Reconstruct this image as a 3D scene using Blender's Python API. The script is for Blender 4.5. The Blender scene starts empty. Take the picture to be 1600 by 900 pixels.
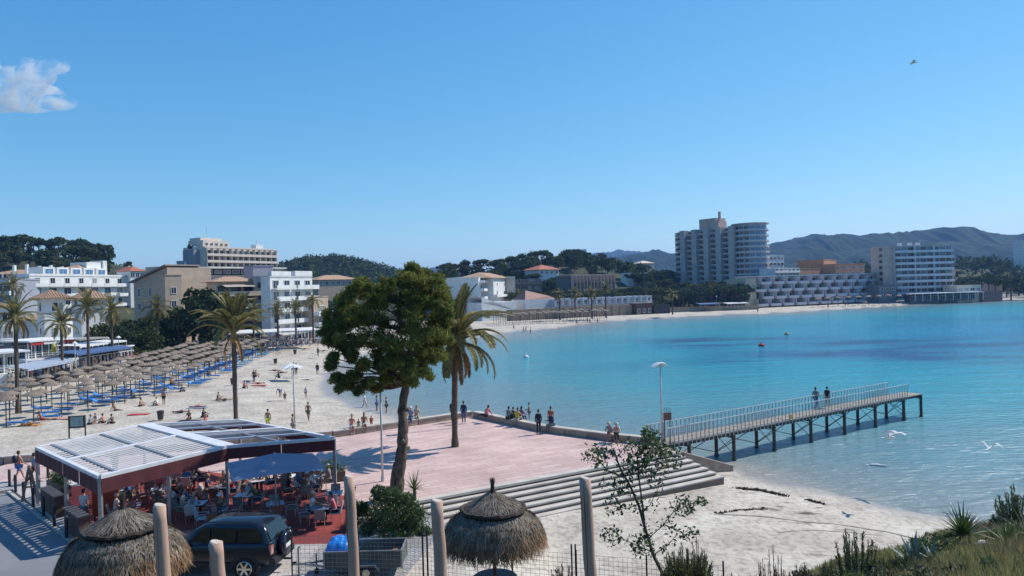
import bpy, bmesh, math, random
import numpy as np
from mathutils import Vector, Matrix

sc = bpy.context.scene
R = math.radians
PI = math.pi
rnd = random.Random(7)
nr = np.random.default_rng(11)

# ---------------------------------------------------------------- camera
FPX = 1156.0; CAMZ = 12.5; ROLL = math.atan(0.028)
cr, sr = math.cos(ROLL), math.sin(ROLL)
cam_d = bpy.data.cameras.new("camera"); cam = bpy.data.objects.new("camera", cam_d)
sc.collection.objects.link(cam)
cam_d.sensor_width = 36.0; cam_d.lens = 36.0 * FPX / 1600.0
cam_d.clip_start = 0.1; cam_d.clip_end = 30000
cam.matrix_world = Matrix(((cr, sr, 0, 0), (0, 0, -1, 0), (-sr, cr, 0, CAMZ), (0, 0, 0, 1)))
sc.camera = cam

def ray(u, v):
    a = (u - 800.0) / FPX; b = (450.0 - v) / FPX
    return (a * cr + b * sr, 1.0, -a * sr + b * cr)
def P(u, v, z=0.0):            # a photo pixel laid on the level z: where it stands on the ground
    d = ray(u, v); t = (z - CAMZ) / d[2]
    return Vector((d[0] * t, t, z))
def PD(u, v, D):               # a photo pixel at a known distance
    d = ray(u, v)
    return Vector((d[0] * D, D, CAMZ + d[2] * D))

# ---------------------------------------------------------------- sun, sky, exposure
SUN = Vector((0.89, 0.45, 1.09)).normalized()
sd_ = bpy.data.lights.new("sun", 'SUN'); so = bpy.data.objects.new("sun", sd_); sc.collection.objects.link(so)
sd_.energy = 4.6; sd_.angle = R(0.53); sd_.color = (1.0, 0.93, 0.83)
so.rotation_euler = SUN.to_track_quat('Z', 'Y').to_euler()
w = bpy.data.worlds.new("World"); sc.world = w; w.use_nodes = True
wn, wl = w.node_tree.nodes, w.node_tree.links
bg = wn['Background']; bg.inputs['Strength'].default_value = 0.12
sky = wn.new('ShaderNodeTexSky'); sky.sky_type = 'NISHITA'; sky.sun_disc = False
sky.sun_elevation = math.asin(SUN.z); sky.sun_rotation = math.atan2(SUN.x, SUN.y)
sky.altitude = 0; sky.air_density = 1.0; sky.dust_density = 0.0; sky.ozone_density = 1.0
sep = wn.new('ShaderNodeSeparateColor'); com = wn.new('ShaderNodeCombineColor'); wl.new(sky.outputs[0], sep.inputs[0])
for i_, (g_, k_) in enumerate(((1.25, .385), (.81, 1.17), (.545, 2.42))):       # the photograph's deeper, bluer sky
    pw = wn.new('ShaderNodeMath'); pw.operation = 'POWER'; pw.inputs[1].default_value = g_; wl.new(sep.outputs[i_], pw.inputs[0])
    mu = wn.new('ShaderNodeMath'); mu.operation = 'MULTIPLY'; mu.inputs[1].default_value = k_; wl.new(pw.outputs[0], mu.inputs[0]); wl.new(mu.outputs[0], com.inputs[i_])
wl.new(com.outputs[0], bg.inputs[0])
sc.view_settings.view_transform = 'Standard'; sc.view_settings.look = 'None'
sc.view_settings.exposure = 0.14; sc.view_settings.gamma = 1.0
sc.cycles.volume_bounces = 2; sc.cycles.max_bounces = 6; sc.cycles.transparent_max_bounces = 12
sc.cycles.use_denoising = True

# ---------------------------------------------------------------- helpers
_on = 'zeroth first second third fourth fifth sixth seventh eighth ninth tenth eleventh twelfth thirteenth fourteenth fifteenth sixteenth seventeenth eighteenth nineteenth'.split()
def ordw(n):
    if n < 20: return _on[n]
    t = {2: 'twenty', 3: 'thirty', 4: 'forty', 5: 'fifty'}[n // 10]
    return (t[:-1] + 'ieth') if n % 10 == 0 else t + '-' + _on[n % 10]
def link(o):
    sc.collection.objects.link(o); return o
def tag(o, label=None, cat=None, group=None, kind=None):
    if label: o['label'] = label
    if cat: o['category'] = cat
    if group: o['group'] = group
    if kind: o['kind'] = kind
    return o
def thing(name, label, cat, loc=(0, 0, 0), rz=0.0, group=None, s=1.0):
    o = link(bpy.data.objects.new(name, None)); o.location = loc; o.rotation_euler = (0, 0, rz)
    o.scale = (s, s, s); o.empty_display_size = .2
    return tag(o, label, cat, group)

class MB:
    def __init__(s): s.v = []; s.f = []; s.m = []; s.sm = False
    def add(s, vs, fs, mi=0):
        n = len(s.v); s.v.extend(vs)
        for f in fs: s.f.append(tuple(i + n for i in f)); s.m.append(mi)
        return s
    def box(s, c, d, rz=0.0, mi=0, M=None):
        x, y, z = d[0] / 2, d[1] / 2, d[2] / 2
        ca, sa = math.cos(rz), math.sin(rz)
        vs = []
        for k in range(8):
            p = ((x if k & 1 else -x), (y if k & 2 else -y), (z if k & 4 else -z))
            q = (p[0] * ca - p[1] * sa + c[0], p[0] * sa + p[1] * ca + c[1], p[2] + c[2])
            vs.append(tuple(M @ Vector(q)) if M else q)
        return s.add(vs, [(0, 2, 3, 1), (4, 5, 7, 6), (0, 1, 5, 4), (2, 6, 7, 3), (0, 4, 6, 2), (1, 3, 7, 5)], mi)
    def bar(s, a, b, wd, ht, mi=0):     # a beam from a to b, ht measured upwards
        a = Vector(a); b = Vector(b); t = b - a; L = t.length; t.normalize()
        up = Vector((0, 0, 1)) if abs(t.z) < .95 else Vector((0, 1, 0))
        sx = t.cross(up).normalized(); uz = sx.cross(t)
        vs = []
        for e in (a, b):
            for i, j in ((-1, -1), (1, -1), (1, 1), (-1, 1)):
                vs.append(tuple(e + sx * (i * wd / 2) + uz * (j * ht / 2)))
        return s.add(vs, [(0, 1, 2, 3), (7, 6, 5, 4), (0, 4, 5, 1), (1, 5, 6, 2), (2, 6, 7, 3), (3, 7, 4, 0)], mi)
    def tube(s, pts, rs, n=8, mi=0, cap=True, ex=1.0):
        pts = [Vector(p) for p in pts]
        if not hasattr(rs, '__len__'): rs = [rs] * len(pts)
        n0 = len(s.v); N = len(pts); ref = None
        for i, p in enumerate(pts):
            t = (pts[min(i + 1, N - 1)] - pts[max(i - 1, 0)]).normalized()
            if ref is None:
                ref = Vector((1, 0, 0)) if abs(t.x) < .9 else Vector((0, 1, 0))
            a = (ref - t * ref.dot(t)).normalized(); b = t.cross(a); ref = a
            for k in range(n):
                th = 2 * PI * k / n
                s.v.append(tuple(p + a * (math.cos(th) * rs[i] * ex) + b * (math.sin(th) * rs[i])))
        for i in range(N - 1):
            for k in range(n):
                k2 = (k + 1) % n
                s.f.append((n0 + i * n + k, n0 + i * n + k2, n0 + (i + 1) * n + k2, n0 + (i + 1) * n + k)); s.m.append(mi)
        if cap:
            s.f.append(tuple(n0 + k for k in reversed(range(n)))); s.m.append(mi)
            s.f.append(tuple(n0 + (N - 1) * n + k for k in range(n))); s.m.append(mi)
        return s
    def lathe(s, prof, n=16, c=(0, 0, 0), mi=0, jit=0.0):
        n0 = len(s.v)
        for r, z in prof:
            for k in range(n):
                th = 2 * PI * k / n; rr = r * (1 + (rnd.random() - .5) * jit)
                s.v.append((c[0] + math.cos(th) * rr, c[1] + math.sin(th) * rr, c[2] + z))
        for i in range(len(prof) - 1):
            for k in range(n):
                k2 = (k + 1) % n
                s.f.append((n0 + i * n + k, n0 + i * n + k2, n0 + (i + 1) * n + k2, n0 + (i + 1) * n + k)); s.m.append(mi)
        return s
    def sphere(s, c, r, n=10, m=7, mi=0):
        if not hasattr(r, '__len__'): r = (r, r, r)
        n0 = len(s.v)
        s.v.append((c[0], c[1], c[2] - r[2]))
        for i in range(1, m):
            ph = -PI / 2 + PI * i / m
            for k in range(n):
                th = 2 * PI * k / n
                s.v.append((c[0] + r[0] * math.cos(ph) * math.cos(th), c[1] + r[1] * math.cos(ph) * math.sin(th), c[2] + r[2] * math.sin(ph)))
        s.v.append((c[0], c[1], c[2] + r[2])); top = len(s.v) - 1
        for k in range(n):
            k2 = (k + 1) % n
            s.f.append((n0, n0 + 1 + k2, n0 + 1 + k)); s.m.append(mi)
            for i in range(m - 2):
                a = n0 + 1 + i * n
                s.f.append((a + k, a + k2, a + n + k2, a + n + k)); s.m.append(mi)
            a = n0 + 1 + (m - 2) * n
            s.f.append((a + k, a + k2, top)); s.m.append(mi)
        return s
    def prism(s, poly, z0, z1, mi=0):
        n = len(poly)
        vs = [(p[0], p[1], z0) for p in poly] + [(p[0], p[1], z1) for p in poly]
        fs = [tuple(reversed(range(n))), tuple(range(n, 2 * n))]
        for i in range(n):
            j = (i + 1) % n; fs.append((i, j, n + j, n + i))
        return s.add(vs, fs, mi)
    def quad(s, a, b, c, d, mi=0): return s.add([tuple(a), tuple(b), tuple(c), tuple(d)], [(0, 1, 2, 3)], mi)
    def mesh(s, name, mats, smooth=False, bevel=0):
        me = bpy.data.meshes.new(name); me.from_pydata([tuple(v) for v in s.v], [], s.f)
        for m in (mats if isinstance(mats, (list, tuple)) else [mats]): me.materials.append(m)
        me.polygons.foreach_set('material_index', s.m)
        bm = bmesh.new(); bm.from_mesh(me); bmesh.ops.recalc_face_normals(bm, faces=bm.faces)
        if bevel: bmesh.ops.bevel(bm, geom=list(bm.edges), offset=bevel, segments=2, affect='EDGES')
        bm.to_mesh(me); bm.free()
        if smooth: me.polygons.foreach_set('use_smooth', [True] * len(me.polygons))
        me.update(); return me
    def obj(s, name, mats, parent=None, smooth=False, loc=None, bevel=0):
        return put(name, s.mesh(name, mats, smooth, bevel), parent, loc)

def put(name, me, parent=None, loc=None, rz=0.0, s=None, rot=None):
    o = link(bpy.data.objects.new(name, me))
    if parent: o.parent = parent
    if loc is not None: o.location = loc
    if rot is not None: o.rotation_euler = rot
    elif rz: o.rotation_euler = (0, 0, rz)
    if s is not None: o.scale = s if hasattr(s, '__len__') else (s, s, s)
    return o
def dup(root, loc, rz=None, label=None, group=None, s=None, mats=None):
    r = root.copy(); link(r); r.location = loc
    if rz is not None: r.rotation_euler = (0, 0, rz)
    if s is not None: r.scale = (s, s, s)
    if label: r['label'] = label
    if group: r['group'] = group
    for ch in list(root.children):
        c = ch.copy(); link(c); c.parent = r
        for g in ch.children:
            d = g.copy(); link(d); d.parent = c
    return r
def np_mesh(name, V, F, mat, smooth=False):   # V (n,3), F (m,k) all faces of k corners
    V = np.asarray(V, np.float32); F = np.asarray(F, np.int32); k = F.shape[1]
    me = bpy.data.meshes.new(name)
    me.vertices.add(len(V)); me.vertices.foreach_set('co', V.ravel())
    me.loops.add(F.size); me.loops.foreach_set('vertex_index', F.ravel())
    me.polygons.add(len(F)); me.polygons.foreach_set('loop_start', np.arange(0, F.size, k, dtype=np.int32))
    if mat: me.materials.append(mat)
    if smooth: me.polygons.foreach_set('use_smooth', np.ones(len(F), bool))
    me.update(calc_edges=True); return me
def add_attr(me, name, vals):
    a = me.attributes.new(name, 'FLOAT', 'POINT'); a.data.foreach_set('value', np.asarray(vals, np.float32).ravel())

# ---------------------------------------------------------------- materials
MATS = {}
def newmat(name):
    m = bpy.data.materials.new(name); m.use_nodes = True
    nt = m.node_tree; return m, nt.nodes, nt.links, nt.nodes['Principled BSDF']
def mat(name, c1, c2=None, scale=5.0, rough=.7, bump=0.0, bscale=None, metal=0.0, spec=.5, island=0.0, detail=5, stretch=None, trans=0.0, obj=0.0, alpha=None):
    """colour wandering between c1 and c2 over noise, grain as relief; island = spread of tone from piece to piece"""
    if name in MATS: return MATS[name]
    m, N, L, b = newmat(name)
    c2 = c2 or tuple(x * .75 for x in c1)
    tc = N.new('ShaderNodeTexCoord'); mp = N.new('ShaderNodeMapping')
    L.new(tc.outputs['Object'], mp.inputs[0])
    if stretch: mp.inputs['Scale'].default_value = stretch
    no = N.new('ShaderNodeTexNoise'); no.inputs['Scale'].default_value = scale; no.inputs['Detail'].default_value = detail
    L.new(mp.outputs[0], no.inputs['Vector'])
    cr_ = N.new('ShaderNodeValToRGB'); cr_.color_ramp.elements[0].position = .36; cr_.color_ramp.elements[1].position = .66
    cr_.color_ramp.elements[0].color = (*c2, 1); cr_.color_ramp.elements[1].color = (*c1, 1)
    L.new(no.outputs['Fac'], cr_.inputs[0]); out = cr_.outputs[0]
    if island or obj:
        hv = N.new('ShaderNodeHueSaturation')
        mr = N.new('ShaderNodeMapRange'); k = island or obj
        mr.inputs['To Min'].default_value = 1 - k; mr.inputs['To Max'].default_value = 1 + k
        if island:
            g = N.new('ShaderNodeNewGeometry'); L.new(g.outputs['Random Per Island'], mr.inputs[0])
        else:
            g = N.new('ShaderNodeObjectInfo'); L.new(g.outputs['Random'], mr.inputs[0])
        L.new(mr.outputs[0], hv.inputs['Value']); L.new(out, hv.inputs['Color']); out = hv.outputs[0]
    L.new(out, b.inputs['Base Color'])
    b.inputs['Roughness'].default_value = rough; b.inputs['Metallic'].default_value = metal
    b.inputs['Specular IOR Level'].default_value = spec
    if bump:
        n2 = N.new('ShaderNodeTexNoise'); n2.inputs['Scale'].default_value = bscale or scale * 4; n2.inputs['Detail'].default_value = 6
        L.new(mp.outputs[0], n2.inputs['Vector'])
        bp = N.new('ShaderNodeBump'); bp.inputs['Strength'].default_value = bump; bp.inputs['Distance'].default_value = .02
        L.new(n2.outputs['Fac'], bp.inputs['Height']); L.new(bp.outputs[0], b.inputs['Normal'])
    if trans:
        t = N.new('ShaderNodeBsdfTranslucent'); L.new(out, t.inputs[0]); mx = N.new('ShaderNodeMixShader'); mx.inputs[0].default_value = trans
        L.new(b.outputs[0], mx.inputs[1]); L.new(t.outputs[0], mx.inputs[2]); L.new(mx.outputs[0], N['Material Output'].inputs[0])
    MATS[name] = m; return m
white_wall = mat('white_render', (.74, .74, .72), (.62, .62, .6), .6, .85, .15, 8)
cream_wall = mat('cream_render', (.66, .54, .42), (.55, .45, .35), .5, .85, .15, 8)
pink_wall = mat('pink_render', (.55, .4, .33), (.45, .33, .27), .5, .85, .15, 8)
beige_wall = mat('beige_render', (.46, .36, .27), (.38, .30, .23), .5, .9, .15, 8)
grey_wall = mat('grey_concrete', (.38, .37, .35), (.3, .29, .28), .5, .9, .2, 8)
orange_wall = mat('orange_render', (.5, .27, .15), (.42, .22, .12), .5, .9, .15, 8)
stone_wall = mat('ochre_stone', (.4, .29, .2), (.27, .2, .14), 1.2, .95, .5, 5)
tile_roof = mat('terracotta_tiles', (.46, .3, .19), (.3, .19, .12), 3, .85, .4, 12, island=.25)
red_roof = mat('red_tiles', (.45, .16, .09), (.33, .11, .07), 3, .85, .4, 12)
glass_dark = mat('window_glass', (.03, .04, .055), (.015, .02, .03), 1, .12, obj=.5)
glass_blue = mat('blue_glass', (.12, .25, .42), (.08, .18, .32), 1, .15)
white_paint = mat('white_paint', (.78, .78, .77), (.68, .68, .67), 3, .5, .05, 30)
dark_metal = mat('dark_metal', (.05, .05, .055), (.03, .03, .035), 4, .5, metal=.3)
grey_metal = mat('galvanised_metal', (.42, .43, .44), (.33, .34, .35), 6, .45, .05, 30, metal=.6)
shade_in = mat('dark_interior', (.05, .045, .04), (.03, .028, .026), 2, .9)
concrete = mat('pale_concrete', (.46, .44, .4), (.36, .34, .31), 1.4, .9, .35, 20)
# ---------------------------------------------------------------- the bay: shoreline
SHORE_FAR = [tuple(P(u, v, 0)[:2]) for u, v in [(1600, 468), (1487, 474), (1394, 478), (1300, 484), (1189, 490), (1094, 493), (1045, 497), (995, 499), (939, 503), (905, 507), (871, 513), (826, 517), (788, 520), (763, 525), (650, 538), (570, 555), (520, 578), (513, 600), (523, 617), (560, 633), (620, 650)]]
SHORE = [(3000, 1100), (900, 560), (420, 420)] + SHORE_FAR + [(-7.8, 67.5), (-3.6, 61.0), (1.95, 53.7), (6.5, 49.9), (8.6, 48.9), (11.5, 49.5), (13.6, 50.3), (15.0, 49.3), (17.1, 45.6), (18.3, 43.3), (21.1, 39.0), (23.6, 37.2), (29, 34.5), (50, 28), (130, 8), (3000, -500)]
SP = np.array(SHORE)
def signed_dist(x, y):
    """metres inland of the waterline (negative over water)"""
    x = np.asarray(x, float); y = np.asarray(y, float); d = np.full(x.shape, 1e9); inside = np.zeros(x.shape, bool)
    n = len(SP)
    for i in range(n):
        ax, ay = SP[i]; bx, by = SP[(i + 1) % n]; dx, dy = bx - ax, by - ay
        t = np.clip(((x - ax) * dx + (y - ay) * dy) / (dx * dx + dy * dy), 0, 1)
        if i < n - 1: d = np.minimum(d, np.hypot(x - ax - t * dx, y - ay - t * dy))
        c = (ay > y) != (by > y)
        with np.errstate(divide='ignore', invalid='ignore'):
            inside ^= c & (x < dx * (y - ay) / (dy if dy else 1e-9) + ax)
    return np.where(inside, -d, d)
def sstep(a, b, x):
    t = np.clip((x - a) / (b - a), 0, 1); return t * t * (3 - 2 * t)
def vnoise(x, y, s, seed=0):
    """smooth value noise"""
    x = np.asarray(x, float) / s + seed * 17.3; y = np.asarray(y, float) / s + seed * 9.1
    xi = np.floor(x).astype(int); yi = np.floor(y).astype(int); fx = x - xi; fy = y - yi
    fx = fx * fx * (3 - 2 * fx); fy = fy * fy * (3 - 2 * fy)
    def h(i, j):
        k = (i * 374761393 + j * 668265263 + seed * 144665) & 0x7fffffff
        k = ((k ^ (k >> 13)) * 1274126177) & 0x7fffffff
        return ((k ^ (k >> 16)) & 0xffff) / 65535.0
    return (h(xi, yi) * (1 - fx) + h(xi + 1, yi) * fx) * (1 - fy) + (h(xi, yi + 1) * (1 - fx) + h(xi + 1, yi + 1) * fx) * fy
HILLS = [(-250, 380, 27, 90, 60), (-140, 400, 13, 32, 30), (-190, 760, 34, 90, 90), (-50, 400, 8, 90, 50), (20, 430, 11, 60, 50), (48, 470, 10, 40, 60), (110, 430, 2, 80, 50),
         (330, 520, 12, 150, 70), (-130, 240, 5, 40, 40)]
def slope_u(u):     # how steeply the near slope drops, by bearing u = x/y
    return np.interp(u, [-.75, 0, .30, .43, .52, .56, .61, .70, .8], [.385, .405, .395, .345, .327, .314, .307, .300, .298])
def height(x, y, sd=None):
    x = np.asarray(x, float); y = np.asarray(y, float)
    if sd is None: sd = signed_dist(x, y)
    beach = np.where(sd < 0, sd * .05, np.minimum(sd * .07, .8)) 
    beach = np.maximum(beach, -4) + np.where(sd > 1, (vnoise(x, y, 2.5, 1) - .5) * .10 + (vnoise(x, y, .8, 2) - .5) * .05, 0) * (np.abs(y) < 200)
    inl = np.clip((sd - 60) * .05, 0, 7) * sstep(60, 110, sd) + np.clip(sd - 30, 0, 30) * .03
    z = beach + np.where(sd > 0, inl, 0) * sstep(90, 200, y + np.abs(x) * .3)
    for hx, hy, hh, sx, sy in HILLS:
        z = z + hh * np.exp(-((x - hx) / sx) ** 2 - ((y - hy) / sy) ** 2) * sstep(40, 110, sd)
    rk = sstep(4.5, -2.2, x) * sstep(-7, -5, x) * sstep(35.5, 33.5, y) * sstep(15, 20, y)
    z = np.where(rk > .01, np.maximum(z, 1.96 * rk), z)
    # the planted slope under the camera
    yy = np.maximum(y, .5); u = np.clip(x / yy, -.75, .8)
    hl = CAMZ - .28 - .75 * sstep(.2, .35, u) - slope_u(u) * yy - .00035 * (yy - 14) ** 2 + (vnoise(x, y, 1.3, 4) - .5) * .12
    hl = np.minimum(hl, 10.9)
    k = sstep(33.5, 28.5, y) * sstep(-60, -30, x) if False else sstep(33.5, 27.5, y)
    lim = np.where(x > 0, .8, 1.9)
    return np.where(hl > z, z + (hl - z) * k, z)

def polar_grid(r0, r1, nrr, a_in=.24, keep=None):
    ang = np.concatenate([np.arange(-180, -44, 6), np.arange(-44, 44, a_in), np.arange(44, 180.1, 6)]) * PI / 180
    rr = np.concatenate([[0.01], np.geomspace(r0, r1, nrr)])
    A, Q = np.meshgrid(ang, rr); X = np.sin(A) * Q; Y = np.cos(A) * Q
    na = len(ang); i, j = np.meshgrid(np.arange(len(rr) - 1), np.arange(na - 1), indexing='ij')
    F = np.stack([i * na + j, i * na + j + 1, (i + 1) * na + j + 1, (i + 1) * na + j], -1).reshape(-1, 4)
    return X.ravel(), Y.ravel(), F

# ---- ground: sand, scrub and the near slope in one sheet
X, Y, F = polar_grid(2.5, 9000, 250)
sdg = signed_dist(X, Y); Z = height(X, Y, sdg)
m, N, L, b = newmat('ground_cover')
def attr(N, name):
    a = N.new('ShaderNodeAttribute'); a.attribute_name = name; return a.outputs['Fac']
def noise(N, L, tc, sc_, det=5, stretch=None, w=None):
    n = N.new('ShaderNodeTexNoise'); n.inputs['Scale'].default_value = sc_; n.inputs['Detail'].default_value = det
    if stretch:
        mp = N.new('ShaderNodeMapping'); mp.inputs['Scale'].default_value = stretch; L.new(tc, mp.inputs[0]); tc = mp.outputs[0]
    L.new(tc, n.inputs['Vector']); return n.outputs['Fac']
def ramp(N, L, fac, stops):
    r = N.new('ShaderNodeValToRGB'); e = r.color_ramp.elements
    while len(e) < len(stops): e.new(.5)
    for k, (p, c) in enumerate(stops): e[k].position = p; e[k].color = (*c, 1) if len(c) == 3 else c
    L.new(fac, r.inputs[0]); return r.outputs[0]
def mixc(N, L, fac, a, b2, bt='MIX'):
    x = N.new('ShaderNodeMix'); x.data_type = 'RGBA'; x.blend_type = bt
    if isinstance(fac, (int, float)): x.inputs[0].default_value = fac
    else: L.new(fac, x.inputs[0])
    for s_, v_ in ((6, a), (7, b2)):
        if isinstance(v_, tuple): x.inputs[s_].default_value = (*v_, 1)
        else: L.new(v_, x.inputs[s_])
    return x.outputs[2]
def mathn(N, L, op, a, b2=None):
    x = N.new('ShaderNodeMath'); x.operation = op
    for k, v_ in enumerate((a, b2)):
        if v_ is None: continue
        if isinstance(v_, (int, float)): x.inputs[k].default_value = v_
        else: L.new(v_, x.inputs[k])
    return x.outputs[0]
tc = N.new('ShaderNodeTexCoord').outputs['Object']
sand = ramp(N, L, noise(N, L, tc, .35, 8), [(.3, (.40, .35, .29)), (.55, (.52, .465, .385)), (.75, (.60, .55, .47))])
foot = ramp(N, L, noise(N, L, tc, 3.4, 8, (1, .8, 1)), [(.38, (.50, .49, .47)), (.52, (1, 1, 1))])
sand = mixc(N, L, .55, sand, foot, 'MULTIPLY')
wrack = ramp(N, L, noise(N, L, tc, .9, 9, (.5, 1.4, 1)), [(.60, (0, 0, 0)), (.70, (1, 1, 1))])
sand = mixc(N, L, mathn(N, L, 'MULTIPLY', wrack, attr(N, 'wrack')), sand, (.10, .085, .065))
sand = mixc(N, L, attr(N, 'wet'), sand, (.31, .28, .25))
scrub = ramp(N, L, noise(N, L, tc, .08, 8), [(.35, (.03, .038, .016)), (.6, (.05, .058, .026)), (.78, (.065, .065, .035))])
near = ramp(N, L, noise(N, L, tc, 1.6, 9), [(.3, (.02, .028, .01)), (.5, (.055, .06, .025)), (.64, (.12, .085, .05)), (.8, (.2, .15, .1))])
col = mixc(N, L, attr(N, 'scrub'), sand, scrub); col = mixc(N, L, attr(N, 'near'), col, near)
L.new(col, b.inputs['Base Color']); b.inputs['Specular IOR Level'].default_value = .4
L.new(mathn(N, L, 'SUBTRACT', .95, mathn(N, L, 'MULTIPLY', attr(N, 'wet'), .72)), b.inputs['Roughness'])
n2 = N.new('ShaderNodeTexNoise'); n2.inputs['Scale'].default_value = 2.6; n2.inputs['Detail'].default_value = 7; L.new(tc, n2.inputs['Vector'])
bp = N.new('ShaderNodeBump'); bp.inputs['Strength'].default_value = .8; bp.inputs['Distance'].default_value = .12; L.new(n2.outputs['Fac'], bp.inputs['Height']); L.new(bp.outputs[0], b.inputs['Normal'])
me = np_mesh('ground', np.stack([X, Y, Z], 1), F, m, True)
u_ = X / np.maximum(Y, 1)
add_attr(me, 'wet', sstep(2.2, .2, sdg + (vnoise(X, Y, 3, 3) - .5) * 1.6))
edge = 42 + 30 * sstep(-.17, -.1, u_) * sstep(.16, .02, u_)
add_attr(me, 'scrub', sstep(edge, edge + 14, sdg + (vnoise(X, Y, 9, 6) - .5) * 10) * (Y > 40))
hillk = sstep(.15, .6, Z - np.minimum(sdg * .07, .8)) * np.where(X > 5, sstep(34, 30, Y), sstep(27.5, 25, Y))
add_attr(me, 'near', hillk * (Y < 36))
add_attr(me, 'wrack', (sstep(1, 3, sdg) * sstep(16, 5, sdg) * (X > 8) * (Y < 60) + .25) * np.where(X < -12, .25, 1))
g = put('ground', me); g['kind'] = 'structure'

# ---- the sea
X, Y, F = polar_grid(20, 9000, 230)
sdw = signed_dist(X, Y)
keep = (sdw[F] < 1.5).all(1); F = F[keep]
used, inv = np.unique(F, return_inverse=True); F = inv.reshape(-1, 4); X = X[used]; Y = Y[used]; sdw = -sdw[used]
Zw = np.zeros_like(X)
m, N, L, b = newmat('sea_water')
tc = N.new('ShaderNodeTexCoord').outputs['Object']
depth = mathn(N, L, 'ADD', attr(N, 'offshore'), mathn(N, L, 'MULTIPLY', mathn(N, L, 'SUBTRACT', noise(N, L, tc, .06, 5), .5), .22))
wc = ramp(N, L, depth, [(0, (.34, .33, .29)), (.05, (.22, .28, .28)), (.17, (.15, .28, .315)), (.30, (.085, .31, .365)), (.50, (.026, .32, .41)), (1, (.010, .21, .39))])
weed = mathn(N, L, 'MULTIPLY', attr(N, 'weed'), ramp(N, L, noise(N, L, tc, .07, 7, (.5, 1, 1)), [(.38, (0, 0, 0)), (.58, (1, 1, 1))]))
wc = mixc(N, L, weed, wc, (.025, .10, .22))
foamn = ramp(N, L, noise(N, L, tc, 1.6, 8, (.3, 1.3, 1)), [(.60, (0, 0, 0)), (.66, (1, 1, 1))])
wc = mixc(N, L, mathn(N, L, 'MULTIPLY', foamn, attr(N, 'foam')), wc, (.75, .78, .78))
L.new(wc, b.inputs['Base Color']); b.inputs['Roughness'].default_value = .12; b.inputs['IOR'].default_value = 1.33
b.inputs['Specular IOR Level'].default_value = .30
w1 = noise(N, L, tc, 2.0, 8, (.4, 1.0, 1)); w2 = noise(N, L, tc, .22, 5, (.4, 1.3, 1))
hh = mathn(N, L, 'ADD', w1, mathn(N, L, 'MULTIPLY', w2, 1.6))
bp = N.new('ShaderNodeBump'); bp.inputs['Strength'].default_value = 1.0; bp.inputs['Distance'].default_value = .32; L.new(hh, bp.inputs['Height']); L.new(bp.outputs[0], b.inputs['Normal'])
me = np_mesh('sea', np.stack([X, Y, Zw], 1), F, m, True)
near_far = sstep(60, 150, Y)
add_attr(me, 'offshore', np.clip(np.where(sdw < 0, 0, sdw) / (130 + 0 * X), 0, 1) ** (.8))
def blob(cx, cy, sx, sy, a=0): 
    dx, dy = X - cx, Y - cy; ca, sa = math.cos(a), math.sin(a)
    return np.exp(-((dx * ca + dy * sa) / sx) ** 2 - ((-dx * sa + dy * ca) / sy) ** 2)
q1 = P(1125, 533, 0); q2 = P(1400, 537, 0); q3 = P(1460, 553, 0); q4 = P(1290, 565, 0); q5 = P(1500, 500, 0)
wd = 1.3 * blob(q1.x, q1.y, 16, 13) + 1.1 * blob(q2.x, q2.y, 34, 16) + 1.0 * blob(q3.x, q3.y, 30, 10) + .6 * blob(q4.x, q4.y, 30, 8) + .5 * blob(q5.x, q5.y, 60, 25)
add_attr(me, 'weed', np.clip(wd, 0, 1))
f1 = P(1480, 700, 0); f2 = P(1320, 712, 0); f3 = P(900, 520, 0)
add_attr(me, 'foam', np.clip(.75 * blob(f1.x, f1.y, 10, 2.0, -.25) + .3 * blob(f2.x, f2.y, 4, 1) + .8 * blob(P(870, 523, 0).x, P(870, 523, 0).y, 22, 9, .2) + .8 * sstep(1.3, .1, sdw), 0, 1))
g = put('sea', me); g['kind'] = 'structure'

# ---- far ridges: real land forms with their own distance, length and depth
def ridge(name, pts, D, depth, c1, c2, rough=6, label=None, bump=10, zb=-3):
    pu = [p[0] for p in pts]; pv = [p[1] for p in pts]
    n = 520; k = 34; V = []; us = np.linspace(pu[0], pu[-1], n); vs = np.interp(us, pu, pv) + 5
    top = np.array([PD(a, c, D)[:] for a, c in zip(us, vs)])
    tz = top[:, 2] + (vnoise(us, us * 0, 9, 3) - .5) * rough + (vnoise(us, us * 0, 3.5, 5) - .5) * rough * .6
    rows = []
    for j in range(k + 1):
        t = j / k * 2 - 1                      # -1 front foot, 0 crest, 1 back foot
        yy = top[:, 1] + t * depth + (vnoise(us, us * 0 + j, 14, 8) - .5) * depth * .1
        xx = top[:, 0] * (1 + .0 * t)
        env = (1 - abs(t) ** 1.5)
        zz = zb + (tz - zb) * env + (vnoise(xx, yy, depth * .12, 6) - .5) * depth * .05 * min(1, 3 * abs(t)) * env * 2 + (vnoise(xx, yy, bump, 2) - .5) * rough * .5
        rows.append(np.stack([xx, yy, zz], 1))
    V = np.concatenate(rows); i, j = np.meshgrid(np.arange(k), np.arange(n - 1), indexing='ij')
    F = np.stack([i * n + j, i * n + j + 1, (i + 1) * n + j + 1, (i + 1) * n + j], -1).reshape(-1, 4)
    V = V if False else None
    V = np.concatenate(rows); V[:, 2] += nr.uniform(-1, 1, len(V)) * rough * .28
    mm = mat(name + '_cover%d' % (rough), c1, c2, .045, .95, spec=.1, detail=12)
    o = put(name, np_mesh(name, V, F, mm, True)); o['kind'] = 'structure'; return o
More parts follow.
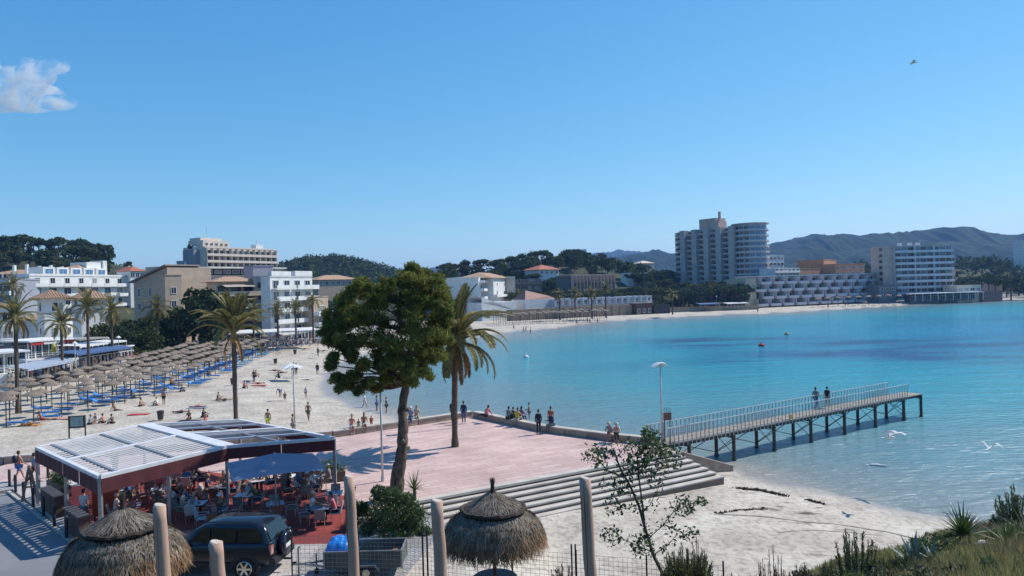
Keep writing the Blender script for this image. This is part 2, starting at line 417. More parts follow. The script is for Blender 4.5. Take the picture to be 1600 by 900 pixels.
ridge('hill', [(1020, 425), (1120, 402), (1180, 388), (1205, 380), (1240, 368), (1270, 362), (1320, 364), (1345, 370), (1375, 366), (1420, 360), (1480, 363), (1560, 364), (1620, 366), (1800, 380), (2000, 430)], 2300, 900, (.028, .052, .024), (.010, .020, .011), 9)
ridge('hill', [(860, 425), (905, 415), (940, 404), (975, 396), (1000, 392), (1060, 393), (1120, 395), (1250, 420)], 2700, 800, (.028, .052, .024), (.010, .020, .011), 9)
ridge('hill', [(780, 440), (860, 405), (915, 393), (940, 391), (965, 389), (990, 391), (1040, 396), (1150, 400), (1200, 430)], 5200, 1500, (.03, .04, .03), (.02, .025, .02), 12)
ridge('hill', [(560, 445), (640, 424), (675, 416), (700, 417), (760, 424), (800, 440)], 4200, 900, (.03, .04, .03), (.02, .025, .02), 10)

# ---------------------------------------------------------------- promenade, plaza, road
def sheet(name, poly, z0, z1, m, kind='structure', parent=None):
    mb = MB(); mb.prism(poly, z0, z1); o = mb.obj(name, m, parent)
    if kind and not parent: o['kind'] = kind
    return o
def brickmat(name, c1, c2, cm, bw, bh, rz=0.0, mort=.02, rough=.85, bump=.3, sc_=1.0, stain=.35):
    m, N, L, b = newmat(name)
    tc = N.new('ShaderNodeTexCoord').outputs['Object']; mp = N.new('ShaderNodeMapping'); mp.inputs['Rotation'].default_value = (0, 0, rz); L.new(tc, mp.inputs[0])
    br = N.new('ShaderNodeTexBrick'); L.new(mp.outputs[0], br.inputs['Vector'])
    br.inputs['Scale'].default_value = sc_; br.inputs['Brick Width'].default_value = bw; br.inputs['Row Height'].default_value = bh; br.inputs['Mortar Size'].default_value = mort
    br.inputs['Color1'].default_value = (*c1, 1); br.inputs['Color2'].default_value = (*c2, 1); br.inputs['Mortar'].default_value = (*cm, 1)
    st = ramp(N, L, noise(N, L, tc, .35, 7), [(.3, (1 - stain,) * 3), (.65, (1.0, 1.0, 1.0))])
    L.new(mixc(N, L, 1.0, br.outputs['Color'], st, 'MULTIPLY'), b.inputs['Base Color']); b.inputs['Roughness'].default_value = rough
    bp = N.new('ShaderNodeBump'); bp.inputs['Strength'].default_value = bump; bp.inputs['Distance'].default_value = .01; bp.invert = True
    L.new(br.outputs['Fac'], bp.inputs['Height']); L.new(bp.outputs[0], b.inputs['Normal']); return m
EA = math.atan2(8.9, 14.9)
plaza_m = brickmat('pink_paving', (.55, .375, .34), (.66, .49, .44), (.46, .33, .30), 1.5, .5, -EA, .03, stain=.22, bump=.6)
paver_m = brickmat('grey_paving', (.36, .35, .34), (.44, .43, .42), (.2, .19, .18), .35, .18, .75, .02)
walk_m = brickmat('pale_paving', (.46, .42, .39), (.54, .5, .47), (.36, .32, .3), .4, .4, -.2, .015)
carpet_m = mat('red_carpet', (.30, .05, .04), (.20, .036, .032), .8, .95, .3, 60)
asphalt_m = mat('worn_asphalt', (.23, .235, .25), (.17, .175, .19), .25, .9, .5, 60, detail=8)
S0 = Vector((-5.6, 36.77)); T0 = Vector((10.1, 46.15))
C0 = Vector((-3.6, 60.7))
plaza_poly = [(-7.0, 34.5), (S0.x, S0.y), (T0.x, T0.y), (8.9, 48.1), (6.45, 49.6), (1.95, 53.45), (-3.65, 60.7), (-7.7, 57.7), (-13.3, 53.6), (-22, 50.6), (-33, 48.0), (-34, 43.0), (-28, 43.2), (-20.5, 44)]
sheet('plaza', plaza_poly, -.5, 2.0, plaza_m)
sheet('pavement', [(-4.4, 26.5), (-3.2, 33), (-5.6, 36.77), (-7.0, 34.5), (-8.6, 38.8), (-28, 43.4), (-60, 44), (-60, 36), (-34, 36), (-27.5, 42.5), (-18.2, 31), (-12.5, 26.5)], 0, 1.996, paver_m)
sheet('road', [(-17.8, 30.6), (-28.2, 41.0), (-40, 42.5), (-75, 46), (-75, 24), (-30, 18), (-10, 22), (-12, 26.6)], 0, 1.89, asphalt_m)
sheet('pavement', [(-13, 27), (-17.9, 30.9), (-28.4, 41.6), (-27.5, 43.2), (-22, 45), (-15, 44), (-7.2, 38.8), (-7.9, 34), (-8.6, 27)], 1.0, 1.999, walk_m)
kb = MB(); 
for a, c in (((-28.3, 41.15), (-17.95, 30.78)), ((-17.95, 30.78), (-13, 26.9))): kb.bar((*a, 1.93), (*c, 1.93), .16, .15)
o = kb.obj('kerb', concrete); o['kind'] = 'structure'
red = sheet('carpet', [(-26.3, 40.9), (-18.9, 32.8), (-17.9, 31.3), (-7.4, 31.0), (-8.2, 37.6), (-12.6, 41.3), (-20.2, 45.2)], 1.9, 2.004, carpet_m)
# slabs of the beach front walk, far left
sheet('promenade', [(-84, 84), (-72, 106), (-65.5, 124), (-64.5, 145), (-63, 160), (-57, 168), (-45, 172.5), (-36, 186), (-30, 212), (-32, 260), (-120, 260), (-130, 90)], -1, 2.0, walk_m)

# ---- sea wall in blocks, joints open
wall_root = thing('sea_wall', 'low stone wall of long blocks between the pink plaza, the beach and the sea', 'wall', (C0.x, C0.y, 2))
block_m = mat('sandstone_block', (.42, .34, .27), (.31, .25, .2), 2.0, .9, .5, 18, obj=.12)
top_m = mat('pale_coping', (.56, .51, .45), (.44, .4, .35), 1.5, .9, .3, 20, obj=.08)
def wall_run(pts, bl=1.95, h=.48, th=.5):
    for a, c in zip(pts[:-1], pts[1:]):
        a = Vector(a); c = Vector(c); d = c - a; n = max(1, round(d.length / bl)); rz = math.atan2(d.y, d.x); l = d.length / n
        bme = MB().box((0, 0, -.62), (l - .03, th, 2.0), bevel_ := 0).mesh('wall_block', block_m) if False else None
        b1 = MB(); b1.box((0, 0, -.75), (l - .025, th, 2.30)); b1m = b1.mesh('wall_block', block_m, bevel=.02)
        b2 = MB(); b2.box((0, 0, h - .04), (l - .02, th + .08, .09)); b2m = b2.mesh('coping', top_m, bevel=.012)
        for i in range(n):
            p = a + d * ((i + .5) / n)
            o = put('wall_block', b1m, wall_root, (p.x - C0.x, p.y - C0.y, 0), rz); k = put('coping', b2m, o, (0, 0, 0))
wall_run([(-60, 44.6), (-33.4, 48.3), (-22.2, 51.0), (-13.4, 53.9), (-7.75, 58.0), (-3.65, 61.0)])
wall_run([(-3.3, 60.75), (2.1, 53.75), (6.6, 49.95), (9.0, 48.45)])
# ---- steps down to the sand
st = thing('plaza_steps', 'six long pale stone steps from the pink plaza down to the sand', 'steps', (S0.x, S0.y, .8))
dd = (T0 - S0); Ls = dd.length; dd.normalize(); nn = Vector((dd.y, -dd.x)); rz = math.atan2(dd.y, dd.x)
step_m = mat('step_stone', (.56, .52, .46), (.45, .41, .36), 1.0, .9, .3, 18, obj=.06)
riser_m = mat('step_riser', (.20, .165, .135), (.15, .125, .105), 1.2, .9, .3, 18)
for i in range(6):
    L0 = -2.2; L1 = Ls + .1 + i * .2
    o_ = .44 * i; zt = 1.985 - .19 * (i + 1)
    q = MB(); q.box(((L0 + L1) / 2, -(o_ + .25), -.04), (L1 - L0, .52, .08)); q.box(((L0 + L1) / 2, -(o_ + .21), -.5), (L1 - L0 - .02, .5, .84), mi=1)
    q.obj('step', [step_m, riser_m], st, loc=(0, 0, zt - .8)); 
st.rotation_euler = (0, 0, rz)
edge_s = MB(); edge_s.bar((S0.x, S0.y, 1.95), (T0.x, T0.y, 1.95), .5, .12); e = edge_s.obj('plaza_edging', step_m); e['kind'] = 'structure'
sw = MB(); sw.add([(9.0, 47.0, .2), (14.2, 48.6, -.2), (14.2, 48.6, .42), (9.0, 47.0, 2.25), (8.9, 47.4, .2), (14.1, 49.0, -.2), (14.1, 49.0, .42), (8.9, 47.4, 2.25)], [(0, 1, 2, 3), (7, 6, 5, 4), (3, 2, 6, 7), (1, 5, 6, 2), (0, 4, 5, 1), (0, 3, 7, 4)])
tag(sw.obj('retaining_wall', block_m), 'sloping stone wall that falls from the plaza corner to the water by the pier', 'wall')

# ---------------------------------------------------------------- pier
pa = Vector((9.3, 48.65)); pb = Vector((36.0, 66.85)); pd = (pb - pa); PL = pd.length; pd.normalize(); prz = math.atan2(pd.y, pd.x)
pier = thing('pier', 'long narrow wooden pier on posts with a white handrail, running out into the bay', 'pier', (pa.x, pa.y, 0), prz)
wood_m = mat('weathered_planks', (.36, .31, .25), (.24, .2, .16), 2.0, .85, .4, 14, obj=.18)
pile_m = mat('dark_pile', (.10, .085, .07), (.05, .045, .04), 2.5, .85, .5, 12)
rail_m = mat('grey_steel', (.40, .41, .42), (.27, .28, .29), 6, .5, metal=.3)
W = 1.7
pm = MB().box((0, 0, 0), (.20, W, .05)).mesh('deck_board', wood_m)
nb = int(PL / .225)
for i in range(nb):
    put('deck_board', pm, pier, ((i + .5) * .225, 0, 2.0 + rnd.uniform(-.006, .006)), s=(1, 1 + rnd.uniform(-.01, .02), 1))
bm_ = MB()
for y in (-.7, 0, .7): bm_.box((PL / 2, y, 1.87), (PL, .12, .2))
bm_.obj('deck_beam', pile_m, pier)
us_ = [2.1 + i * 4.5 for i in range(7)] + [PL - .3]
for i, x in enumerate(us_):
    for y in (-.78, .78):
        a = MB(); a.tube([(x, y, -1.8), (x, y, 1.9)], [.13, .125], 10); a.tube([(x, y, -1.5), (x, y, .12 + rnd.random() * .1)], [.17, .16], 10)
        a.obj('pile', pile_m, pier)
    a = MB(); a.box((x, 0, 1.7), (.16, W + .1, .16)); a.obj('cross_beam', pile_m, pier)
    if i < len(us_) - 1:
        x2 = us_[i + 1]
        a = MB()
        for y in (.78,): a.bar((x, y, .35), (x2, y, 1.6), .025, .05); a.bar((x, y, 1.6), (x2, y, .35), .025, .05)
        a.bar((x, -.78, .4), (x, .78, 1.6), .02, .04); a.bar((x, -.78, 1.6), (x, .78, .4), .02, .04)
        a.obj('brace', pile_m, pier)
RL = PL - 2.9
balm = MB().box((0, 0, .36), (.075, .03, 1.32)).mesh('baluster', rail_m)
for y in (-W / 2 - .03, W / 2 + .03):
    n = int(RL / .42)
    for i in range(n + 1): put('baluster', balm, pier, (.2 + i * RL / n, y, 2.1))
    a = MB(); a.box((RL / 2 + .1, y, 3.12), (RL + .3, .06, .05)); a.obj('handrail', mat('handrail_grey', (.58, .58, .57), (.48, .48, .48), 6, .5), pier)
    a = MB(); a.box((RL / 2 + .1, y, 2.16), (RL + .2, .03, .04)); a.obj('lower_rail', rail_m, pier)
a = MB(); a.box((RL * .44, -W / 2 - .08, 2.32), (.42, .05, .34)); a.obj('notice_board', mat('yellow_board', (.55, .33, .12), rough=.6), pier)
a = MB(); a.box((3.4, W / 2 + .06, 3.0 - .9), (.03, .03, .03)); 
# ---------------------------------------------------------------- buildings
def gz(x, y): return float(height(np.array([x]), np.array([y]))[0])
_wm = {}
def win_mesh(w_, h_, frame, glass, panes=2):
    k = ('w', w_, h_, frame.name, glass.name, panes)
    if k in _wm: return _wm[k]
    b = MB(); t = .09
    b.box((0, -.02, h_ / 2), (w_, .04, h_), mi=1)
    for x in (-w_ / 2, w_ / 2): b.box((x, -.05, h_ / 2), (t, .1, h_ + t))
    for z in (0, h_): b.box((0, -.06, z), (w_ + t * 2, .12, t))
    for i in range(1, panes): b.box((-w_ / 2 + w_ * i / panes, -.045, h_ / 2), (.06, .06, h_))
    _wm[k] = b.mesh('window', [frame, glass]); return _wm[k]
def balc_mesh(w_, dpt, hp, m1, m2=None, open_=False, divs=True):
    k = ('b', w_, dpt, hp, m1.name, m2.name if m2 else '', open_)
    if k in _wm: return _wm[k]
    b = MB(); b.box((0, -dpt / 2, 0), (w_, dpt, .18))
    if open_:
        n = max(3, int(w_ / .5))
        b.box((0, -dpt + .03, hp), (w_, .06, .06), mi=1)
        for i in range(n + 1): b.box((-w_ / 2 + .03 + (w_ - .06) * i / n, -dpt + .03, hp / 2), (.05, .05, hp), mi=1)
    else:
        b.box((0, -dpt + .06, hp / 2), (w_, .12, hp), mi=1)
        for x in (-w_ / 2 + .05, w_ / 2 - .05): b.box((x, -dpt / 2, hp / 2), (.1, dpt - .12, hp - .02), mi=1)
    _wm[k] = b.mesh('balcony', [m1, m2 or m1]); return _wm[k]
def corner(A, B):
    """two photo bearings with their distances -> origin, rotation, width of a front"""
    ax = ray(A[0], 450)[0] * A[1]; bx = ray(B[0], 450)[0] * B[1]
    a = Vector((ax, A[1])); b = Vector((bx, B[1])); d = b - a
    return a, math.atan2(d.y, d.x), d.length
def ztop(A, v): return PD(A[0], v, A[1]).z
FOOT = []
curtain_g = mat('curtained_glass', (.30, .29, .27), (.2, .2, .2), 1.5, .3, obj=.3); half_g = mat('reflecting_glass', (.09, .13, .18), (.05, .07, .10), 1, .1, obj=.3)
class Bld:
    def __init__(s, name, label, A, B, zb, zt, depth, wall, group=None, roofm=None, parapet=.5, cat='building'):
        o, rz, w_ = corner(A, B); FOOT.append((o.x, o.y, rz, w_, depth)); s.w = w_; s.zb = zb; s.h = zt - zb; s.dp = depth; s.wall = wall; s.rz = rz; s.o = o
        s.root = thing(name, label, cat, (o.x, o.y, zb), rz, group)
        m = MB(); m.box((w_ / 2, depth / 2, s.h / 2 - 2), (w_, depth, s.h + 4)); m.obj('wall', wall, s.root)
        if parapet:
            p = MB(); z = s.h + parapet / 2 - .002; t = .25
            p.box((w_ / 2, -.02, z), (w_ + .1, t, parapet)); p.box((w_ / 2, depth + .02, z), (w_ + .1, t, parapet))
            p.box((-.02, depth / 2, z), (t, depth - .24, parapet)); p.box((w_ + .02, depth / 2, z), (t, depth - .24, parapet))
            p.obj('parapet', roofm or wall, s.root)
    def place(s, me, name, face, a, z, out=0.0):
        if face == 'front': loc, r = (a, -out, z), 0
        elif face == 'right': loc, r = (s.w + out, a, z), PI / 2
        else: loc, r = (-out, s.dp - a, z), -PI / 2
        return put(name, me, s.root, loc, r)
    def grid(s, face, cols, z0, fh, rows, win=(1.4, 1.4), frame=None, glass=None, sill=.9, balc=None, x0=0, x1=None, skip=0.0, wname='window'):
        wd = s.w if face == 'front' else s.dp
        x1 = wd if x1 is None else x1; cw = (x1 - x0) / cols
        wms = [win_mesh(min(win[0], cw * .86), win[1], frame or white_paint, g_) for g_ in ((glass or glass_dark), (glass or curtain_g), (glass or half_g))]
        for r in range(rows):
            for c in range(cols):
                a = x0 + (c + .5) * cw; z = z0 - r * fh if (rows > 1 and z0 + (rows - .7) * fh > s.h) else z0 + r * fh
                if skip and rnd.random() < skip: continue
                s.place(rnd.choice((wms[0], wms[0], wms[0], wms[1], wms[2])), wname, face, a, z + sill, .005)
                if balc: s.place(balc_mesh(round(cw * balc.get('w', 1.0), 2), balc['d'], balc.get('h', 1.0), balc.get('slab', s.wall), balc.get('rail', s.wall), balc.get('open', False)), 'balcony', face, a, z, .004)
    def box(s, name, c, d, m): return MB().box(c, d).obj(name, m, s.root)
def hip_roof(name, w_, dp, h, over, m, parent, z):
    b = MB(); x0, x1, y0, y1 = -over, w_ + over, -over, dp + over; r = min(x1 - x0, y1 - y0) / 2
    if x1 - x0 > y1 - y0: ra, rb = (x0 + r, (y0 + y1) / 2, h), (x1 - r, (y0 + y1) / 2, h)
    else: ra, rb = ((x0 + x1) / 2, y0 + r, h), ((x0 + x1) / 2, y1 - r, h)
    V = [(x0, y0, 0), (x1, y0, 0), (x1, y1, 0), (x0, y1, 0), ra, rb]
    if x1 - x0 > y1 - y0: Fs = [(0, 1, 5, 4), (1, 2, 5), (2, 3, 4, 5), (3, 0, 4)]
    else: Fs = [(0, 1, 4), (1, 2, 5, 4), (2, 3, 5), (3, 0, 4, 5)]
    b.add(V, Fs); b.add([(v[0], v[1], -.12) for v in V[:4]] + V[:4], [(3, 2, 1, 0), (0, 1, 5, 4), (1, 2, 6, 5), (2, 3, 7, 6), (3, 0, 4, 7)])
    return b.obj(name, m, parent, loc=(0, 0, z))
wp = white_paint
bluegrey = mat('blue_grey_wall', (.33, .36, .42), (.27, .3, .36), .5, .9)

# 1 white balcony hotel on the left hill
b1 = Bld('hotel', 'big white stepped balcony hotel on the left hillside below the dark pine ridge', (46, 205), (214, 246), 6, ztop((46, 205), 431), 24, white_wall, parapet=.6)
b1.grid('front', 8, b1.h - 3.1, 3.0, 1, (1.7, 1.7), balc=dict(d=1.3, w=.98))
b1.grid('front', 8, b1.h - 6.2, 3.0, 1, (2.6, 1.9), balc=dict(d=1.7, w=.7))
b1.grid('front', 8, b1.h - 9.3, 3.0, 1, (1.7, 1.7), balc=dict(d=1.3, w=.98))
b1.grid('front', 8, b1.h - 12.4, 3.0, 1, (2.6, 1.9), balc=dict(d=1.7, w=.7))
for i in range(5):
    x = 8.5 + i * 5.0
    b1.box('penthouse', (x, 4.2, b1.h + 1.35), (4.2, 5, 2.7), white_wall)
    put('window', win_mesh(2.8, 1.5, wp, glass_blue), b1.root, (x, 1.7, b1.h + .7))
b1.box('penthouse', (27, 6, b1.h + 2.3), (6, 6, 4.6), white_wall); b1.box('penthouse', (31.0, 5, b1.h + 2.6), (1.6, 5, 5.2), white_wall)
hip_roof('roof', 5, 5, 1.2, .3, tile_roof, b1.root, b1.h + 4.6).location = (21.5, 3.6, b1.h + 2.9)
for i in range(9): MB().box((4 + i * 4.2, 9, b1.h + 1.6), (.7, .7, 3.2 + rnd.random())).obj('chimney', white_wall, b1.root)
# building behind with brown roof strip
b = Bld('apartment_block', 'low apartment block with brown tiled roof behind the white hillside hotel', (-20, 262), (86, 268), 8, ztop((20, 262), 428), 14, cream_wall, parapet=0)
hip_roof('roof', b.w, b.dp, 1.8, .6, tile_roof, b.root, b.h); b.grid('front', 10, b.h - 3, 3, 1)
b = Bld('apartment_block', 'shaded blue grey block at the left edge beside the white hillside hotel', (-60, 190), (18, 192), 4, ztop((0, 192), 437), 16, bluegrey, parapet=.4)  # front stands in shade; that blue-grey shade is put into the wall colour
b.grid('front', 6, b.h - 4, 3, 2, (1.6, 1.5), balc=dict(d=1.2, rail=white_wall, slab=white_wall))

# 2 two towers with pyramid tiled roofs and the white house between
def tower(uc, D, px_l, vt, rz, label, win_z):
    zt = PD(uc, vt, D).z; s_ = px_l * D / 1156 / math.sin(rz); c = Vector((ray(uc, 450)[0] * D, D))
    root = thing('house_tower', label, 'tower', (c.x, c.y, 2.0), rz); h = zt - 2.0
    MB().box((s_ / 2, s_ / 2, h / 2), (s_, s_, h)).obj('wall', white_wall, root)
    # tiled pyramid with its rows of tiles
    rf = MB(); e = 1.0; hh = s_ * .42; apex = (s_ / 2, s_ / 2, hh)
    base = [(-e, -e, 0), (s_ + e, -e, 0), (s_ + e, s_ + e, 0), (-e, s_ + e, 0)]
    rf.add(base + [apex], [(0, 1, 4), (1, 2, 4), (2, 3, 4), (3, 0, 4)]); rf.add([(x, y, -.18) for x, y, z in base] + base, [(3, 2, 1, 0), (0, 1, 5, 4), (1, 2, 6, 5), (2, 3, 7, 6), (3, 0, 4, 7)])
    ro = rf.obj('roof', tile_roof, root, loc=(0, 0, h))
    rib = MB()
    for sgn in range(2):
        for i in range(13):
            t = (i + .5) / 13; x = -e + t * (s_ + 2 * e); k = 1 - abs(2 * t - 1)
            yy = -e + k * (s_ / 2 + e); z = k * hh
            p0, p1 = ((x, -e - .05, .03), (x, yy, z + .05)) if sgn == 0 else ((s_ + e + .05, x, .03), (s_ - yy, x, z + .05))
            rib.tube([p0, p1], .09, 5)
            p0, p1 = ((-e - .05, x, .03), (yy, x, z + .05)); 
            if sgn: rib.tube([p0, p1], .09, 5)
    k_ = rib.obj('roof_tiles', tile_roof, ro); k_['kind'] = 'stuff'
    for zz, ww, hh_ in win_z:
        put('window', win_mesh(ww, hh_, wp, glass_dark, 1), root, (s_ * .5, 0, zz)); put('window', win_mesh(ww, hh_, wp, glass_dark, 1), root, (0, s_ * .5, zz), -PI / 2)
    return root, s_, h
t1 = tower(68, 128, 23, 466, R(50), 'square white house tower with ribbed tile pyramid roof, left one of the pair', [(8.7, 1.0, 1.5), (4.6, .7, 1.2)])
t2 = tower(126, 152, 30, 468, R(50), 'square white house tower with ribbed tile pyramid roof, right one of the pair', [(9.2, 1.6, 1.5)])
b = Bld('house', 'white two storey house with small tiled roof between the two square towers', (80, 134), (112, 142), 2, 9.2, 7, white_wall, parapet=0)
hip_roof('roof', b.w, b.dp, 1.2, .4, tile_roof, b.root, b.h); b.grid('front', 3, 3.4, 2.7, 1, (.8, 1.1))
b = Bld('house', 'white low house with tiled roof at the left edge in front of the hillside hotel', (-60, 112), (20, 116), 2, ztop((0, 114), 480), 9, white_wall, parapet=0)
hip_roof('roof', b.w, b.dp, 1.4, .5, tile_roof, b.root, b.h); b.grid('front', 4, 1.0, 2.9, 3, (1.5, 1.2), balc=dict(d=1.2, open=True, slab=white_wall, rail=wp))

# 3 terrace restaurants along the promenade (left)
def terrace(name, label, A, B, z0, h, depth, wallm, roofm, over=.6, posts=6, rail=True, cat='restaurant', glass=True):
    o, rz, w_ = corner(A, B); r = thing(name, label, cat, (o.x, o.y, z0), rz)
    MB().box((w_ / 2, depth * .75, h / 2), (w_, depth * .5, h)).obj('wall', wallm, r)
    MB().box((w_ / 2, depth / 2 - over / 2, h + .12), (w_ + .6, depth + over, .22)).obj('roof', roofm, r)
    for i in range(posts + 1): MB().box((w_ * i / posts, .1, h / 2), (.16, .16, h)).obj('post', wp, r)
    if rail:
        q = MB()
        for z in (.35, .7, 1.0): q.box((w_ / 2, .05, z), (w_ - .2, .05, .07))
        q.obj('railing', wp, r)
    if glass:
        for i in range(posts): put('window', win_mesh(round(w_ / posts * .8, 2), h * .62, wp, glass_dark, 3), r, (w_ * (i + .5) / posts, depth * .5, .3))
    return r
terrace('terrace_restaurant', 'white terrace restaurant with railings at the left edge behind the first palm', (-70, 93), (38, 99), 3.2, 2.6, 7, white_wall, white_paint)
r_ = MB(); A_ = corner((-70, 93), (38, 99))
tr = thing('retaining_wall', 'white retaining wall under the left terrace restaurant', 'wall', (A_[0].x, A_[0].y - .5, 0), A_[1]); MB().box((A_[2] / 2, 3.2, 1.6), (A_[2], 7.6, 3.2)).obj('wall', white_wall, tr)
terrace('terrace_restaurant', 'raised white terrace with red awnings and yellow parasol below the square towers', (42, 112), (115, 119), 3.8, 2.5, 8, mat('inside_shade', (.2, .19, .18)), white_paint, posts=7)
A_ = corner((42, 112), (115, 119)); tr = thing('retaining_wall', 'white wall carrying the raised terrace with the red awnings', 'wall', (A_[0].x, A_[0].y - .6, 0), A_[1]); MB().box((A_[2] / 2, 3.4, 1.9), (A_[2] + 1, 8, 3.8)).obj('wall', white_wall, tr)
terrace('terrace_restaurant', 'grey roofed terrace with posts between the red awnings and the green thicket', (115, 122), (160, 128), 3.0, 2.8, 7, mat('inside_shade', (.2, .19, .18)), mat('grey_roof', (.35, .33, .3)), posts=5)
red_c = mat('red_cloth', (.5, .03, .03), (.42, .025, .03), 3, .8); blue_c = mat('blue_cloth', (.06, .13, .28), (.05, .10, .22), 3, .8); white_c = mat('white_cloth', (.7, .7, .68), (.6, .6, .59), 3, .8)
def awning(label, A, B, z, depth, m, drop=.5, val=.25, stripes=None):
    o, rz, w_ = corner(A, B); r = thing('awning', label, 'awning', (o.x, o.y, z), rz)
    n = max(2, int(w_ / 1.6)); 
    for i in range(n):
        x0, x1 = w_ * i / n + .02, w_ * (i + 1) / n - .02
        q = MB(); q.add([(x0, 0, -drop), (x1, 0, -drop), (x1, depth, 0), (x0, depth, 0), (x0, 0, -drop - val), (x1, 0, -drop - val)], [(0, 1, 2, 3), (4, 5, 1, 0)])
        q.add([(x0, .03, -drop - .04), (x1, .03, -drop - .04), (x1, depth, -.04), (x0, depth, -.04)], [(3, 2, 1, 0)])
        q.obj('cloth_panel', m if not (stripes and i % 2) else stripes, r)
    a = MB(); a.box((w_ / 2, .05, -drop - .03), (w_, .05, .05))
    for x in (.1, w_ - .1): a.box((x, .05, -drop / 2 - 1.3), (.06, .06, 2.4))
    a.obj('frame', wp, r); return r
awning('red and white awning over the raised terrace below the square towers', (46, 111.6), (86, 115.5), 6.4, 2.2, red_c, .3, stripes=white_c)
awning('short red awning beside the second palm from the left', (98, 117), (114, 118.5), 6.4, 2.2, red_c, .3)
awning('white awning strip above the yellow parasol on the raised terrace', (84, 115.5), (98, 117), 6.5, 2.2, white_c, .3)
awning('long blue awning with white top edge on the left promenade', (118, 110), (204, 124), 4.9, 3.2, blue_c, .45)
awning('pale blue awning over the restaurant front behind the first palm', (40, 95), (116, 108), 4.3, 2.6, mat('pale_blue_cloth', (.34, .40, .48), (.27, .33, .42), 3), .5)
awning('pale cloth awning right behind the blue awnings', (122, 114), (196, 127), 5.6, 4, white_c, .2)
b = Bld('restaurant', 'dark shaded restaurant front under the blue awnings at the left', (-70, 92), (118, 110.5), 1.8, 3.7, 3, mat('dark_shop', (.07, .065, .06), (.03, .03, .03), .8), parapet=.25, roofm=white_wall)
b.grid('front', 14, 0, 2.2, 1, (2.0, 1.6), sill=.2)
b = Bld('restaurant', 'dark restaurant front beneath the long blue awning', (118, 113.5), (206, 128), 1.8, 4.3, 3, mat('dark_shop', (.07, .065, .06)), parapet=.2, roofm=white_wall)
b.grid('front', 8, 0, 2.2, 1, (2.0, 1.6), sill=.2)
# long white canopies over terraces further along
def canopy(label, A, B, z, depth, m=white_c, posts=6):
    o, rz, w_ = corner(A, B); r = thing('canopy', label, 'canopy', (o.x, o.y, 2.0), rz); h = z - 2
    n = max(3, int(w_ / 3))
    for i in range(n):
        q = MB(); x0, x1 = w_ * i / n + .04, w_ * (i + 1) / n - .04
        q.add([(x0, 0, h - .35), (x1, 0, h - .35), (x1, depth, h), (x0, depth, h), (x0, 0, h - .6), (x1, 0, h - .6), (x0, 0, h - .4), (x1, 0, h - .4), (x1, depth, h - .05), (x0, depth, h - .05)], [(0, 1, 2, 3), (4, 5, 1, 0), (9, 8, 7, 6)]); q.obj('cloth_panel', m, r)
    for i in range(posts + 1): MB().box((w_ * i / posts, .12, h / 2 - .2), (.1, .1, h - .4)).obj('post', wp, r)
    return r
canopy('long white terrace canopy behind the tall front palm', (322, 150), (408, 158), 5.0, 6)
canopy('long white terrace canopy in front of the grey and white apartments', (405, 155), (496, 160), 5.0, 7, posts=8)
canopy('small beige canopy on posts in front of the dark pine on the promenade', (300, 152), (372, 158), 6.6, 4, mat('beige_cloth', (.5, .42, .34)), 4)
canopy('white canopy at the right end of the left promenade near the pine tree', (470, 166), (500, 172), 4.6, 4)

# 4 brown apartment block with sloping roof, left centre
b = Bld('apartment_block', 'brown apartment house with a sloping roof, left of the dark pine', (209, 176), (262, 170), 1.5, ztop((209, 176), 441), 12, beige_wall, parapet=0)
q = MB(); hh = ztop((262, 170), 417) - ztop((209, 176), 441); q.add([(0, 0, 0), (b.w, 0, 0), (b.w, 0, hh), (0, b.dp, 0), (b.w, b.dp, 0), (b.w, b.dp, hh)], [(0, 1, 2), (5, 4, 3), (0, 2, 5, 3), (1, 4, 5, 2), (0, 3, 4, 1)]); q.obj('gable', beige_wall, b.root, loc=(0, 0, b.h + .004))
q = MB(); q.bar((-.8, 4, .05 - .3), (b.w + .2, 4, hh + .25), 9.5, .3); q.obj('roof', mat('brown_roof', (.25, .2, .17), (.18, .14, .12)), b.root, loc=(0, 0, b.h + .2))
b.grid('front', 3, b.h - 4.0, 3.6, 1, (1.0, 2.0), sill=.5); b.grid('front', 3, b.h - 7.6, 3.6, 1, (1.0, 1.6)); b.grid('front', 3, b.h - 11.0, 3.6, 1, (1.6, 1.5), balc=dict(d=1.2, w=.8)); b.grid('front', 3, b.h - 14.2, 3.6, 1, (1.6, 1.5), balc=dict(d=1.2, w=.8))
b = Bld('apartment_block', 'brown shaded wing with flat lit edge beside the sloping roof', (250, 172), (290, 178), 1.5, ztop((262, 172), 418), 5, cream_wall, parapet=.3)
for k in range(4): b.grid('front', 3, b.h - 4.2 - k * 3.4, 3, 1, (1.1, 1.3), balc=dict(d=1.1, w=.7) if k % 2 else None)
b = Bld('apartment_block', 'brown lean-to wing with small windows between the sloping roof and the dark pine', (258, 164), (284, 167), 1.5, ztop((270, 165), 430), 6, beige_wall, parapet=.2); b.grid('front', 1, 5, 3, 3, (1.2, 1.4))
b = Bld('apartment_block', 'long low cream block with a projecting white roof slab behind the dark pine', (262, 186), (440, 214), 2, ztop((262, 186), 430), 4, cream_wall, parapet=0)
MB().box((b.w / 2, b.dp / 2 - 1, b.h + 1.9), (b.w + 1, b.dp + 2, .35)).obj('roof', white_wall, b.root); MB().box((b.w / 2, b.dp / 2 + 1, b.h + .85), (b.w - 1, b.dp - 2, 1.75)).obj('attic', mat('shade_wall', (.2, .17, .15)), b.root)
b.grid('front', 12, b.h + .05, 3, 1, (2.0, .9), sill=.4, x0=2); b.grid('front', 10, b.h - 3, 3, 1, (1.4, 1.4), balc=dict(d=1.0))
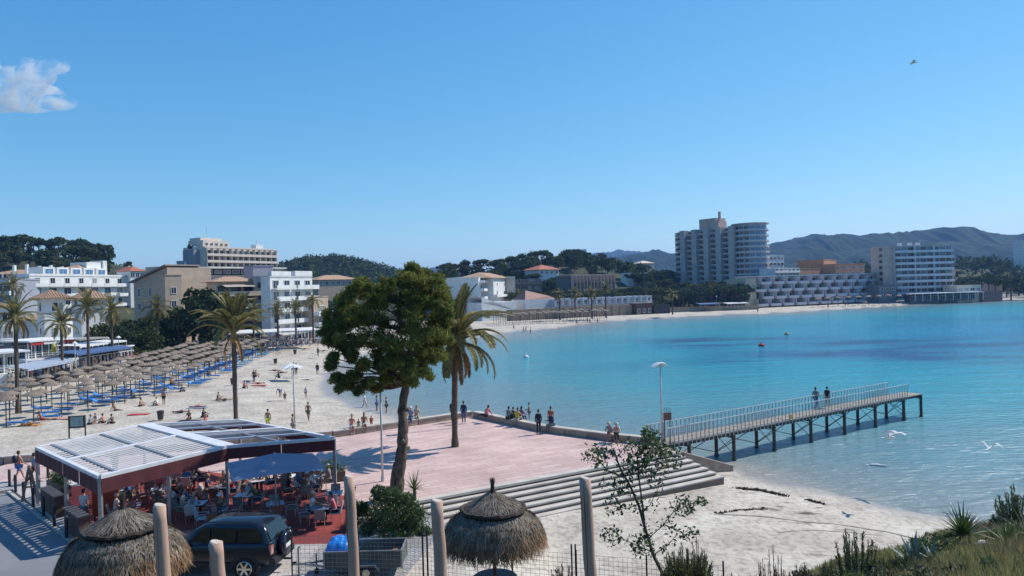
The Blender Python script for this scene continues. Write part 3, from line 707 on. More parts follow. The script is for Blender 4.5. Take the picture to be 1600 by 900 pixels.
b = Bld('apartment_block', 'cream apartment house with three deep terraces and brown awnings, right of the dark pine', (338, 168), (398, 174), 1.5, ztop((338, 168), 440), 6, cream_wall, parapet=0)
hip_roof('roof', b.w, b.dp, 1.2, 1.0, tile_roof, b.root, b.h)
for k in range(4):
    z = b.h - 3.3 - k * 2.9
    MB().box((b.w / 2, -1.3, z), (b.w + .8, 2.6, .22)).obj('floor_slab', cream_wall, b.root); MB().box((b.w / 2, -2.5, z + .5), (b.w + .8, .12, .9)).obj('parapet', cream_wall, b.root)
    b.grid('front', 3, z + .1, 3, 1, (2.2, 2.0), sill=.1, frame=mat('brown_frame', (.14, .08, .05)))
    a = MB(); a.add([(1, -3.0, z + 2.0), (b.w - 1, -3.0, z + 2.0), (b.w - 1, -.1, z + 2.7), (1, -.1, z + 2.7)], [(0, 1, 2, 3)]); a.obj('awning', mat('beige_cloth', (.5, .42, .34)), b.root)
b = Bld('apartment_block', 'grey apartment wing with brown windows between the terraces and the white balconies', (397, 172), (424, 174), 1.2, ztop((400, 172), 433), 5, mat('warm_grey', (.44, .40, .37), (.37, .34, .31), .6), parapet=.3)
b.grid('front', 1, b.h - 3.4, 2.75, 5, (2.3, 1.2), frame=mat('brown_frame', (.14, .08, .05)), glass=mat('brown_shutter', (.12, .05, .035), (.08, .035, .03), 5))
b = Bld('apartment_block', 'white apartment block with long white balconies by the end of the beach', (422, 167), (488, 181), 1.0, ztop((422, 167), 433), 2.6, white_wall, parapet=.2)
for k in range(6):
    z = b.h - 2.8 - k * 2.6
    for x0, x1 in ((.3, b.w * .46), (b.w * .5, b.w + .4)):
        q = MB(); q.box(((x0 + x1) / 2, -.9, 0), (x1 - x0, 1.8, .18)); q.box(((x0 + x1) / 2, -1.75, .5), (x1 - x0, .1, .85)); q.obj('balcony', white_wall, b.root, loc=(0, 0, z))
    b.grid('front', 4, z + .1, 2.6, 1, (1.9, 1.9), sill=.05)
q = MB(); q.box((b.w * .25, 0, 0), (b.w * .45, 1, 1.1)); q.obj('roof_box', white_wall, b.root, loc=(0, .3, b.h + .8)); q = MB(); q.box((b.w * .78, 0, 0), (b.w * .42, 1, 1.2)); q.obj('roof_box', white_wall, b.root, loc=(0, .3, b.h + .9))
Bld('apartment_block', 'lilac grey stair block rising behind the grey and white apartments', (396, 186), (428, 190), 2, ztop((410, 188), 416), 5, mat('lilac_render', (.42, .38, .45)), parapet=.2)
b = Bld('apartment_block', 'small white house with stacked terraces right of the white apartment block', (489, 176), (512, 182), 1.0, ztop((500, 178), 464), 10, beige_wall, parapet=.2)
b.grid('front', 1, 1, 2.6, 3, (2.4, 1.4), balc=dict(d=1.5, slab=white_wall, rail=white_wall))
b = Bld('house', 'low brown house behind the trees right of the white apartment block', (497, 300), (560, 312), 8, ztop((500, 300), 437), 12, beige_wall, parapet=0); hip_roof('roof', b.w, b.dp, 2, .6, tile_roof, b.root, b.h); b.grid('front', 7, b.h - 3, 3, 1)
b = Bld('house', 'small red roofed house left of the sloping brown roof', (204, 240), (226, 244), 5, ztop((210, 240), 423), 8, white_wall, parapet=0); hip_roof('roof', b.w, b.dp, 1.6, .5, red_roof, b.root, b.h); b.grid('front', 3, b.h - 3, 3, 1)

# 5 long hotel slab on the hill, with letters on the lower roof
b = Bld('hotel', 'long cream hotel slab with penthouse on the hilltop, left of centre', (322, 366), (431, 406), 14, ztop((322, 366), 387), 16, mat('warm_cream', (.72, .62, .53), (.62, .53, .45), .5, .85), parapet=.7)
for k in range(6):
    z = b.h - 3.35 - k * 3.3
    MB().box((b.w / 2, -.8, z), (b.w, 1.6, 1.25)).obj('parapet', b.wall, b.root); 
    b.grid('front', 12, z + .6, 3, 1, (2.6, 1.6), sill=.1, frame=mat('brown_frame', (.14, .08, .05)))
for i in range(13): MB().box((b.w * i / 12, -.75, b.h / 2 + .5), (.25, 1.4, b.h - 1)).obj('fin', cream_wall, b.root)
b.box('penthouse', (9, 8, b.h + 2.0), (16, 11, 4), b.wall); b.box('penthouse', (8, 9, b.h + 4.7), (13, 8, 1.4), b.wall)
for i in range(5): put('window', win_mesh(1.6, 1.3, wp, glass_dark), b.root, (3 + i * 3, 2.45, b.h + 1.4))
b.box('roof_tank', (b.w - 7, 6, b.h + 1.6), (5, 4, 3.2), white_wall); MB().tube([(b.w - 7, 6, b.h + 3), (b.w - 7, 6, b.h + 6)], .2, 5).obj('aerial', wp, b.root); MB().tube([(6, 6, b.h + 5), (6, 6, b.h + 11)], .14, 5).obj('aerial', wp, b.root)
b.box('stair_tower', (-1.5, 8, b.h / 2 - .4), (4, 8, b.h - .8), mat('shaded_side', (.3, .3, .34)))  # shaded end of the hotel, the blue-grey shade put into its colour
MB().sphere((-1.5, 9, b.h + 1.0), (1.4, 1.4, 1.2)).obj('roof_tank', dark_metal, b.root); MB().box((-1, 6, b.h + .3), (1.6, 1.6, 1.6)).obj('roof_tank', white_wall, b.root)
A = (277, 368); b = Bld('hotel', 'low blue grey roof block with pale panels in front of the hilltop hotel', (277, 366), (328, 370), 14, ztop((300, 366), 408), 8, bluegrey, parapet=.3)
for i in range(9): MB().box((4 + i * 1.5, -.15, b.h - 1.2), (.8, .2, 1.8)).obj('panel', white_paint, b.root)

# 6 centre: white hotel, long low white row, red roof villa, hill houses
b = Bld('hotel', 'white hotel with small balconies at the bend of the bay, right of the big pine', (720, 292), (752, 296), 1.5, ztop((720, 292), 434), 14, white_wall, parapet=.3)
b.grid('front', 3, b.h - 3.2, 3.1, 1, (1.1, 1.1)); b.grid('front', 3, b.h - 6.4, 3.1, 1, (1.1, 1.1)); b.grid('front', 3, b.h - 9.6, 3.1, 1, (1.1, 1.1))
b2 = Bld('hotel', 'low grey white hotel wing with window bands just right of the big pine', (690, 283), (721, 291), 1.5, ztop((690, 283), 444), 14, mat('shaded_white', (.52, .52, .56)), parapet=.3); b2.grid('front', 3, 1.2, 3.3, 4, (2, 1.3))  # lilac grey is shade on white walls, put into the colour
b3 = Bld('hotel', 'white balcony wing with tiled roof facing the sun at the bend of the bay', (748, 276), (772, 304), 1.5, ztop((748, 280), 434), 14, white_wall, parapet=.2)
for k in range(5): b3.grid('front', 3, 1.0 + k * 3.05, 3, 1, (2.2, 1.5), balc=dict(d=1.8, w=.72))
b4 = Bld('hotel', 'white hotel end with tiled roof and ochre side wall at the bend of the bay', (771, 284), (793, 306), 1.5, ztop((775, 290), 434), 12, white_wall, parapet=0); b4.grid('front', 2, b4.h - 4, 3, 1, (1, 1)); b4.grid('front', 2, b4.h - 7.5, 3, 1, (2, 1.4), balc=dict(d=1.5))
hip_roof('roof', b4.w + 6, b4.dp, 2.2, 1, tile_roof, b4.root, b4.h).location.x = -5
b = Bld('apartment_block', 'ochre flank building beside the white hotel with the tiled roof', (792, 302), (805, 304), 1.5, ztop((798, 302), 433), 12, cream_wall, parapet=.3)
b = Bld('restaurant', 'white sloping beach restaurant wing below the white hotel', (752, 262), (806, 272), 1.2, ztop((780, 265), 472), 8, white_wall, parapet=0)
q = MB(); q.add([(0, 0, 0), (b.w, 0, -3.5), (b.w, b.dp, -3.5), (0, b.dp, 2), (0, 0, 2), (0, b.dp, 0)], [(4, 1, 2, 3), (0, 1, 4), (5, 3, 2)]); q.obj('roof', white_wall, b.root, loc=(0, 0, b.h)); b.grid('front', 6, .6, 3, 1, (2.2, 1.6))
b = Bld('apartment_block', 'grey brown balcony block behind the pines right of the white hotel', (803, 318), (846, 324), 3, ztop((820, 318), 441), 12, mat('dark_concrete', (.17, .15, .14), (.12, .11, .1)), parapet=.3); b.grid('front', 8, 2, 2.9, 4, (2.1, 1.5), frame=beige_wall, balc=dict(d=1, open=True, rail=beige_wall))
b = Bld('house', 'white house with long brown roof at the left end of the low beachfront row', (820, 272), (868, 280), 2, ztop((830, 272), 468), 9, white_wall, parapet=0)
q = MB(); q.add([(0, 0, 0), (b.w, 0, 0), (b.w, b.dp, 0), (0, b.dp, 0), (3, 4, 3.4), (b.w, 4, 1.0)], [(0, 1, 5, 4), (1, 2, 5), (2, 3, 4, 5), (3, 0, 4)]); q.obj('roof', mat('brown_tiles', (.3, .15, .11), (.22, .11, .08), 3), b.root, loc=(0, 0, b.h)); b.grid('front', 5, .5, 2.6, 1, (1.2, 1.2))
b = Bld('hotel', 'long low white beachfront row of rooms above the ochre stone wall', (866, 276), (1018, 300), 5.2, ztop((866, 276), 469), 9, mat('shaded_white', (.52, .52, .56)), parapet=.35, roofm=white_wall)  # white row in shade, the lilac tint painted into its walls
b.grid('front', 15, 0, 3, 1, (1.4, 1.5), sill=.4, balc=dict(d=.8, w=.6, open=True, slab=white_wall, rail=wp)); 
for i in range(15): MB().box((b.w * i / 15, -.4, 1.5), (.25, .8, 3.0)).obj('divider', white_wall, b.root)
o, rz, w_ = corner((795, 262), (1012, 292)); rw = thing('retaining_wall', 'ochre stone retaining wall with buttresses along the far beach', 'wall', (o.x, o.y, 0), rz)
MB().box((w_ / 2, 1, 2.4), (w_, 2, 4.8)).obj('wall', stone_wall, rw)
for i in range(17): MB().box((w_ * (i + .3) / 17, -.2, 2.2), (.7, .5, 4.4)).obj('buttress', stone_wall, rw)
b = Bld('kiosk', 'dark red brown beach hut at the right end of the ochre wall', (993, 286), (1018, 290), .8, 5.2, 4, mat('red_brown', (.12, .045, .035)), parapet=.2, roofm=cream_wall); b.grid('front', 3, 0, 3, 1, (1.2, 1.6), sill=.6)
b = Bld('kiosk', 'dark fenced enclosure right of the red brown beach hut', (1021, 290), (1046, 292), .8, 4.0, 4, mat('dark_shop', (.07, .065, .06)), parapet=.2)
b = Bld('hotel', 'brown framed balcony hotel half hidden in pines above the low white row', (893, 335), (958, 348), 6, ztop((893, 335), 431), 12, mat('dark_concrete', (.17, .15, .14)), parapet=.5, roofm=beige_wall)
b.grid('front', 12, b.h - 9.2, 3.1, 3, (1.4, 1.8), sill=.2)
for i in range(13): MB().box((b.w * i / 12, -.8, b.h / 2), (.3, 1.6, b.h)).obj('fin', pink_wall, b.root)
for k in range(3): MB().box((b.w / 2, -.75, b.h - 3.1 * k - 3.1), (b.w, 1.3, .25)).obj('floor_slab', beige_wall, b.root)
b = Bld('villa', 'white villa with a bright red hipped roof among the pines on the hill', (843, 372), (874, 380), 12, ztop((850, 372), 421), 12, white_wall, parapet=0); hip_roof('roof', b.w, b.dp, 2.6, 1, red_roof, b.root, b.h); b.grid('front', 4, b.h - 3, 3, 1, (1.4, 1.2))
b = Bld('apartment_block', 'cream hill house with palms on its roofline, top of the centre hill', (785, 430), (836, 440), 14, ztop((800, 430), 407), 10, cream_wall, parapet=.4); b.grid('front', 8, b.h - 3, 3, 2, (1.4, 1.4))
b.box('wing', (4, -2, b.h / 2 - 1), (9, 4, b.h - 2), beige_wall)
b = Bld('villa', 'white villa lower on the centre hill between pines', (818, 400), (836, 404), 12, ztop((825, 400), 413), 8, white_wall, parapet=.2); b.grid('front', 3, b.h - 3.4, 3, 1, (1.3, 1.2))
b = Bld('castle_house', 'white block house crowning the centre hilltop', (896, 480), (918, 486), 18, ztop((900, 480), 391), 10, white_wall, parapet=.8); b.grid('front', 3, b.h - 4, 3, 1, (1.4, 1.6))
b.box('wing', (14, 4, b.h / 2 - 1.8), (11, 8, b.h - 3.6), white_wall); b.box('wing', (22, 5, b.h / 2 - 3), (6, 8, b.h - 6), white_wall)
b = Bld('villa', 'white villa low wall among pines left of the tall tower block', (982, 390), (1012, 394), 12, ztop((990, 390), 426), 8, white_wall, parapet=0); b.grid('front', 5, b.h - 2.6, 3, 1, (1.4, 1.0))
b = Bld('villa', 'pale villa on the ridge left of the tall tower block', (1003, 470), (1023, 476), 14, ztop((1010, 470), 411), 8, cream_wall, parapet=0); hip_roof('roof', b.w, b.dp, 1.6, .5, cream_wall, b.root, b.h)

# 7 the tall serrated tower block
tw_m = mat('tower_concrete', (.50, .44, .40), (.42, .37, .34), .3, .9)
o, rz, w_ = corner((1058, 425), (1152, 392))
T = thing('tower_block', 'tall grey apartment tower with serrated balcony bays and a pink roof box', 'tower block', (o.x, o.y, 6), rz)
zt = ztop((1058, 425), 363) - 6
MB().box((w_ / 2, 10, zt / 2), (w_, 17, zt)).obj('wall', tw_m, T)
bay = w_ / 5; nfl = int(zt / 2.95)
for c in range(5):
    x = bay * c
    MB().box((x + bay * .80, -.4, zt / 2 - .01), (bay * .40, 4.2, zt + .6)).obj('fin_wall', tw_m, T)
    for k in range(nfl):
        z = zt - 2.9 * (k + 1)
        q = MB(); q.box((0, -.8, 0), (bay * .6, 2.4, .2)); q.box((0, -1.95, .5), (bay * .6, .12, .9)); q.box((-bay * .3, -.8, 1.3), (.2, 2.2, 2.6))
        key = ('tw', round(bay, 2)); 
        if key not in _wm: _wm[key] = q.mesh('balcony', mat('balcony_concrete', (.53, .48, .44), (.45, .40, .37), .5))
        put('balcony', _wm[key], T, (x + bay * .3, 1.4, z)); put('window', win_mesh(round(bay * .45, 2), 2.0, grey_metal, glass_dark, 3), T, (x + bay * .3, 1.48, z + .2))
c1 = MB()   # curved right end, with rings of balconies
cx, cy, rr = w_ + 3.2, 8.0, 8.2
for k in range(1):
    c1.tube([(cx, cy, 0), (cx, cy, zt + .8)], rr, 22)
c1.obj('curved_wall', mat('end_wall', (.5, .5, .52), (.42, .43, .45), .4), T, smooth=False)
for k in range(nfl):
    z = zt - 2.9 * (k + 1)
    q = MB(); q.tube([(0, 0, 0), (0, 0, 1.0)], 9.5, 22)
    if 'ring' not in _wm: _wm['ring'] = q.mesh('balcony_ring', mat('ring_paint', (.5, .5, .5), (.42, .42, .43), .5))
    put('balcony_ring', _wm['ring'], T, (cx, cy, z))
    for th in np.arange(-1.9, 1.2, .36):
        ww = win_mesh(2.3, 1.55, grey_metal, glass_dark if th < -.9 else glass_blue, 2)
        put('window', ww, T, (cx + rr * math.cos(th) * .995, cy + rr * math.sin(th) * .995, z + 1.1), th + PI / 2)
MB().tube([(cx, cy, zt + .8), (cx, cy, zt + 1.3)], 9.8, 22).obj('roof_slab', tw_m, T)
MB().box((w_ * .50, 7, zt + 3), (11, 9, 6.0)).obj('roof_box', pink_wall, T); MB().box((w_ * .62, 5, zt + 2), (7, 7, 4)).obj('roof_box', pink_wall, T); MB().tube([(w_ * .64, 6, zt), (w_ * .64, 6, zt + 9.5)], .8, 8).obj('chimney', pink_wall, T)
# 8 right side
b = Bld('villa', 'white modern villa among pines just right of the tall tower block', (1203, 405), (1226, 412), 8, ztop((1205, 405), 399), 9, white_wall, parapet=.3); b.grid('front', 4, b.h - 3.2, 3.1, 3, (2, 1.4))
b = Bld('villa', 'white villa with glass balconies below the pines left of the orange houses', (1212, 360), (1250, 372), 6, ztop((1215, 360), 420), 9, white_wall, parapet=.3); b.grid('front', 6, 1, 3.1, 4, (1.9, 1.6), balc=dict(d=1.2, open=True, rail=wp))
b = Bld('villa', 'orange villa with arches right of the white glass balcony villa', (1246, 380), (1282, 392), 6, ztop((1250, 380), 420), 9, orange_wall, parapet=.3); b.grid('front', 5, 2, 3.1, 4, (1.6, 1.6))
b = Bld('apartment_block', 'orange apartment house behind the stepped terrace hotel', (1288, 395), (1308, 412), 6, ztop((1290, 395), 406), 14, orange_wall, parapet=.3)
b = Bld('apartment_block', 'orange flat roofed apartment house with window bands behind the stepped hotel', (1306, 388), (1352, 400), 6, ztop((1310, 388), 413), 12, orange_wall, parapet=.3); b.grid('front', 6, b.h - 3.4, 3.1, 3, (1.9, 1.4))
lil = mat('shade_white', (.56, .55, .58), (.48, .47, .5), .4, .85)
o, rz, w_ = corner((1184, 322), (1372, 352)); ST = thing('hotel', 'four storey stepped terrace hotel of staggered white balconies and cream walls along the far beach', 'hotel', (o.x, o.y, 1.5), rz)
hS = PD(1184, 433, 322).z - 1.5
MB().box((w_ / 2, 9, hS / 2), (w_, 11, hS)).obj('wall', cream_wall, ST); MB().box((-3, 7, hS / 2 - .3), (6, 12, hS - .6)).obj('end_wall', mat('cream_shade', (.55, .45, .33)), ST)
nb_ = 10; fh = hS / 4; bw = w_ / nb_
for k in range(4):
    off = (k % 2) * bw * .5; stp = 1.1 * (3 - k)
    for i in range(nb_):
        x = bw * (i + .5) + off - bw * .25
        q = MB(); q.box((0, 0, 0), (bw * .78, 3.2, .22)); q.box((0, -1.55, .55), (bw * .78, .14, 1.0)); q.box((-bw * .39, 0, fh / 2), (.22, 3.1, fh - .25)); q.box((bw * .39, 0, fh / 2), (.22, 3.1, fh - .25)); q.box((bw * .5, .9, fh / 2), (bw * .26, 1.2, fh - .02))
        if 'stp' not in _wm: _wm['stp'] = q.mesh('balcony', lil)
        put('balcony', _wm['stp'], ST, (x, 2.0 - stp * .5, k * fh)); put('window', win_mesh(round(bw * .62, 2), 2.1, wp, glass_dark, 3), ST, (x, 3.45, k * fh + .15))
MB().box((w_ / 2, 8, hS + .3), (w_ + .5, 13, .5)).obj('roof_slab', lil, ST)
# right hotel
o, rz, w_ = corner((1400, 346), (1494, 346)); H = thing('hotel', 'large eight storey pale hotel with window bands at the right, before the blue hills', 'hotel', (o.x, o.y, 1.5), rz + R(4))
hH = PD(1400, 386, 346).z - 1.5
MB().box((w_ / 2, 8, hH / 2), (w_, 15, hH)).obj('wall', lil, H); MB().box((-2.6, 6.5, hH / 2 + .3), (5.2, 10, hH + .6)).obj('end_wall', pink_wall, H)
fh = hH / 9
for k in range(9):
    MB().box((w_ / 2, -.5, k * fh + .55), (w_, 1.4, 1.05)).obj('parapet', lil, H)
    for i in range(9):
        x = w_ * (i + .5) / 9; put('window', win_mesh(round(w_ / 9 * .84, 2), 1.5, grey_metal, glass_dark if rnd.random() < .7 else mat('curtain_glass', (.22, .23, .26), rough=.3), 2), H, (x, .46, k * fh + 1.1))
    put('balcony', balc_mesh(6.0, 1.8, 1.0, lil, lil), H, (w_, 7, k * fh + .05), PI / 2)
    MB().box((-5.3, 3, k * fh + 1.8), (.3, 2.2, 1.3)).obj('window', glass_dark, H)
for x in (w_ * .33, w_ * .66): MB().box((x, -.35, hH / 2), (.4, 1.2, hH)).obj('fin', lil, H)
MB().box((w_ / 2, 8, hH + .3), (w_ + .6, 15.5, .5)).obj('roof_slab', pink_wall, H)
for x in (6, 11, 15): MB().box((x, 6, hH + 1.2), (1.5, 1.5, 1.6)).obj('roof_tank', wp, H)
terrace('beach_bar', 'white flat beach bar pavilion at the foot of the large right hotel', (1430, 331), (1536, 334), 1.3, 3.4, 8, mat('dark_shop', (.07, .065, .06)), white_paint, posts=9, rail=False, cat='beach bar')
b = Bld('restaurant', 'cream upper terrace block right of the large pale hotel', (1496, 338), (1533, 342), 1.5, 7.6, 8, cream_wall, parapet=.4); b.grid('front', 4, 3, 3, 1, (2.4, 1.3))
b = Bld('garden_wall', 'red brown garden wall beneath the pines at the right edge', (1535, 340), (1566, 344), 1, 5.0, 2, mat('red_brown2', (.25, .12, .09)), parapet=.1, cat='wall')
b = Bld('tower_block', 'small white tower block at the right edge against the blue hills', (1611, 512), (1660, 522), 5, ztop((1611, 512), 376), 12, white_wall, parapet=.4); b.grid('front', 6, b.h - 24, 3, 8, (2, 1.5), balc=dict(d=1))
b = Bld('villa', 'cream shed roof house beside the stepped terrace hotel', (1373, 340), (1400, 342), 1.5, 9, 8, mat('grey_shade', (.2, .18, .18)), parapet=.3); b.grid('front', 3, 1, 3, 2, (1.6, 1.4))
b = Bld('villa', 'small brick house with pale gable among the pines at the right', (1550, 380), (1566, 384), 3, 10, 8, pink_wall, parapet=0); hip_roof('roof', b.w, b.dp, 2, .5, cream_wall, b.root, b.h); b.grid('front', 2, 3, 3, 1)
awning('blue beach bar awning below the dark pines left of the stepped hotel', (1093, 298), (1124, 300), 4.2, 4, blue_c, .4)
canopy('grey white beach bar canopy right of the blue awning on the far beach', (1136, 302), (1170, 305), 4.0, 4)
b = Bld('beach_wall', 'low brown wall behind the far beach under the dark pines', (1048, 300), (1185, 306), .8, 2.6, 1, stone_wall, parapet=.1, cat='wall')
# ---------------------------------------------------------------- vegetation
def OG(u, v):
    """where a photo bearing meets the ground sheet"""
    d = ray(u, v); ts = np.geomspace(3, 900, 900); x = d[0] * ts; y = d[1] * ts; z = CAMZ + d[2] * ts
    h = height(x, y); i = int(np.argmax(z < h)) if (z < h).any() else 899
    return Vector((x[i], y[i], h[i]))
def rand_dirs(n):
    v = nr.normal(size=(n, 3)); return v / np.linalg.norm(v, axis=1, keepdims=True)
def leaf_arrays(C, size, aspect=.45, up=0.0, jit=.35, dirs=None):
    """diamond leaf faces on centres C"""
    n = len(C); a = rand_dirs(n) if dirs is None else dirs; a = a + np.array([0, 0, up]); a /= np.linalg.norm(a, axis=1, keepdims=True)
    b_ = np.cross(a, rand_dirs(n)); b_ /= np.linalg.norm(b_, axis=1, keepdims=True) + 1e-9
    s = (size * (1 + jit * nr.normal(size=n)).clip(.4, 2))[:, None]
    V = np.stack([C - a * s * .5, C + b_ * s * aspect * .5, C + a * s * .5, C - b_ * s * aspect * .5], 1).reshape(-1, 3)
    return V, np.arange(4 * n).reshape(-1, 4)
def puff_points(centers, radii, n_each, shell=.55):
    out = []
    for c, r in zip(centers, radii):
        d = rand_dirs(n_each); rad = (shell + (1 - shell) * nr.random(n_each)) ** 1.0
        out.append(np.array(c) + d * np.array(r) * rad[:, None])
    return np.concatenate(out)
pine_leaf = mat('pine_needles', (.20, .215, .05), (.10, .125, .03), 1.0, .8, island=.5, spec=.2, trans=.4)
pine_far = mat('far_pine_needles', (.085, .11, .038), (.045, .065, .024), .25, .85, island=.4, spec=.15, trans=.15)
pine_far2 = mat('far_pine_light', (.12, .135, .045), (.065, .08, .028), .25, .85, island=.4, spec=.15, trans=.2); pine_far3 = mat('far_pine_dark', (.06, .09, .04), (.035, .055, .025), .25, .85, island=.4, spec=.15, trans=.15)
scrub_leaf = mat('scrub_leaves', (.10, .115, .035), (.055, .07, .02), .3, .8, island=.4, spec=.2, trans=.2)
bark = mat('pine_bark', (.19, .135, .10), (.05, .037, .03), 7, .95, 1.0, 14, stretch=(1, 1, .35))
palm_bark = mat('palm_bark', (.15, .11, .08), (.07, .05, .04), 6, .95, 1.0, 12, stretch=(1, 1, 2.5))
frond_m = mat('palm_frond', (.215, .19, .06), (.11, .115, .035), 2, .6, island=.4, spec=.4, trans=.3)
frond_dry = mat('dry_frond', (.34, .21, .09), (.22, .13, .06), 3, .8, island=.3, spec=.2)
stalk_m = mat('frond_stalk', (.30, .24, .09), (.2, .17, .06), 3, .7)

def tree_meshes(kind, k):
    if kind == 'umbrella':      # broad flat crowned pine, 1 unit = metre, about 8 m tall
        n = 22; cs = []; rs = []
        for i in range(n):
            a = rnd.random() * 6.28; q = math.sqrt(rnd.random()) * 3.1
            cs.append((math.cos(a) * q, math.sin(a) * q, 6.4 - q * .28 + rnd.uniform(-.5, .7))); rs.append((rnd.uniform(.8, 1.5), rnd.uniform(.8, 1.5), rnd.uniform(.45, .8)))
        pts = puff_points(cs, rs, 44); sz = .62
    elif kind == 'round':
        n = 24; cs = []; rs = []
        for i in range(n):
            d = rand_dirs(1)[0]; cs.append((d[0] * 2.1, d[1] * 2.1, 4.2 + d[2] * 2.5)); r = rnd.uniform(.8, 1.35); rs.append((r, r, r * .8))
        pts = puff_points(cs, rs, 44); sz = .62
    else:
        n = 16; cs = []; rs = []
        for i in range(n):
            a = rnd.random() * 6.28; q = math.sqrt(rnd.random()) * 1.6
            cs.append((math.cos(a) * q, math.sin(a) * q, .9 + rnd.random() * 1.2 - q * .3)); r = rnd.uniform(.5, .9); rs.append((r, r, r * .8))
        pts = puff_points(cs, rs, 36); sz = .4
    V, Fq = leaf_arrays(pts, sz, .6); m = scrub_leaf if kind == 'bush' else [pine_far, pine_far2, pine_far3, pine_far][k]
    cm = np_mesh('crown', V, Fq, m)
    t = MB(); H = {'umbrella': 6.2, 'round': 4.4, 'bush': 1.2}[kind]
    t.tube([(0, 0, -1.0), (.1, 0, H * .5), (rnd.uniform(-.3, .3), rnd.uniform(-.3, .3), H)], [.26, .19, .1] if kind != 'bush' else [.1, .08, .04], 6)
    if kind != 'bush':
        for j in range(5):
            a = j * 1.3 + k; t.tube([(.05, 0, H * .62), (math.cos(a) * 1.0, math.sin(a) * 1.0, H * .82), (math.cos(a) * 2.0, math.sin(a) * 2.0, H * 1.0)], [.1, .07, .03], 4)
    return cm, t.mesh('trunk', bark)
TM = {k: [tree_meshes(k, i) for i in range(4)] for k in ('umbrella', 'round', 'bush')}
def in_foot(x, y, pad=1.5):
    for ox, oy, rz, w_, dp in FOOT:
        dx, dy = x - ox, y - oy; a = dx * math.cos(rz) + dy * math.sin(rz); b_ = -dx * math.sin(rz) + dy * math.cos(rz)
        if -pad < a < w_ + pad and -pad < b_ < dp + pad: return True
    return False
def far_tree(kind, x, y, s, label, group=None, z=None, name='pine_tree', cat='tree'):
    cm, tm = rnd.choice(TM[kind]); z = gz(x, y) if z is None else z
    t = thing(name, label, cat, (x, y, z), rnd.random() * 6.28, group, s)
    put('crown', cm, t); put('trunk', tm, t); return t
def zone(u0, u1, D0, D1, n, s0, s1, label, group, kinds=('umbrella', 'round'), gap=3.2, name='pine_tree', cat='tree'):
    pl = []; tries = 0
    while len(pl) < n and tries < n * 14:
        tries += 1; D = rnd.uniform(D0, D1); u = rnd.uniform(u0, u1); x = ray(u, 450)[0] * D; y = D
        if in_foot(x, y) or any((x - a[2]) ** 2 + (y - a[3]) ** 2 < gap * gap for a in pl): continue
        pl.append((u, D, x, y))
    for i, (u, D, x, y) in enumerate(sorted(pl)):
        sz = rnd.uniform(s0, s1); big = 'larger' if sz > (s0 + s1) / 2 else 'smaller'
        far_tree(rnd.choice(kinds), x, y, sz, big + ' ' + label + ', ' + ordw(i + 1) + ' from the left', group, name=name, cat=cat)
zone(-40, 172, 335, 410, 56, 1.15, 1.6, 'pine above the hillside hotel', 'pines on the left ridge', gap=5)
zone(205, 292, 250, 330, 9, .8, 1.1, 'pine left of hilltop hotel', 'pines left of the hilltop hotel')
zone(488, 545, 192, 280, 16, 1.0, 1.4, 'tree behind white apartments', 'trees right of the white apartments', ('round',))
zone(640, 890, 345, 440, 46, 1.05, 1.5, 'pine on centre hill', 'pines on the centre hill', gap=5)
zone(800, 985, 298, 333, 34, 1.0, 1.35, 'pine behind beachfront row', 'pines behind the beachfront row', gap=4)
zone(795, 830, 300, 312, 6, 1.0, 1.3, 'pine beside white hotel at the bend', 'pines beside the white hotel', gap=3)
zone(872, 950, 400, 470, 24, .95, 1.3, 'pine below hilltop house', 'pines under the hilltop house', ('round',))
zone(960, 1068, 310, 410, 32, 1.1, 1.5, 'pine left of tower block', 'pines left of the tower block')
zone(1056, 1182, 309, 365, 34, 1.15, 1.55, 'tree at tower block foot', 'trees at the foot of the tower block', ('round', 'umbrella'), gap=4)
zone(836, 884, 345, 362, 8, 1.3, 1.6, 'pine before the red roofed villa', 'pines before the red roofed villa', gap=3)
zone(780, 838, 380, 408, 8, 1.1, 1.5, 'pine below the cream hill house', 'pines below the cream hill house', gap=4)
zone(1168, 1212, 345, 375, 6, 1.25, 1.5, 'pine right of tower block', 'pines right of the tower block', ('umbrella',), gap=4)
zone(1228, 1296, 352, 372, 7, 1.7, 1.95, 'pine above stepped hotel', 'pines above the stepped hotel', ('umbrella',), gap=6)
zone(1302, 1402, 398, 430, 9, 1.5, 1.8, 'pine behind orange houses', 'pines behind the orange houses', gap=5)
zone(1497, 1650, 352, 430, 30, 1.25, 1.75, 'pine right of large hotel', 'pines at the right edge', gap=5)
# thicket and gardens along the left promenade
zone(152, 250, 132, 150, 12, .75, 1.05, 'thicket tree behind left palms', 'thicket trees on the left promenade', ('round',), gap=2.2, name='thicket_tree')
zone(188, 330, 126, 150, 22, 1.0, 1.5, 'low bush behind left palms', 'bushes along the left promenade', ('bush',), gap=1.4, name='bush', cat='bush')
# the dark pine before the brown apartments: a tree of its own
for u, D, s, z in ((300, 152, 1.7, 3.0), (328, 150, 1.65, 1.5), (342, 154, 1.35, 1.8), (285, 156, 1.2, 1.8)):
    far_tree('round', ray(u, 450)[0] * D, D, s, {300: 'dark round pine standing tallest before the brown apartments', 328: 'dark round pine right of the tallest one, before the brown apartments', 342: 'smaller dark pine touching the terrace house with brown awnings', 285: 'smaller dark pine against the brown sloping roof house'}[u], z=z)
far_tree('round', ray(515, 450)[0] * 178, 178, .7, 'light green round bush where the left promenade ends behind the big pine', z=1.5)
zone(226, 268, 156, 163, 5, .95, 1.25, 'pine before brown sloping roof house', 'pines before the brown sloping roof house', gap=3)
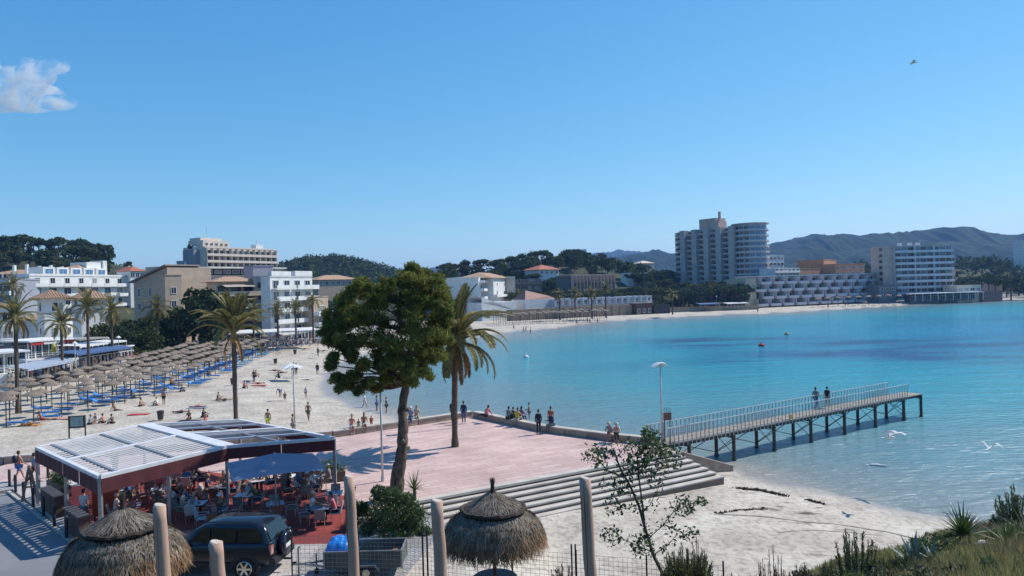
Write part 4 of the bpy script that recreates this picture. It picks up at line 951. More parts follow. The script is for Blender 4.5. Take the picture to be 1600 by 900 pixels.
# woods on the far hills: one mass
def wood(name, label, zones, size):
    cs, rs = [], []
    for u0, u1, D0, D1, n, r in zones:
        for i in range(n):
            D = rnd.uniform(D0, D1); x = ray(rnd.uniform(u0, u1), 450)[0] * D
            cs.append((x, D)); rs.append(r * rnd.uniform(.7, 1.3))
    c = np.array(cs); z = height(c[:, 0], c[:, 1]); C = np.stack([c[:, 0], c[:, 1], z + np.array(rs) * .8], 1)
    keep = [not in_foot(p[0], p[1], 3) for p in C]
    C = C[keep]; rs = np.array(rs)[keep]
    pts = puff_points(C, np.stack([rs, rs, rs * .8], 1), 46); V, Fq = leaf_arrays(pts, size, .7)
    o = put(name, np_mesh(name, V, Fq, pine_far)); tag(o, label, None, None, 'stuff'); return o
wood('wood', 'dark woods covering the hills behind the bay', [(440, 640, 640, 830, 700, 6.0), (900, 1070, 420, 520, 130, 4), (560, 900, 430, 520, 220, 4), (1180, 1650, 430, 700, 420, 5), (-60, 200, 395, 460, 120, 4.5)], 2.0)

# ---- palms
def frond_mesh(L, el, bend, n=34, dry=False, wl=.52, w0=.035, hang=.25):
    """arching stalk along +x with two combs of leaflets"""
    V = []; Fc = []; mi = []; pts = []; a = el; x = z = 0.0; K = 12
    for i in range(K + 1):
        pts.append((x, 0, z)); x += math.cos(a) * L / K; z += math.sin(a) * L / K; a -= bend / K * (1 + i / K)
    q = MB(); q.tube(pts, [.045 * (1 - i / K * .85) for i in range(K + 1)], 4, mi=1)
    for i in range(n):
        t = .14 + .86 * i / n; f = t * K; j = min(int(f), K - 1); fr = f - j
        p = Vector(pts[j]).lerp(Vector(pts[j + 1]), fr); tg = (Vector(pts[j + 1]) - Vector(pts[j])).normalized()
        nrm = Vector((-tg.z, 0, tg.x)); ll = wl * math.sin(PI * (t * .85 + .12)) ** .6 * rnd.uniform(.85, 1.1)
        for s in (-1, 1):
            d = (tg * .75 + Vector((0, s, 0)) * .85 + nrm * .35).normalized()
            e1 = p + d * ll * .6; e2 = p + d * ll * .95 + Vector((0, 0, -hang * ll)) + Vector((rnd.uniform(-.03, .03),) * 3)
            wv = tg * w0
            q.add([tuple(p - wv * .5), tuple(p + wv * .5), tuple(e1 + wv * .6), tuple(e1 - wv * .6), tuple(e2)], [(0, 1, 2, 3), (3, 2, 4)])
    return q.mesh('frond', [frond_dry if dry else frond_m, frond_dry if dry else stalk_m])
FR = {}
def palm_set(key, L, n, wl, w0):
    FR[key] = dict(up=[frond_mesh(L, R(82), R(26), n, False, wl, w0) for _ in range(2)], mid=[frond_mesh(L * 1.05, R(62), R(62), n, False, wl, w0) for _ in range(3)],
                   out=[frond_mesh(L, R(36), R(72), n, False, wl, w0) for _ in range(3)], low=[frond_mesh(L * .9, R(0), R(70), n, False, wl, w0) for _ in range(2)],
                   dead=[frond_mesh(L * .7, R(-40), R(50), n, True, wl * .6, w0) for _ in range(2)])
palm_set('hero', 3.4, 58, .5, .048); palm_set('mid', 3.3, 26, .6, .07); palm_set('far', 2.6, 12, .8, .2)
def palm(base, H, label, key='mid', group=None, s=1.0, counts=(6, 9, 9, 6, 4), lean=(0, 0), tr=.19, cat='palm tree'):
    root = thing('palm_tree', label, cat, base, rnd.random() * 6.28 if key != 'hero' else 0, group)
    n = 16; pts = []; rr = []
    for i in range(n + 1):
        t = i / n; pts.append((lean[0] * t * t, lean[1] * t * t, H * t - .15)); rr.append(tr * (1.35 - .5 * min(1, t * 5)) * (1 + (.08 if i % 2 else -.04)) if t < .2 else tr * (1 + (.07 if i % 2 else -.05)))
    t_ = MB(); t_.tube(pts, rr, 9 if key != 'far' else 6); t_.obj('trunk', palm_bark, root)
    cb = MB(); cb.tube([(lean[0], lean[1], H - .75), (lean[0], lean[1], H - .35), (lean[0], lean[1], H + .15)], [tr * 1.1, tr * 1.9, tr * 1.1], 9); cb.obj('crown_base', frond_dry, root)
    S = FR[key]; k0 = 0
    for cname, cnt in zip(('up', 'mid', 'out', 'low', 'dead'), counts):
        for i in range(cnt):
            k0 += 2.399963
            put('frond', rnd.choice(S[cname]), root, (lean[0], lean[1], H), rot=(rnd.uniform(-.12, .12), rnd.uniform(-.12, .12), k0 + rnd.uniform(-.2, .2)), s=s * rnd.uniform(.85, 1.12))
    return root
def palm_px(ub, vb, vc, zg, label, key='mid', **kw):
    b = P(ub, vb, zg); D = b.y; H = PD(ub, vc, D).z - zg
    return palm(b, H, label, key, **kw)
# the plaza palm
palm_px(711, 698, 536, 2.0, 'palm tree in the middle of the pink plaza with drooping yellowish fronds', 'hero', s=1.22, counts=(13, 17, 15, 10, 7), tr=.2, lean=(.25, 0))
# the tall palm on the beach
palm_px(369, 668, 523, .85, 'tall slim palm standing on the sand behind the pergola', 'hero', s=1.18, counts=(24, 20, 5, 1, 2), tr=.2)
G = 'palms on the left promenade'
for ub, vb, vc, zg, lab, cn in [(28, 645, 497, .85, 'leftmost palm, standing among the straw parasols', (5, 9, 10, 8, 5)), (98, 590, 507, 1.5, 'second palm from the left, short, by the blue awning', (4, 8, 10, 9, 4)), (139, 580, 482, 2, 'third palm from the left, tall, before the white terraces', (6, 9, 9, 5, 3)),
        (176, 567, 487, 2, 'fourth palm from the left with orange hanging fronds', (5, 9, 11, 10, 10)), (247, 550, 483, 2, 'fifth palm from the left, full crown, before the dark pine', (5, 9, 11, 10, 8)), (280, 546, 502, 2, 'short palm with drooping orange fronds right of the fifth palm', (5, 8, 10, 10, 8)),
        (348, 532, 472, 2, 'palm half hidden behind the tall beach palm', (5, 9, 9, 5, 3)), (397, 540, 488, 2, 'palm by the brown awnings right of the tall beach palm', (5, 9, 9, 6, 4)), (435, 540, 484, 2, 'slender palm before the white balconies, left of three', (3, 6, 9, 7, 3)), (463, 538, 480, 2, 'slender palm before the white balconies, middle of three', (3, 6, 9, 7, 3)), (490, 535, 472, 2, 'slender palm before the white balconies, right of three', (3, 6, 9, 7, 3))]:
    palm_px(ub, vb, vc, zg, lab, 'mid', group=G, counts=cn, tr=.2, s=.85 if ub in (435, 463, 490, 280) else 1.0)
b = Vector((ray(20, 450)[0] * 150, 150, 5)); palm(b, PD(20, 447, 150).z - 5, 'thin palm against the shaded blue grey block at the left edge', 'mid', counts=(4, 8, 9, 7, 3), tr=.16)
fp = [(728, 500, 462), (766, 496, 474), (788, 493, 462), (811, 492, 462), (875, 499, 462), (899, 495, 460), (925, 497, 460), (947, 496, 452), (1051, 491, 462), (1076, 483, 459), (1112, 481, 455), (1139, 480, 452), (1168, 478, 456), (1195, 477, 457), (1221, 476, 455), (1249, 475, 456), (1277, 474, 454), (1325, 470, 451), (1360, 466, 443), (1413, 466, 440), (1450, 464, 442), (1483, 463, 441), (1516, 461, 435), (1575, 460, 433)]
cnt_ = {}
for i, (ub, vb, vc) in enumerate(fp):
    where = 'before the white hotel at the bend of the bay' if ub < 850 else 'before the long low white beachfront row' if ub < 1000 else 'by the beach bar awnings under the dark pines' if ub < 1180 else 'before the stepped terrace hotel' if ub < 1372 else 'before the large hotel on the right' if ub < 1500 else 'by the pines at the right edge'
    cnt_[where] = cnt_.get(where, 0) + 1
    palm_px(ub, vb, vc, 1.2, ordw(cnt_[where]) + ' far palm from the left ' + where, 'far', group='palms ' + where, counts=(3, 5, 6, 5, 1), tr=.26, s=1.15)

# ---- the big pine on the plaza
D0 = 38.0
pb_ = P(622, 778, 2.0); D0 = pb_.y
pine = thing('pine_tree', 'big leaning pine with a broad dark green crown rising from the bush beside the plaza', 'tree', pb_)
def L3(u, v, dy=0.0):          # point of the tree at its own distance, relative to the root
    q = PD(u, v, D0 + dy); return q - pb_
trk = [L3(619, 785), L3(621, 745), L3(628, 705), L3(630, 668), L3(628, 640), L3(635, 600), L3(640, 560), L3(645, 520), L3(640, 480), L3(632, 445)]
t = MB(); rr_ = [.42, .34, .29, .25, .215, .19, .16, .13, .10, .06]; tp_ = []; tr_ = []
for i in range(9):
    for k in range(7): f = k / 7; tp_.append(trk[i].lerp(trk[i + 1], f) + Vector((rnd.uniform(-.015, .015), 0, 0))); tr_.append((rr_[i] * (1 - f) + rr_[i + 1] * f) * rnd.uniform(.93, 1.08))
t.tube(tp_, tr_, 14)
t.v = [(x + rnd.uniform(-.018, .018), y + rnd.uniform(-.018, .018), z) for x, y, z in t.v]
for u_k, v_k in ((629, 690), (635, 640), (620, 730)):
    c = L3(u_k, v_k, -.25); t.sphere(c, (.16, .12, .13), 8, 6)
t.obj('trunk', bark, pine, smooth=True)
c = L3(634, 700, -.30); MB().tube([c + Vector((.05, .1, 0)), c + Vector((.14, -.08, 0))], [.12, .11], 10).obj('cut_stub', mat('cut_wood', (.45, .33, .18), (.35, .25, .14), 8), pine)
tips = []
puffs = [(655, 432, 16), (648, 420, 8), (670, 436, 14), (634, 436, 14), (600, 450, 15), (572, 454, 15), (545, 458, 14), (528, 475, 20), (518, 500, 20), (512, 522, 18), (535, 520, 24), (560, 490, 30), (590, 480, 32), (625, 470, 34), (655, 460, 32), (680, 450, 22), (690, 470, 20), (682, 480, 26), (660, 500, 36), (620, 510, 36), (580, 520, 32), (552, 542, 16), (600, 545, 22), (635, 545, 30), (668, 535, 28), (688, 510, 22), (700, 500, 14), (690, 540, 18), (680, 560, 20), (655, 570, 22), (625, 572, 20), (596, 572, 10), (566, 570, 9), (550, 588, 8), (532, 596, 8), (572, 598, 7), (604, 592, 8), (518, 536, 12), (506, 530, 7), (640, 592, 12), (668, 582, 12), (540, 556, 9), (645, 446, 22), (505, 512, 9), (520, 590, 7), (538, 600, 6), (560, 470, 26), (700, 525, 12), (700, 480, 10), (586, 604, 6), (512, 560, 7), (508, 572, 5), (524, 606, 4), (556, 610, 5), (610, 560, 22), (688, 438, 9), (560, 444, 8)]
cs, rs = [], []
for u, v, r in puffs:
    u = 610 + (u - 610) * .92
    for k in range(11):
        rr = r * D0 / FPX; dy = rnd.uniform(-1, 1) * math.sqrt(max(.1, 1 - ((u - 612) / 120) ** 2)) * 2.9
        du, dv = rnd.uniform(-.9, .9) * r, rnd.uniform(-.8, .8) * r
        c = L3(u + du, v + dv, dy); q = rr * rnd.uniform(.25, .58); cs.append(c[:]); rs.append((q * 1.15, q * 1.15, q * .62)); 
        if k == 0: tips.append(c)
pts = puff_points(cs, rs, 215, .1)
pts = pts + nr.normal(size=pts.shape) * .07; V, Fq = leaf_arrays(pts, .24, .17, up=.6)
o = put('crown', np_mesh('crown', V, Fq, pine_leaf), pine)
lb = MB()
for c in tips:
    j = min(range(5, len(trk)), key=lambda i: abs(trk[i].z - (c.z - 1.2)) + (trk[i] - c).length * .2); a = trk[j]; md = a.lerp(c, .5) + Vector((0, 0, .25 if c.z > a.z else -.1))
    lb.tube([a, md, c], [.085, .05, .02], 5)
lb.tube([L3(636, 585), L3(600, 590, -.3), L3(560, 598, -.5), L3(527, 598, -.5)], [.13, .1, .06, .03], 6)
lb.obj('branches', bark, pine)

# ---- bush at its foot, yucca
def leafy(name, label, base, ells, n, size, m, cat='bush', aspect=.28, up=.4, stems=None, shell=.5):
    r = thing(name, label, cat, base); pts = puff_points([e[0] for e in ells], [e[1] for e in ells], n, shell)
    V, Fq = leaf_arrays(pts, size, aspect, up=up); put('foliage', np_mesh('foliage', V, Fq, m), r)
    if stems:
        s = MB()
        for st_ in stems: s.tube(st_[0], st_[1], 5)
        s.obj('stems', bark, r)
    return r
oleander = mat('oleander_leaves', (.085, .135, .038), (.04, .07, .02), 3, .55, island=.5, trans=.25)
ob = P(610, 838, 2.0); D1 = ob.y
ells = []
for u, v, r in [(570, 810, 26), (600, 790, 26), (625, 800, 30), (645, 815, 26), (590, 830, 28), (615, 835, 28), (640, 838, 20), (575, 838, 22), (612, 775, 16), (595, 772, 12), (652, 800, 14), (562, 795, 12), (633, 782, 14), (660, 830, 12)]:
    for k in range(3):
        dy = rnd.uniform(-.3, 2.4); q = r * D1 / FPX * rnd.uniform(.85, 1.2); ells.append((tuple(PD(u + rnd.uniform(-6, 6), v + rnd.uniform(-5, 5), D1 + dy) - ob), (q, q, q * .85)))
stems = [([(rnd.uniform(-.6, .6), rnd.uniform(0, 1.6), 0), Vector(rnd.choice(ells)[0])], [.03, .012]) for _ in range(26)]
leafy('oleander_bush', 'dense dark green bush at the foot of the big pine beside the trailer', ob, ells, 620, .15, oleander, stems=stems, aspect=.26, up=.9)
def blades(name, label, base, n, L, wd, m, cat, spread=1.2, stemh=0.0, up0=.15, parts=True, stem_m=None):
    r = thing(name, label, cat, base)
    if stemh: MB().tube([(0, 0, -.1), (0, 0, stemh)], [.09, .08], 8).obj('stem', stem_m or bark, r)
    ms = []
    for k in range(4):
        q = MB(); l = L * (.8 + .13 * k); pts = []; a = 0.0
        V = []; K = 5
        for i in range(K + 1):
            t = i / K; ww = wd * (1 - t) ** .6 * (.75 + .5 * math.sin(PI * min(1, t * 1.5))) * .5; x = l * t; z = -.12 * l * t * t
            V += [(x, -ww, z), (x, 0, z - ww * .35), (x, ww, z)]
        Fz = []
        for i in range(K): Fz += [(i * 3, i * 3 + 3, i * 3 + 4, i * 3 + 1), (i * 3 + 1, i * 3 + 4, i * 3 + 5, i * 3 + 2)]
        q.add(V, Fz); ms.append(q.mesh('leaf', m))
    for i in range(n):
        el = up0 + (1.45 - up0) * (1 - (i / n) ** 1.0) * spread / 1.2
        put('leaf', ms[i % 4], r, (0, 0, stemh), rot=Matrix.Rotation(i * 2.4, 3, 'Z').to_euler() if False else (Matrix.Rotation(i * 2.39996, 3, 'Z') @ Matrix.Rotation(-min(el, 1.5), 3, 'Y')).to_euler())
    return r
spiky = mat('spiky_leaf', (.10, .15, .04), (.05, .085, .025), 4, .45, island=.3, trans=.15)
agave_m = mat('agave_leaf', (.16, .22, .19), (.10, .15, .13), 3, .5)
blades('yucca', 'spiky green yucca right of the big pine trunk', P(648, 782, 2.0), 46, .95, .06, spiky, 'yucca', stemh=.55, up0=-.1)
P4 = PD(0, 0, 1)

# ---- slender sapling in the foreground
sapD = 14.0; sb = Vector((ray(1040, 450)[0] * sapD, sapD, 0)); sb.z = gz(sb.x, sb.y)
sap = thing('sapling', 'slender young tree with small leathery leaves rising before the steps and the sand', 'tree', sb)
def S3(u, v, dy=0.0): return PD(u, v, sapD + dy) - sb
br = [[(1040, 905), (1022, 870), (1010, 832), (998, 790), (985, 760), (968, 730), (958, 700), (950, 705)], [(1008, 826), (1004, 790), (998, 745), (995, 710), (1000, 690), (1012, 672)], [(995, 745), (1010, 720), (1030, 700), (1022, 690)], [(975, 745), (950, 735), (930, 715), (915, 705)], [(1012, 842), (1035, 822), (1052, 800), (1060, 780), (1075, 790)], [(1003, 785), (980, 795), (955, 790)], [(1000, 800), (1015, 790), (1030, 760)], [(985, 760), (965, 765), (940, 750)], [(1018, 862), (990, 850), (965, 838)], [(1038, 820), (1062, 830), (1078, 842)], [(1000, 700), (985, 690), (965, 712), (930, 700), (908, 712)], [(1052, 800), (1085, 785), (1105, 782)], [(1020, 868), (1045, 850), (1058, 835)], [(996, 730), (1008, 745), (1045, 735)]]
q = MB(); lp = []
for i, b_ in enumerate(br):
    d0 = rnd.uniform(-.35, .35) if i > 1 else 0; pp = [S3(u, v, d0 * k / len(b_)) for k, (u, v) in enumerate(b_)]
    r0 = .035 if i == 0 else .02 if i == 1 else .011; q.tube(pp, [r0 * (1 - .75 * k / len(pp)) for k in range(len(pp))], 6)
    for k in range(len(pp) - 1):
        if i < 2 and k < 2: continue
        m_ = int((pp[k + 1] - pp[k]).length * 75) 
        for _ in range(m_):
            p = pp[k].lerp(pp[k + 1], rnd.random()) + Vector(rand_dirs(1)[0]) * rnd.uniform(.02, .17); lp.append(p[:])
for (u, v, r, n) in [(995, 715, 26, 230), (1012, 680, 14, 110), (935, 712, 20, 90), (1045, 715, 24, 150), (1025, 700, 26, 200), (960, 790, 18, 60), (955, 838, 18, 70), (1068, 790, 18, 70), (1000, 850, 22, 120), (1080, 835, 14, 40), (1095, 783, 10, 30), (975, 750, 22, 80), (1020, 745, 20, 70)]:
    for _ in range(n): a = rnd.random() * 6.28; k = math.sqrt(rnd.random()) * r; lp.append((S3(u + math.cos(a) * k, v + math.sin(a) * k, rnd.uniform(-.3, .3)))[:])
    for _ in range(n // 2): a = rnd.random() * 6.28; k = math.sqrt(rnd.random()) * r * .7; lp.append((S3(u + math.cos(a) * k, v + math.sin(a) * k, rnd.uniform(-.3, .3)))[:])
V, Fq = leaf_arrays(np.array(lp), .072, .5, up=.2); put('foliage', np_mesh('foliage', V, Fq, mat('leathery_leaves', (.10, .14, .05), (.055, .085, .03), 6, .5, island=.5, trans=.3)), sap); q.obj('branches', mat('grey_twig', (.16, .12, .09), (.1, .08, .06), 9), sap)

# ---- foreground shrubs
def stalky(label, u, vb, vt, wpx, n, m, base=None, D=None, leafy_=26, name='shrub', ll=.07):
    b_ = base or (OG(u, vb) if D is None else None)
    if b_ is None: x = ray(u, 450)[0] * D; b_ = Vector((x, D, gz(x, D)))
    D = b_.y; H = PD(u, vt, D).z - b_.z; Wm = wpx * D / FPX; r = thing(name, label, 'shrub', b_)
    q = MB(); pts = []; dirs = []
    for i in range(n):
        a = rnd.random() * 6.28; k = math.sqrt(rnd.random()) * Wm / 2; h = H * rnd.uniform(.55, 1.0) * (1 - .35 * k / (Wm / 2 + .01)); tip = Vector((math.cos(a) * k, math.sin(a) * k * .8, h)); b0 = Vector((tip.x * .35, tip.y * .35, -.05)); md = b0.lerp(tip, .5) + Vector((tip.x * .15, 0, 0))
        q.tube([b0, md, tip], [.012, .009, .005], 4)
        for j in range(leafy_):
            t = .25 + .75 * j / leafy_; p = (b0.lerp(md, t * 2) if t < .5 else md.lerp(tip, t * 2 - 1)); pts.append((p + Vector(rand_dirs(1)[0]) * .02)[:]); dd_ = (tip - b0).normalized() + Vector(rand_dirs(1)[0]) * .75; dirs.append(dd_[:])
    V, Fq = leaf_arrays(np.array(pts), ll, .16, dirs=np.array(dirs)); put('foliage', np_mesh('foliage', V, Fq, m), r); q.obj('stems', bark, r); return r
broom = mat('broom_green', (.17, .20, .06), (.10, .13, .04), 4, .7, island=.4, trans=.3)
dgreen = mat('dark_shoots', (.12, .13, .075), (.07, .08, .045), 4, .7, island=.4, trans=.2)
pgreen = mat('young_pine', (.17, .20, .085), (.10, .13, .055), 4, .7, island=.4, trans=.2)
stalky('feathery green broom bush at the bottom edge right of the sapling', 1060, 899, 842, 90, 190, broom, D=12.5, leafy_=34)
stalky('bare dark stalks at the bottom edge right of the near straw parasol', 868, 899, 868, 46, 22, dgreen, D=12.0, ll=.05)
stalky('thin dark shoots behind the broom bush', 1072, 899, 820, 40, 14, dgreen, D=13.5)
stalky('young pine with upright shoots at the bottom edge, right of the broom', 1325, 893, 806, 66, 34, pgreen, D=13.5, leafy_=46, ll=.09)
stalky('small upright pine shoot left of the young pine at the bottom edge', 1277, 897, 856, 18, 9, pgreen, D=13.2, leafy_=40, ll=.09)
stalky('young pine standing against the sea at the right edge', 1572, 838, 756, 56, 40, pgreen, D=23, leafy_=60, ll=.15)
stalky('smaller young pine left of the one against the sea', 1546, 836, 796, 20, 14, pgreen, D=23, leafy_=50, ll=.14)
stalky('low dark green bush left of the fan palm on the slope', 1440, 866, 838, 60, 90, dgreen, D=19, leafy_=40, ll=.12)
stalky('tall dry weed stems standing before the sand', 1200, 899, 812, 26, 7, mat('dry_weed', (.15, .12, .08)), D=12.5, leafy_=8)
stalky('fine dry weed left of the tall dry stems', 1180, 899, 840, 20, 8, mat('dry_weed', (.15, .12, .08)), D=12.5, leafy_=8)
stalky('yellow flowering weed at the bottom edge under the dry stems', 1208, 899, 868, 50, 30, mat('yellow_weed', (.35, .33, .06), (.16, .17, .05), 8, island=.4), D=12.6, leafy_=16, ll=.04)
for i, (u, vt, w_) in enumerate([(1240, 872, 40), (1300, 868, 60), (1365, 868, 60), (1405, 862, 50), (1130, 885, 40)]):
    stalky(['low grey green shrub right of the yellow weed', 'low green shrub at the foot of the young pine', 'wide low green shrub right of the young pine', 'low olive shrub left of the blue grey agave', 'sparse low shrub right of the broom bush'][i], u, 899, vt, w_, 80 if i < 4 else 20, [dgreen, broom, broom, pgreen, dgreen][i], D=14, leafy_=30)
def on(u, v, D=None):
    D = D or float(np.interp(v, [830, 900], [21, 14.5])); x = ray(u, 450)[0] * D; return Vector((x, D, gz(x, D)))
blades('fan_palm', 'low spiky fan palm with a red brown foot on the right slope', on(1494, 856), 60, .75, .08, spiky, 'palm tree', stemh=.25, up0=.1, stem_m=mat('red_fibre', (.16, .05, .03)))
blades('agave', 'blue grey agave with thick leaves at the bottom edge', on(1417, 899), 16, .62, .12, agave_m, 'agave', up0=.5)
blades('yucca', 'green spiky yucca between white rocks on the right slope', on(1563, 883), 40, .6, .04, spiky, 'yucca', up0=.1)
blades('yucca', 'spiky plant cut by the right edge of the frame', on(1597, 862), 26, .8, .06, mat('bronze_leaf', (.14, .12, .06), (.08, .07, .04)), 'yucca', up0=.0)
blades('agave', 'small pale agave beside the white rock at the bottom edge', on(1446, 900), 12, .4, .07, agave_m, 'agave', up0=.3)
rock_m = mat('white_rock', (.55, .52, .48), (.36, .34, .31), 3, .9, .6, 10)
def rock(label, u, v, w_, h_):
    c = on(u, v); k = c.y / FPX; q = MB(); q.sphere((0, 0, 0), (w_ * k / 2, w_ * k / 2.4, h_ * k * .7), 12, 8)
    q.v = [tuple(x * (1 + .18 * math.sin(7 * p[0] / (w_ * k) + 3 * p[2] * 5) + rnd.uniform(-.09, .09)) for x in p) for p in q.v]
    tag(q.obj('rock', rock_m, None, True, (c.x, c.y, c.z)), label, 'rock')
rock('flat white rock left of the small yucca on the right slope', 1524, 878, 26, 9); rock('white rock at the bottom edge below the yucca', 1540, 893, 26, 13); rock('pale rock above the yucca near the low wall', 1540, 867, 14, 7); rock('white rock at the bottom edge by the agaves', 1459, 898, 14, 9); rock('pale rock at the right edge under the bronze plant', 1597, 871, 8, 6)
# low wall on the right slope
wa, wb = on(1503, 843), on(1597, 868)
lw = thing('low_wall', 'low grey retaining wall with pale coping on the right slope', 'wall', wa)
d = wb - wa; q = MB(); q.bar((0, 0, -.1), d + Vector((0, 0, -.1)), .25, .7); q.obj('wall', grey_wall, lw); q = MB(); n = 7
for i in range(n): MB().bar(d * (i / n) + d.normalized() * .01 + Vector((0, 0, .28)), d * ((i + 1) / n) - d.normalized() * .01 + Vector((0, 0, .28)), .34, .07).obj('coping', concrete, lw)
for i, u_c in enumerate(sorted(rnd.uniform(.40, .72) for _ in range(26))):
    D = rnd.uniform(9.0, 19); x = u_c * D; kind_ = i % 4; k = rnd.uniform(.4, .85) * (.8 + D / 70)
    ells = [((rnd.uniform(-.45, .45) * k, rnd.uniform(-.4, .4) * k, rnd.uniform(.05, .28) * k), (rnd.uniform(.18, .36) * k,) * 3) for _ in range(6)]
    nm = ['grey green', 'dark green', 'olive green', 'bright green'][kind_]
    leafy('low_shrub', '%s %s shrub on the right slope, %s from the left' % ('broad' if k > .65 else 'small', nm, ordw(i + 1)), (x, D, gz(x, D)), ells, 150, .08 + .001 * D, [dgreen, oleander, pgreen, broom][kind_], aspect=.3, up=.7)
# grass on the near slope: uncountable
n = 110000; D = nr.uniform(4, 29, n) ; u = nr.uniform(.27, 1.0, n); x = u * D; dens = vnoise(x, D, 1.6, 9); k = dens > .42; x, D = x[k], D[k]; dn = dens[k]; n = len(x)
z = height(x, D); C = np.stack([x, D, z], 1); h = nr.uniform(.10, .30, n) * (dn * 1.6); a = nr.uniform(0, 6.28, n); wv = np.stack([np.cos(a), np.sin(a), a * 0], 1) * .014 * (D / 14)[:, None]
tip = C + np.stack([nr.normal(size=n) * .09, nr.normal(size=n) * .09, h], 1); V = np.stack([C - wv, C + wv, tip], 1).reshape(-1, 3)
o = put('grass', np_mesh('grass', V, np.arange(3 * n).reshape(-1, 3), mat('slope_grass', (.26, .26, .09), (.18, .15, .075), .5, .8, island=.55, trans=.4))); tag(o, 'rough grass and weeds on the near slope', None, None, 'stuff')
n = 5000; D = nr.uniform(21, 27, n); u = nr.uniform(.60, .74, n); x = u * D; z = height(x, D); C = np.stack([x, D, z], 1); a = nr.uniform(0, 6.28, n); wv = np.stack([np.cos(a), np.sin(a), a * 0], 1) * .02
tip = C + np.stack([nr.normal(size=n) * .1, nr.normal(size=n) * .1, nr.uniform(.15, .4, n)], 1); V = np.stack([C - wv, C + wv, tip], 1).reshape(-1, 3)
o = put('dry_grass', np_mesh('dry_grass', V, np.arange(3 * n).reshape(-1, 3), mat('dry_grass', (.36, .22, .12), (.25, .17, .09), .5, .8, island=.4))); tag(o, 'reddish dry grass on the hump by the sea', None, None, 'stuff')
# ---------------------------------------------------------------- straw parasols and loungers on the beach
straw_m = mat('grey_straw', (.27, .215, .165), (.165, .13, .10), 5, .95, .9, 30, obj=.15)
pole_m = mat('dark_pole', (.11, .085, .065), (.06, .05, .04), 4, .85)
def parasol_mesh(k):
    q = MB(); n = 18; R_ = .93
    prof = [(.05, .33), (.16, .31), (.45, .20), (.74, .07), (R_, -.05)]
    base = len(q.v); q.lathe(prof, n, jit=.06); q.lathe([(R_ * .97, -.08), (.5, .10), (.06, .22)], n)
    for i in range(70):     # ragged straw fringe
        a = rnd.random() * 6.28; r0 = R_ * rnd.uniform(.86, 1.0); ww = .05; ca, sa = math.cos(a), math.sin(a); dz = rnd.uniform(-.24, -.12)
        q.add([(ca * r0 - sa * ww, sa * r0 + ca * ww, -.02), (ca * r0 + sa * ww, sa * r0 - ca * ww, -.02), (ca * (r0 + .08), sa * (r0 + .08), dz)], [(0, 1, 2)])
    q.tube([(0, 0, .30), (0, 0, .46)], [.07, .03], 6)
    return q.mesh('straw_canopy', straw_m)
pmesh = [parasol_mesh(k) for k in range(4)]; polem = MB().tube([(0, 0, -.4), (0, 0, 2.85)], [.055, .045], 6).mesh('pole', pole_m)
def parasol(x, y, z, label, group, s=1.0):
    t = thing('straw_parasol', label, 'parasol', (x, y, z), rnd.random() * 6, group, s * rnd.uniform(.95, 1.04)); put('straw_canopy', rnd.choice(pmesh), t, (0, 0, 2.62 + rnd.uniform(-.1, .1)), rot=(rnd.uniform(-.05, .05), rnd.uniform(-.05, .05), 0)); put('pole', polem, t); return t
xf_y = [55, 66, 73, 80, 95, 115, 143, 165]; xf_x = [-50.5, -48.6, -46.2, -43.6, -42.6, -45.2, -49.0, -52.2]
def row_x(y, r): return float(np.interp(y, xf_y, xf_x)) - 3.3 * r
rows = ['front row nearest the sea', 'second row from the sea', 'third row from the sea', 'fourth row from the sea', 'back row by the promenade']
far_w = [('at the near left end', 78), ('before the first palms', 95), ('before the thicket', 118), ('behind the tall beach palm', 140), ('at the far end', 999)]
def where(y): return next(w_ for w_, q in far_w if y < q)
for r in range(5):
    y = 58 + r * 1.1 + (6 * max(0, r - 1)); k_n = 0
    while y < (164 if r < 3 else 158):
        x = row_x(y, r) + rnd.uniform(-.25, .25); k_n += 1
        parasol(x, y + rnd.uniform(-.2, .2), .8 if r < 4 else .95, ordw(k_n) + ' straw parasol of the ' + rows[r] + ', counted from the near end', 'straw parasols, ' + rows[r])
        y += 2.75
lblue = mat('lounger_blue', (.035, .21, .55), (.025, .16, .45), 4, .6, obj=.3); lsky = mat('lounger_sky', (.12, .38, .62), (.09, .3, .5), 4, .6, obj=.2)
fm = MB()
for y in (-.3, .3): fm.box((0, y, .3), (1.9, .05, .05))
for x in (-.75, .75):
    for y in (-.28, .28): fm.box((x, y, .14), (.05, .05, .3))
fm = fm.mesh('frame', wp); mt = MB().box((.25, 0, .37), (1.35, .62, .09)).mesh('mattress', lblue, bevel=.03); mt2 = MB().box((.25, 0, .37), (1.35, .62, .09)).mesh('mattress', lsky, bevel=.03)
M_ = Matrix.Rotation(R(32), 4, 'Y'); bk = MB(); bk.box((-.3, 0, 0), (.62, .62, .08), M=Matrix.Translation((-.42, 0, .36)) @ M_); bkm = bk.mesh('backrest', lblue, bevel=.03); bk2 = MB(); bk2.box((-.3, 0, 0), (.62, .62, .08), M=Matrix.Translation((-.42, 0, .36)) @ M_); bkm2 = bk2.mesh('backrest', lsky, bevel=.03)
flat = MB().box((-.72, 0, .36), (.6, .62, .08)).mesh('backrest', lblue, bevel=.03)
def lounger(x, y, z, rz, label, group, sky_=False, flatb=False):
    t = thing('sun_lounger', label, 'sun lounger', (x, y, z), rz, group); put('frame', fm, t); put('mattress', mt2 if sky_ else mt, t); put('backrest', flat if flatb else (bkm2 if sky_ else bkm), t); return t
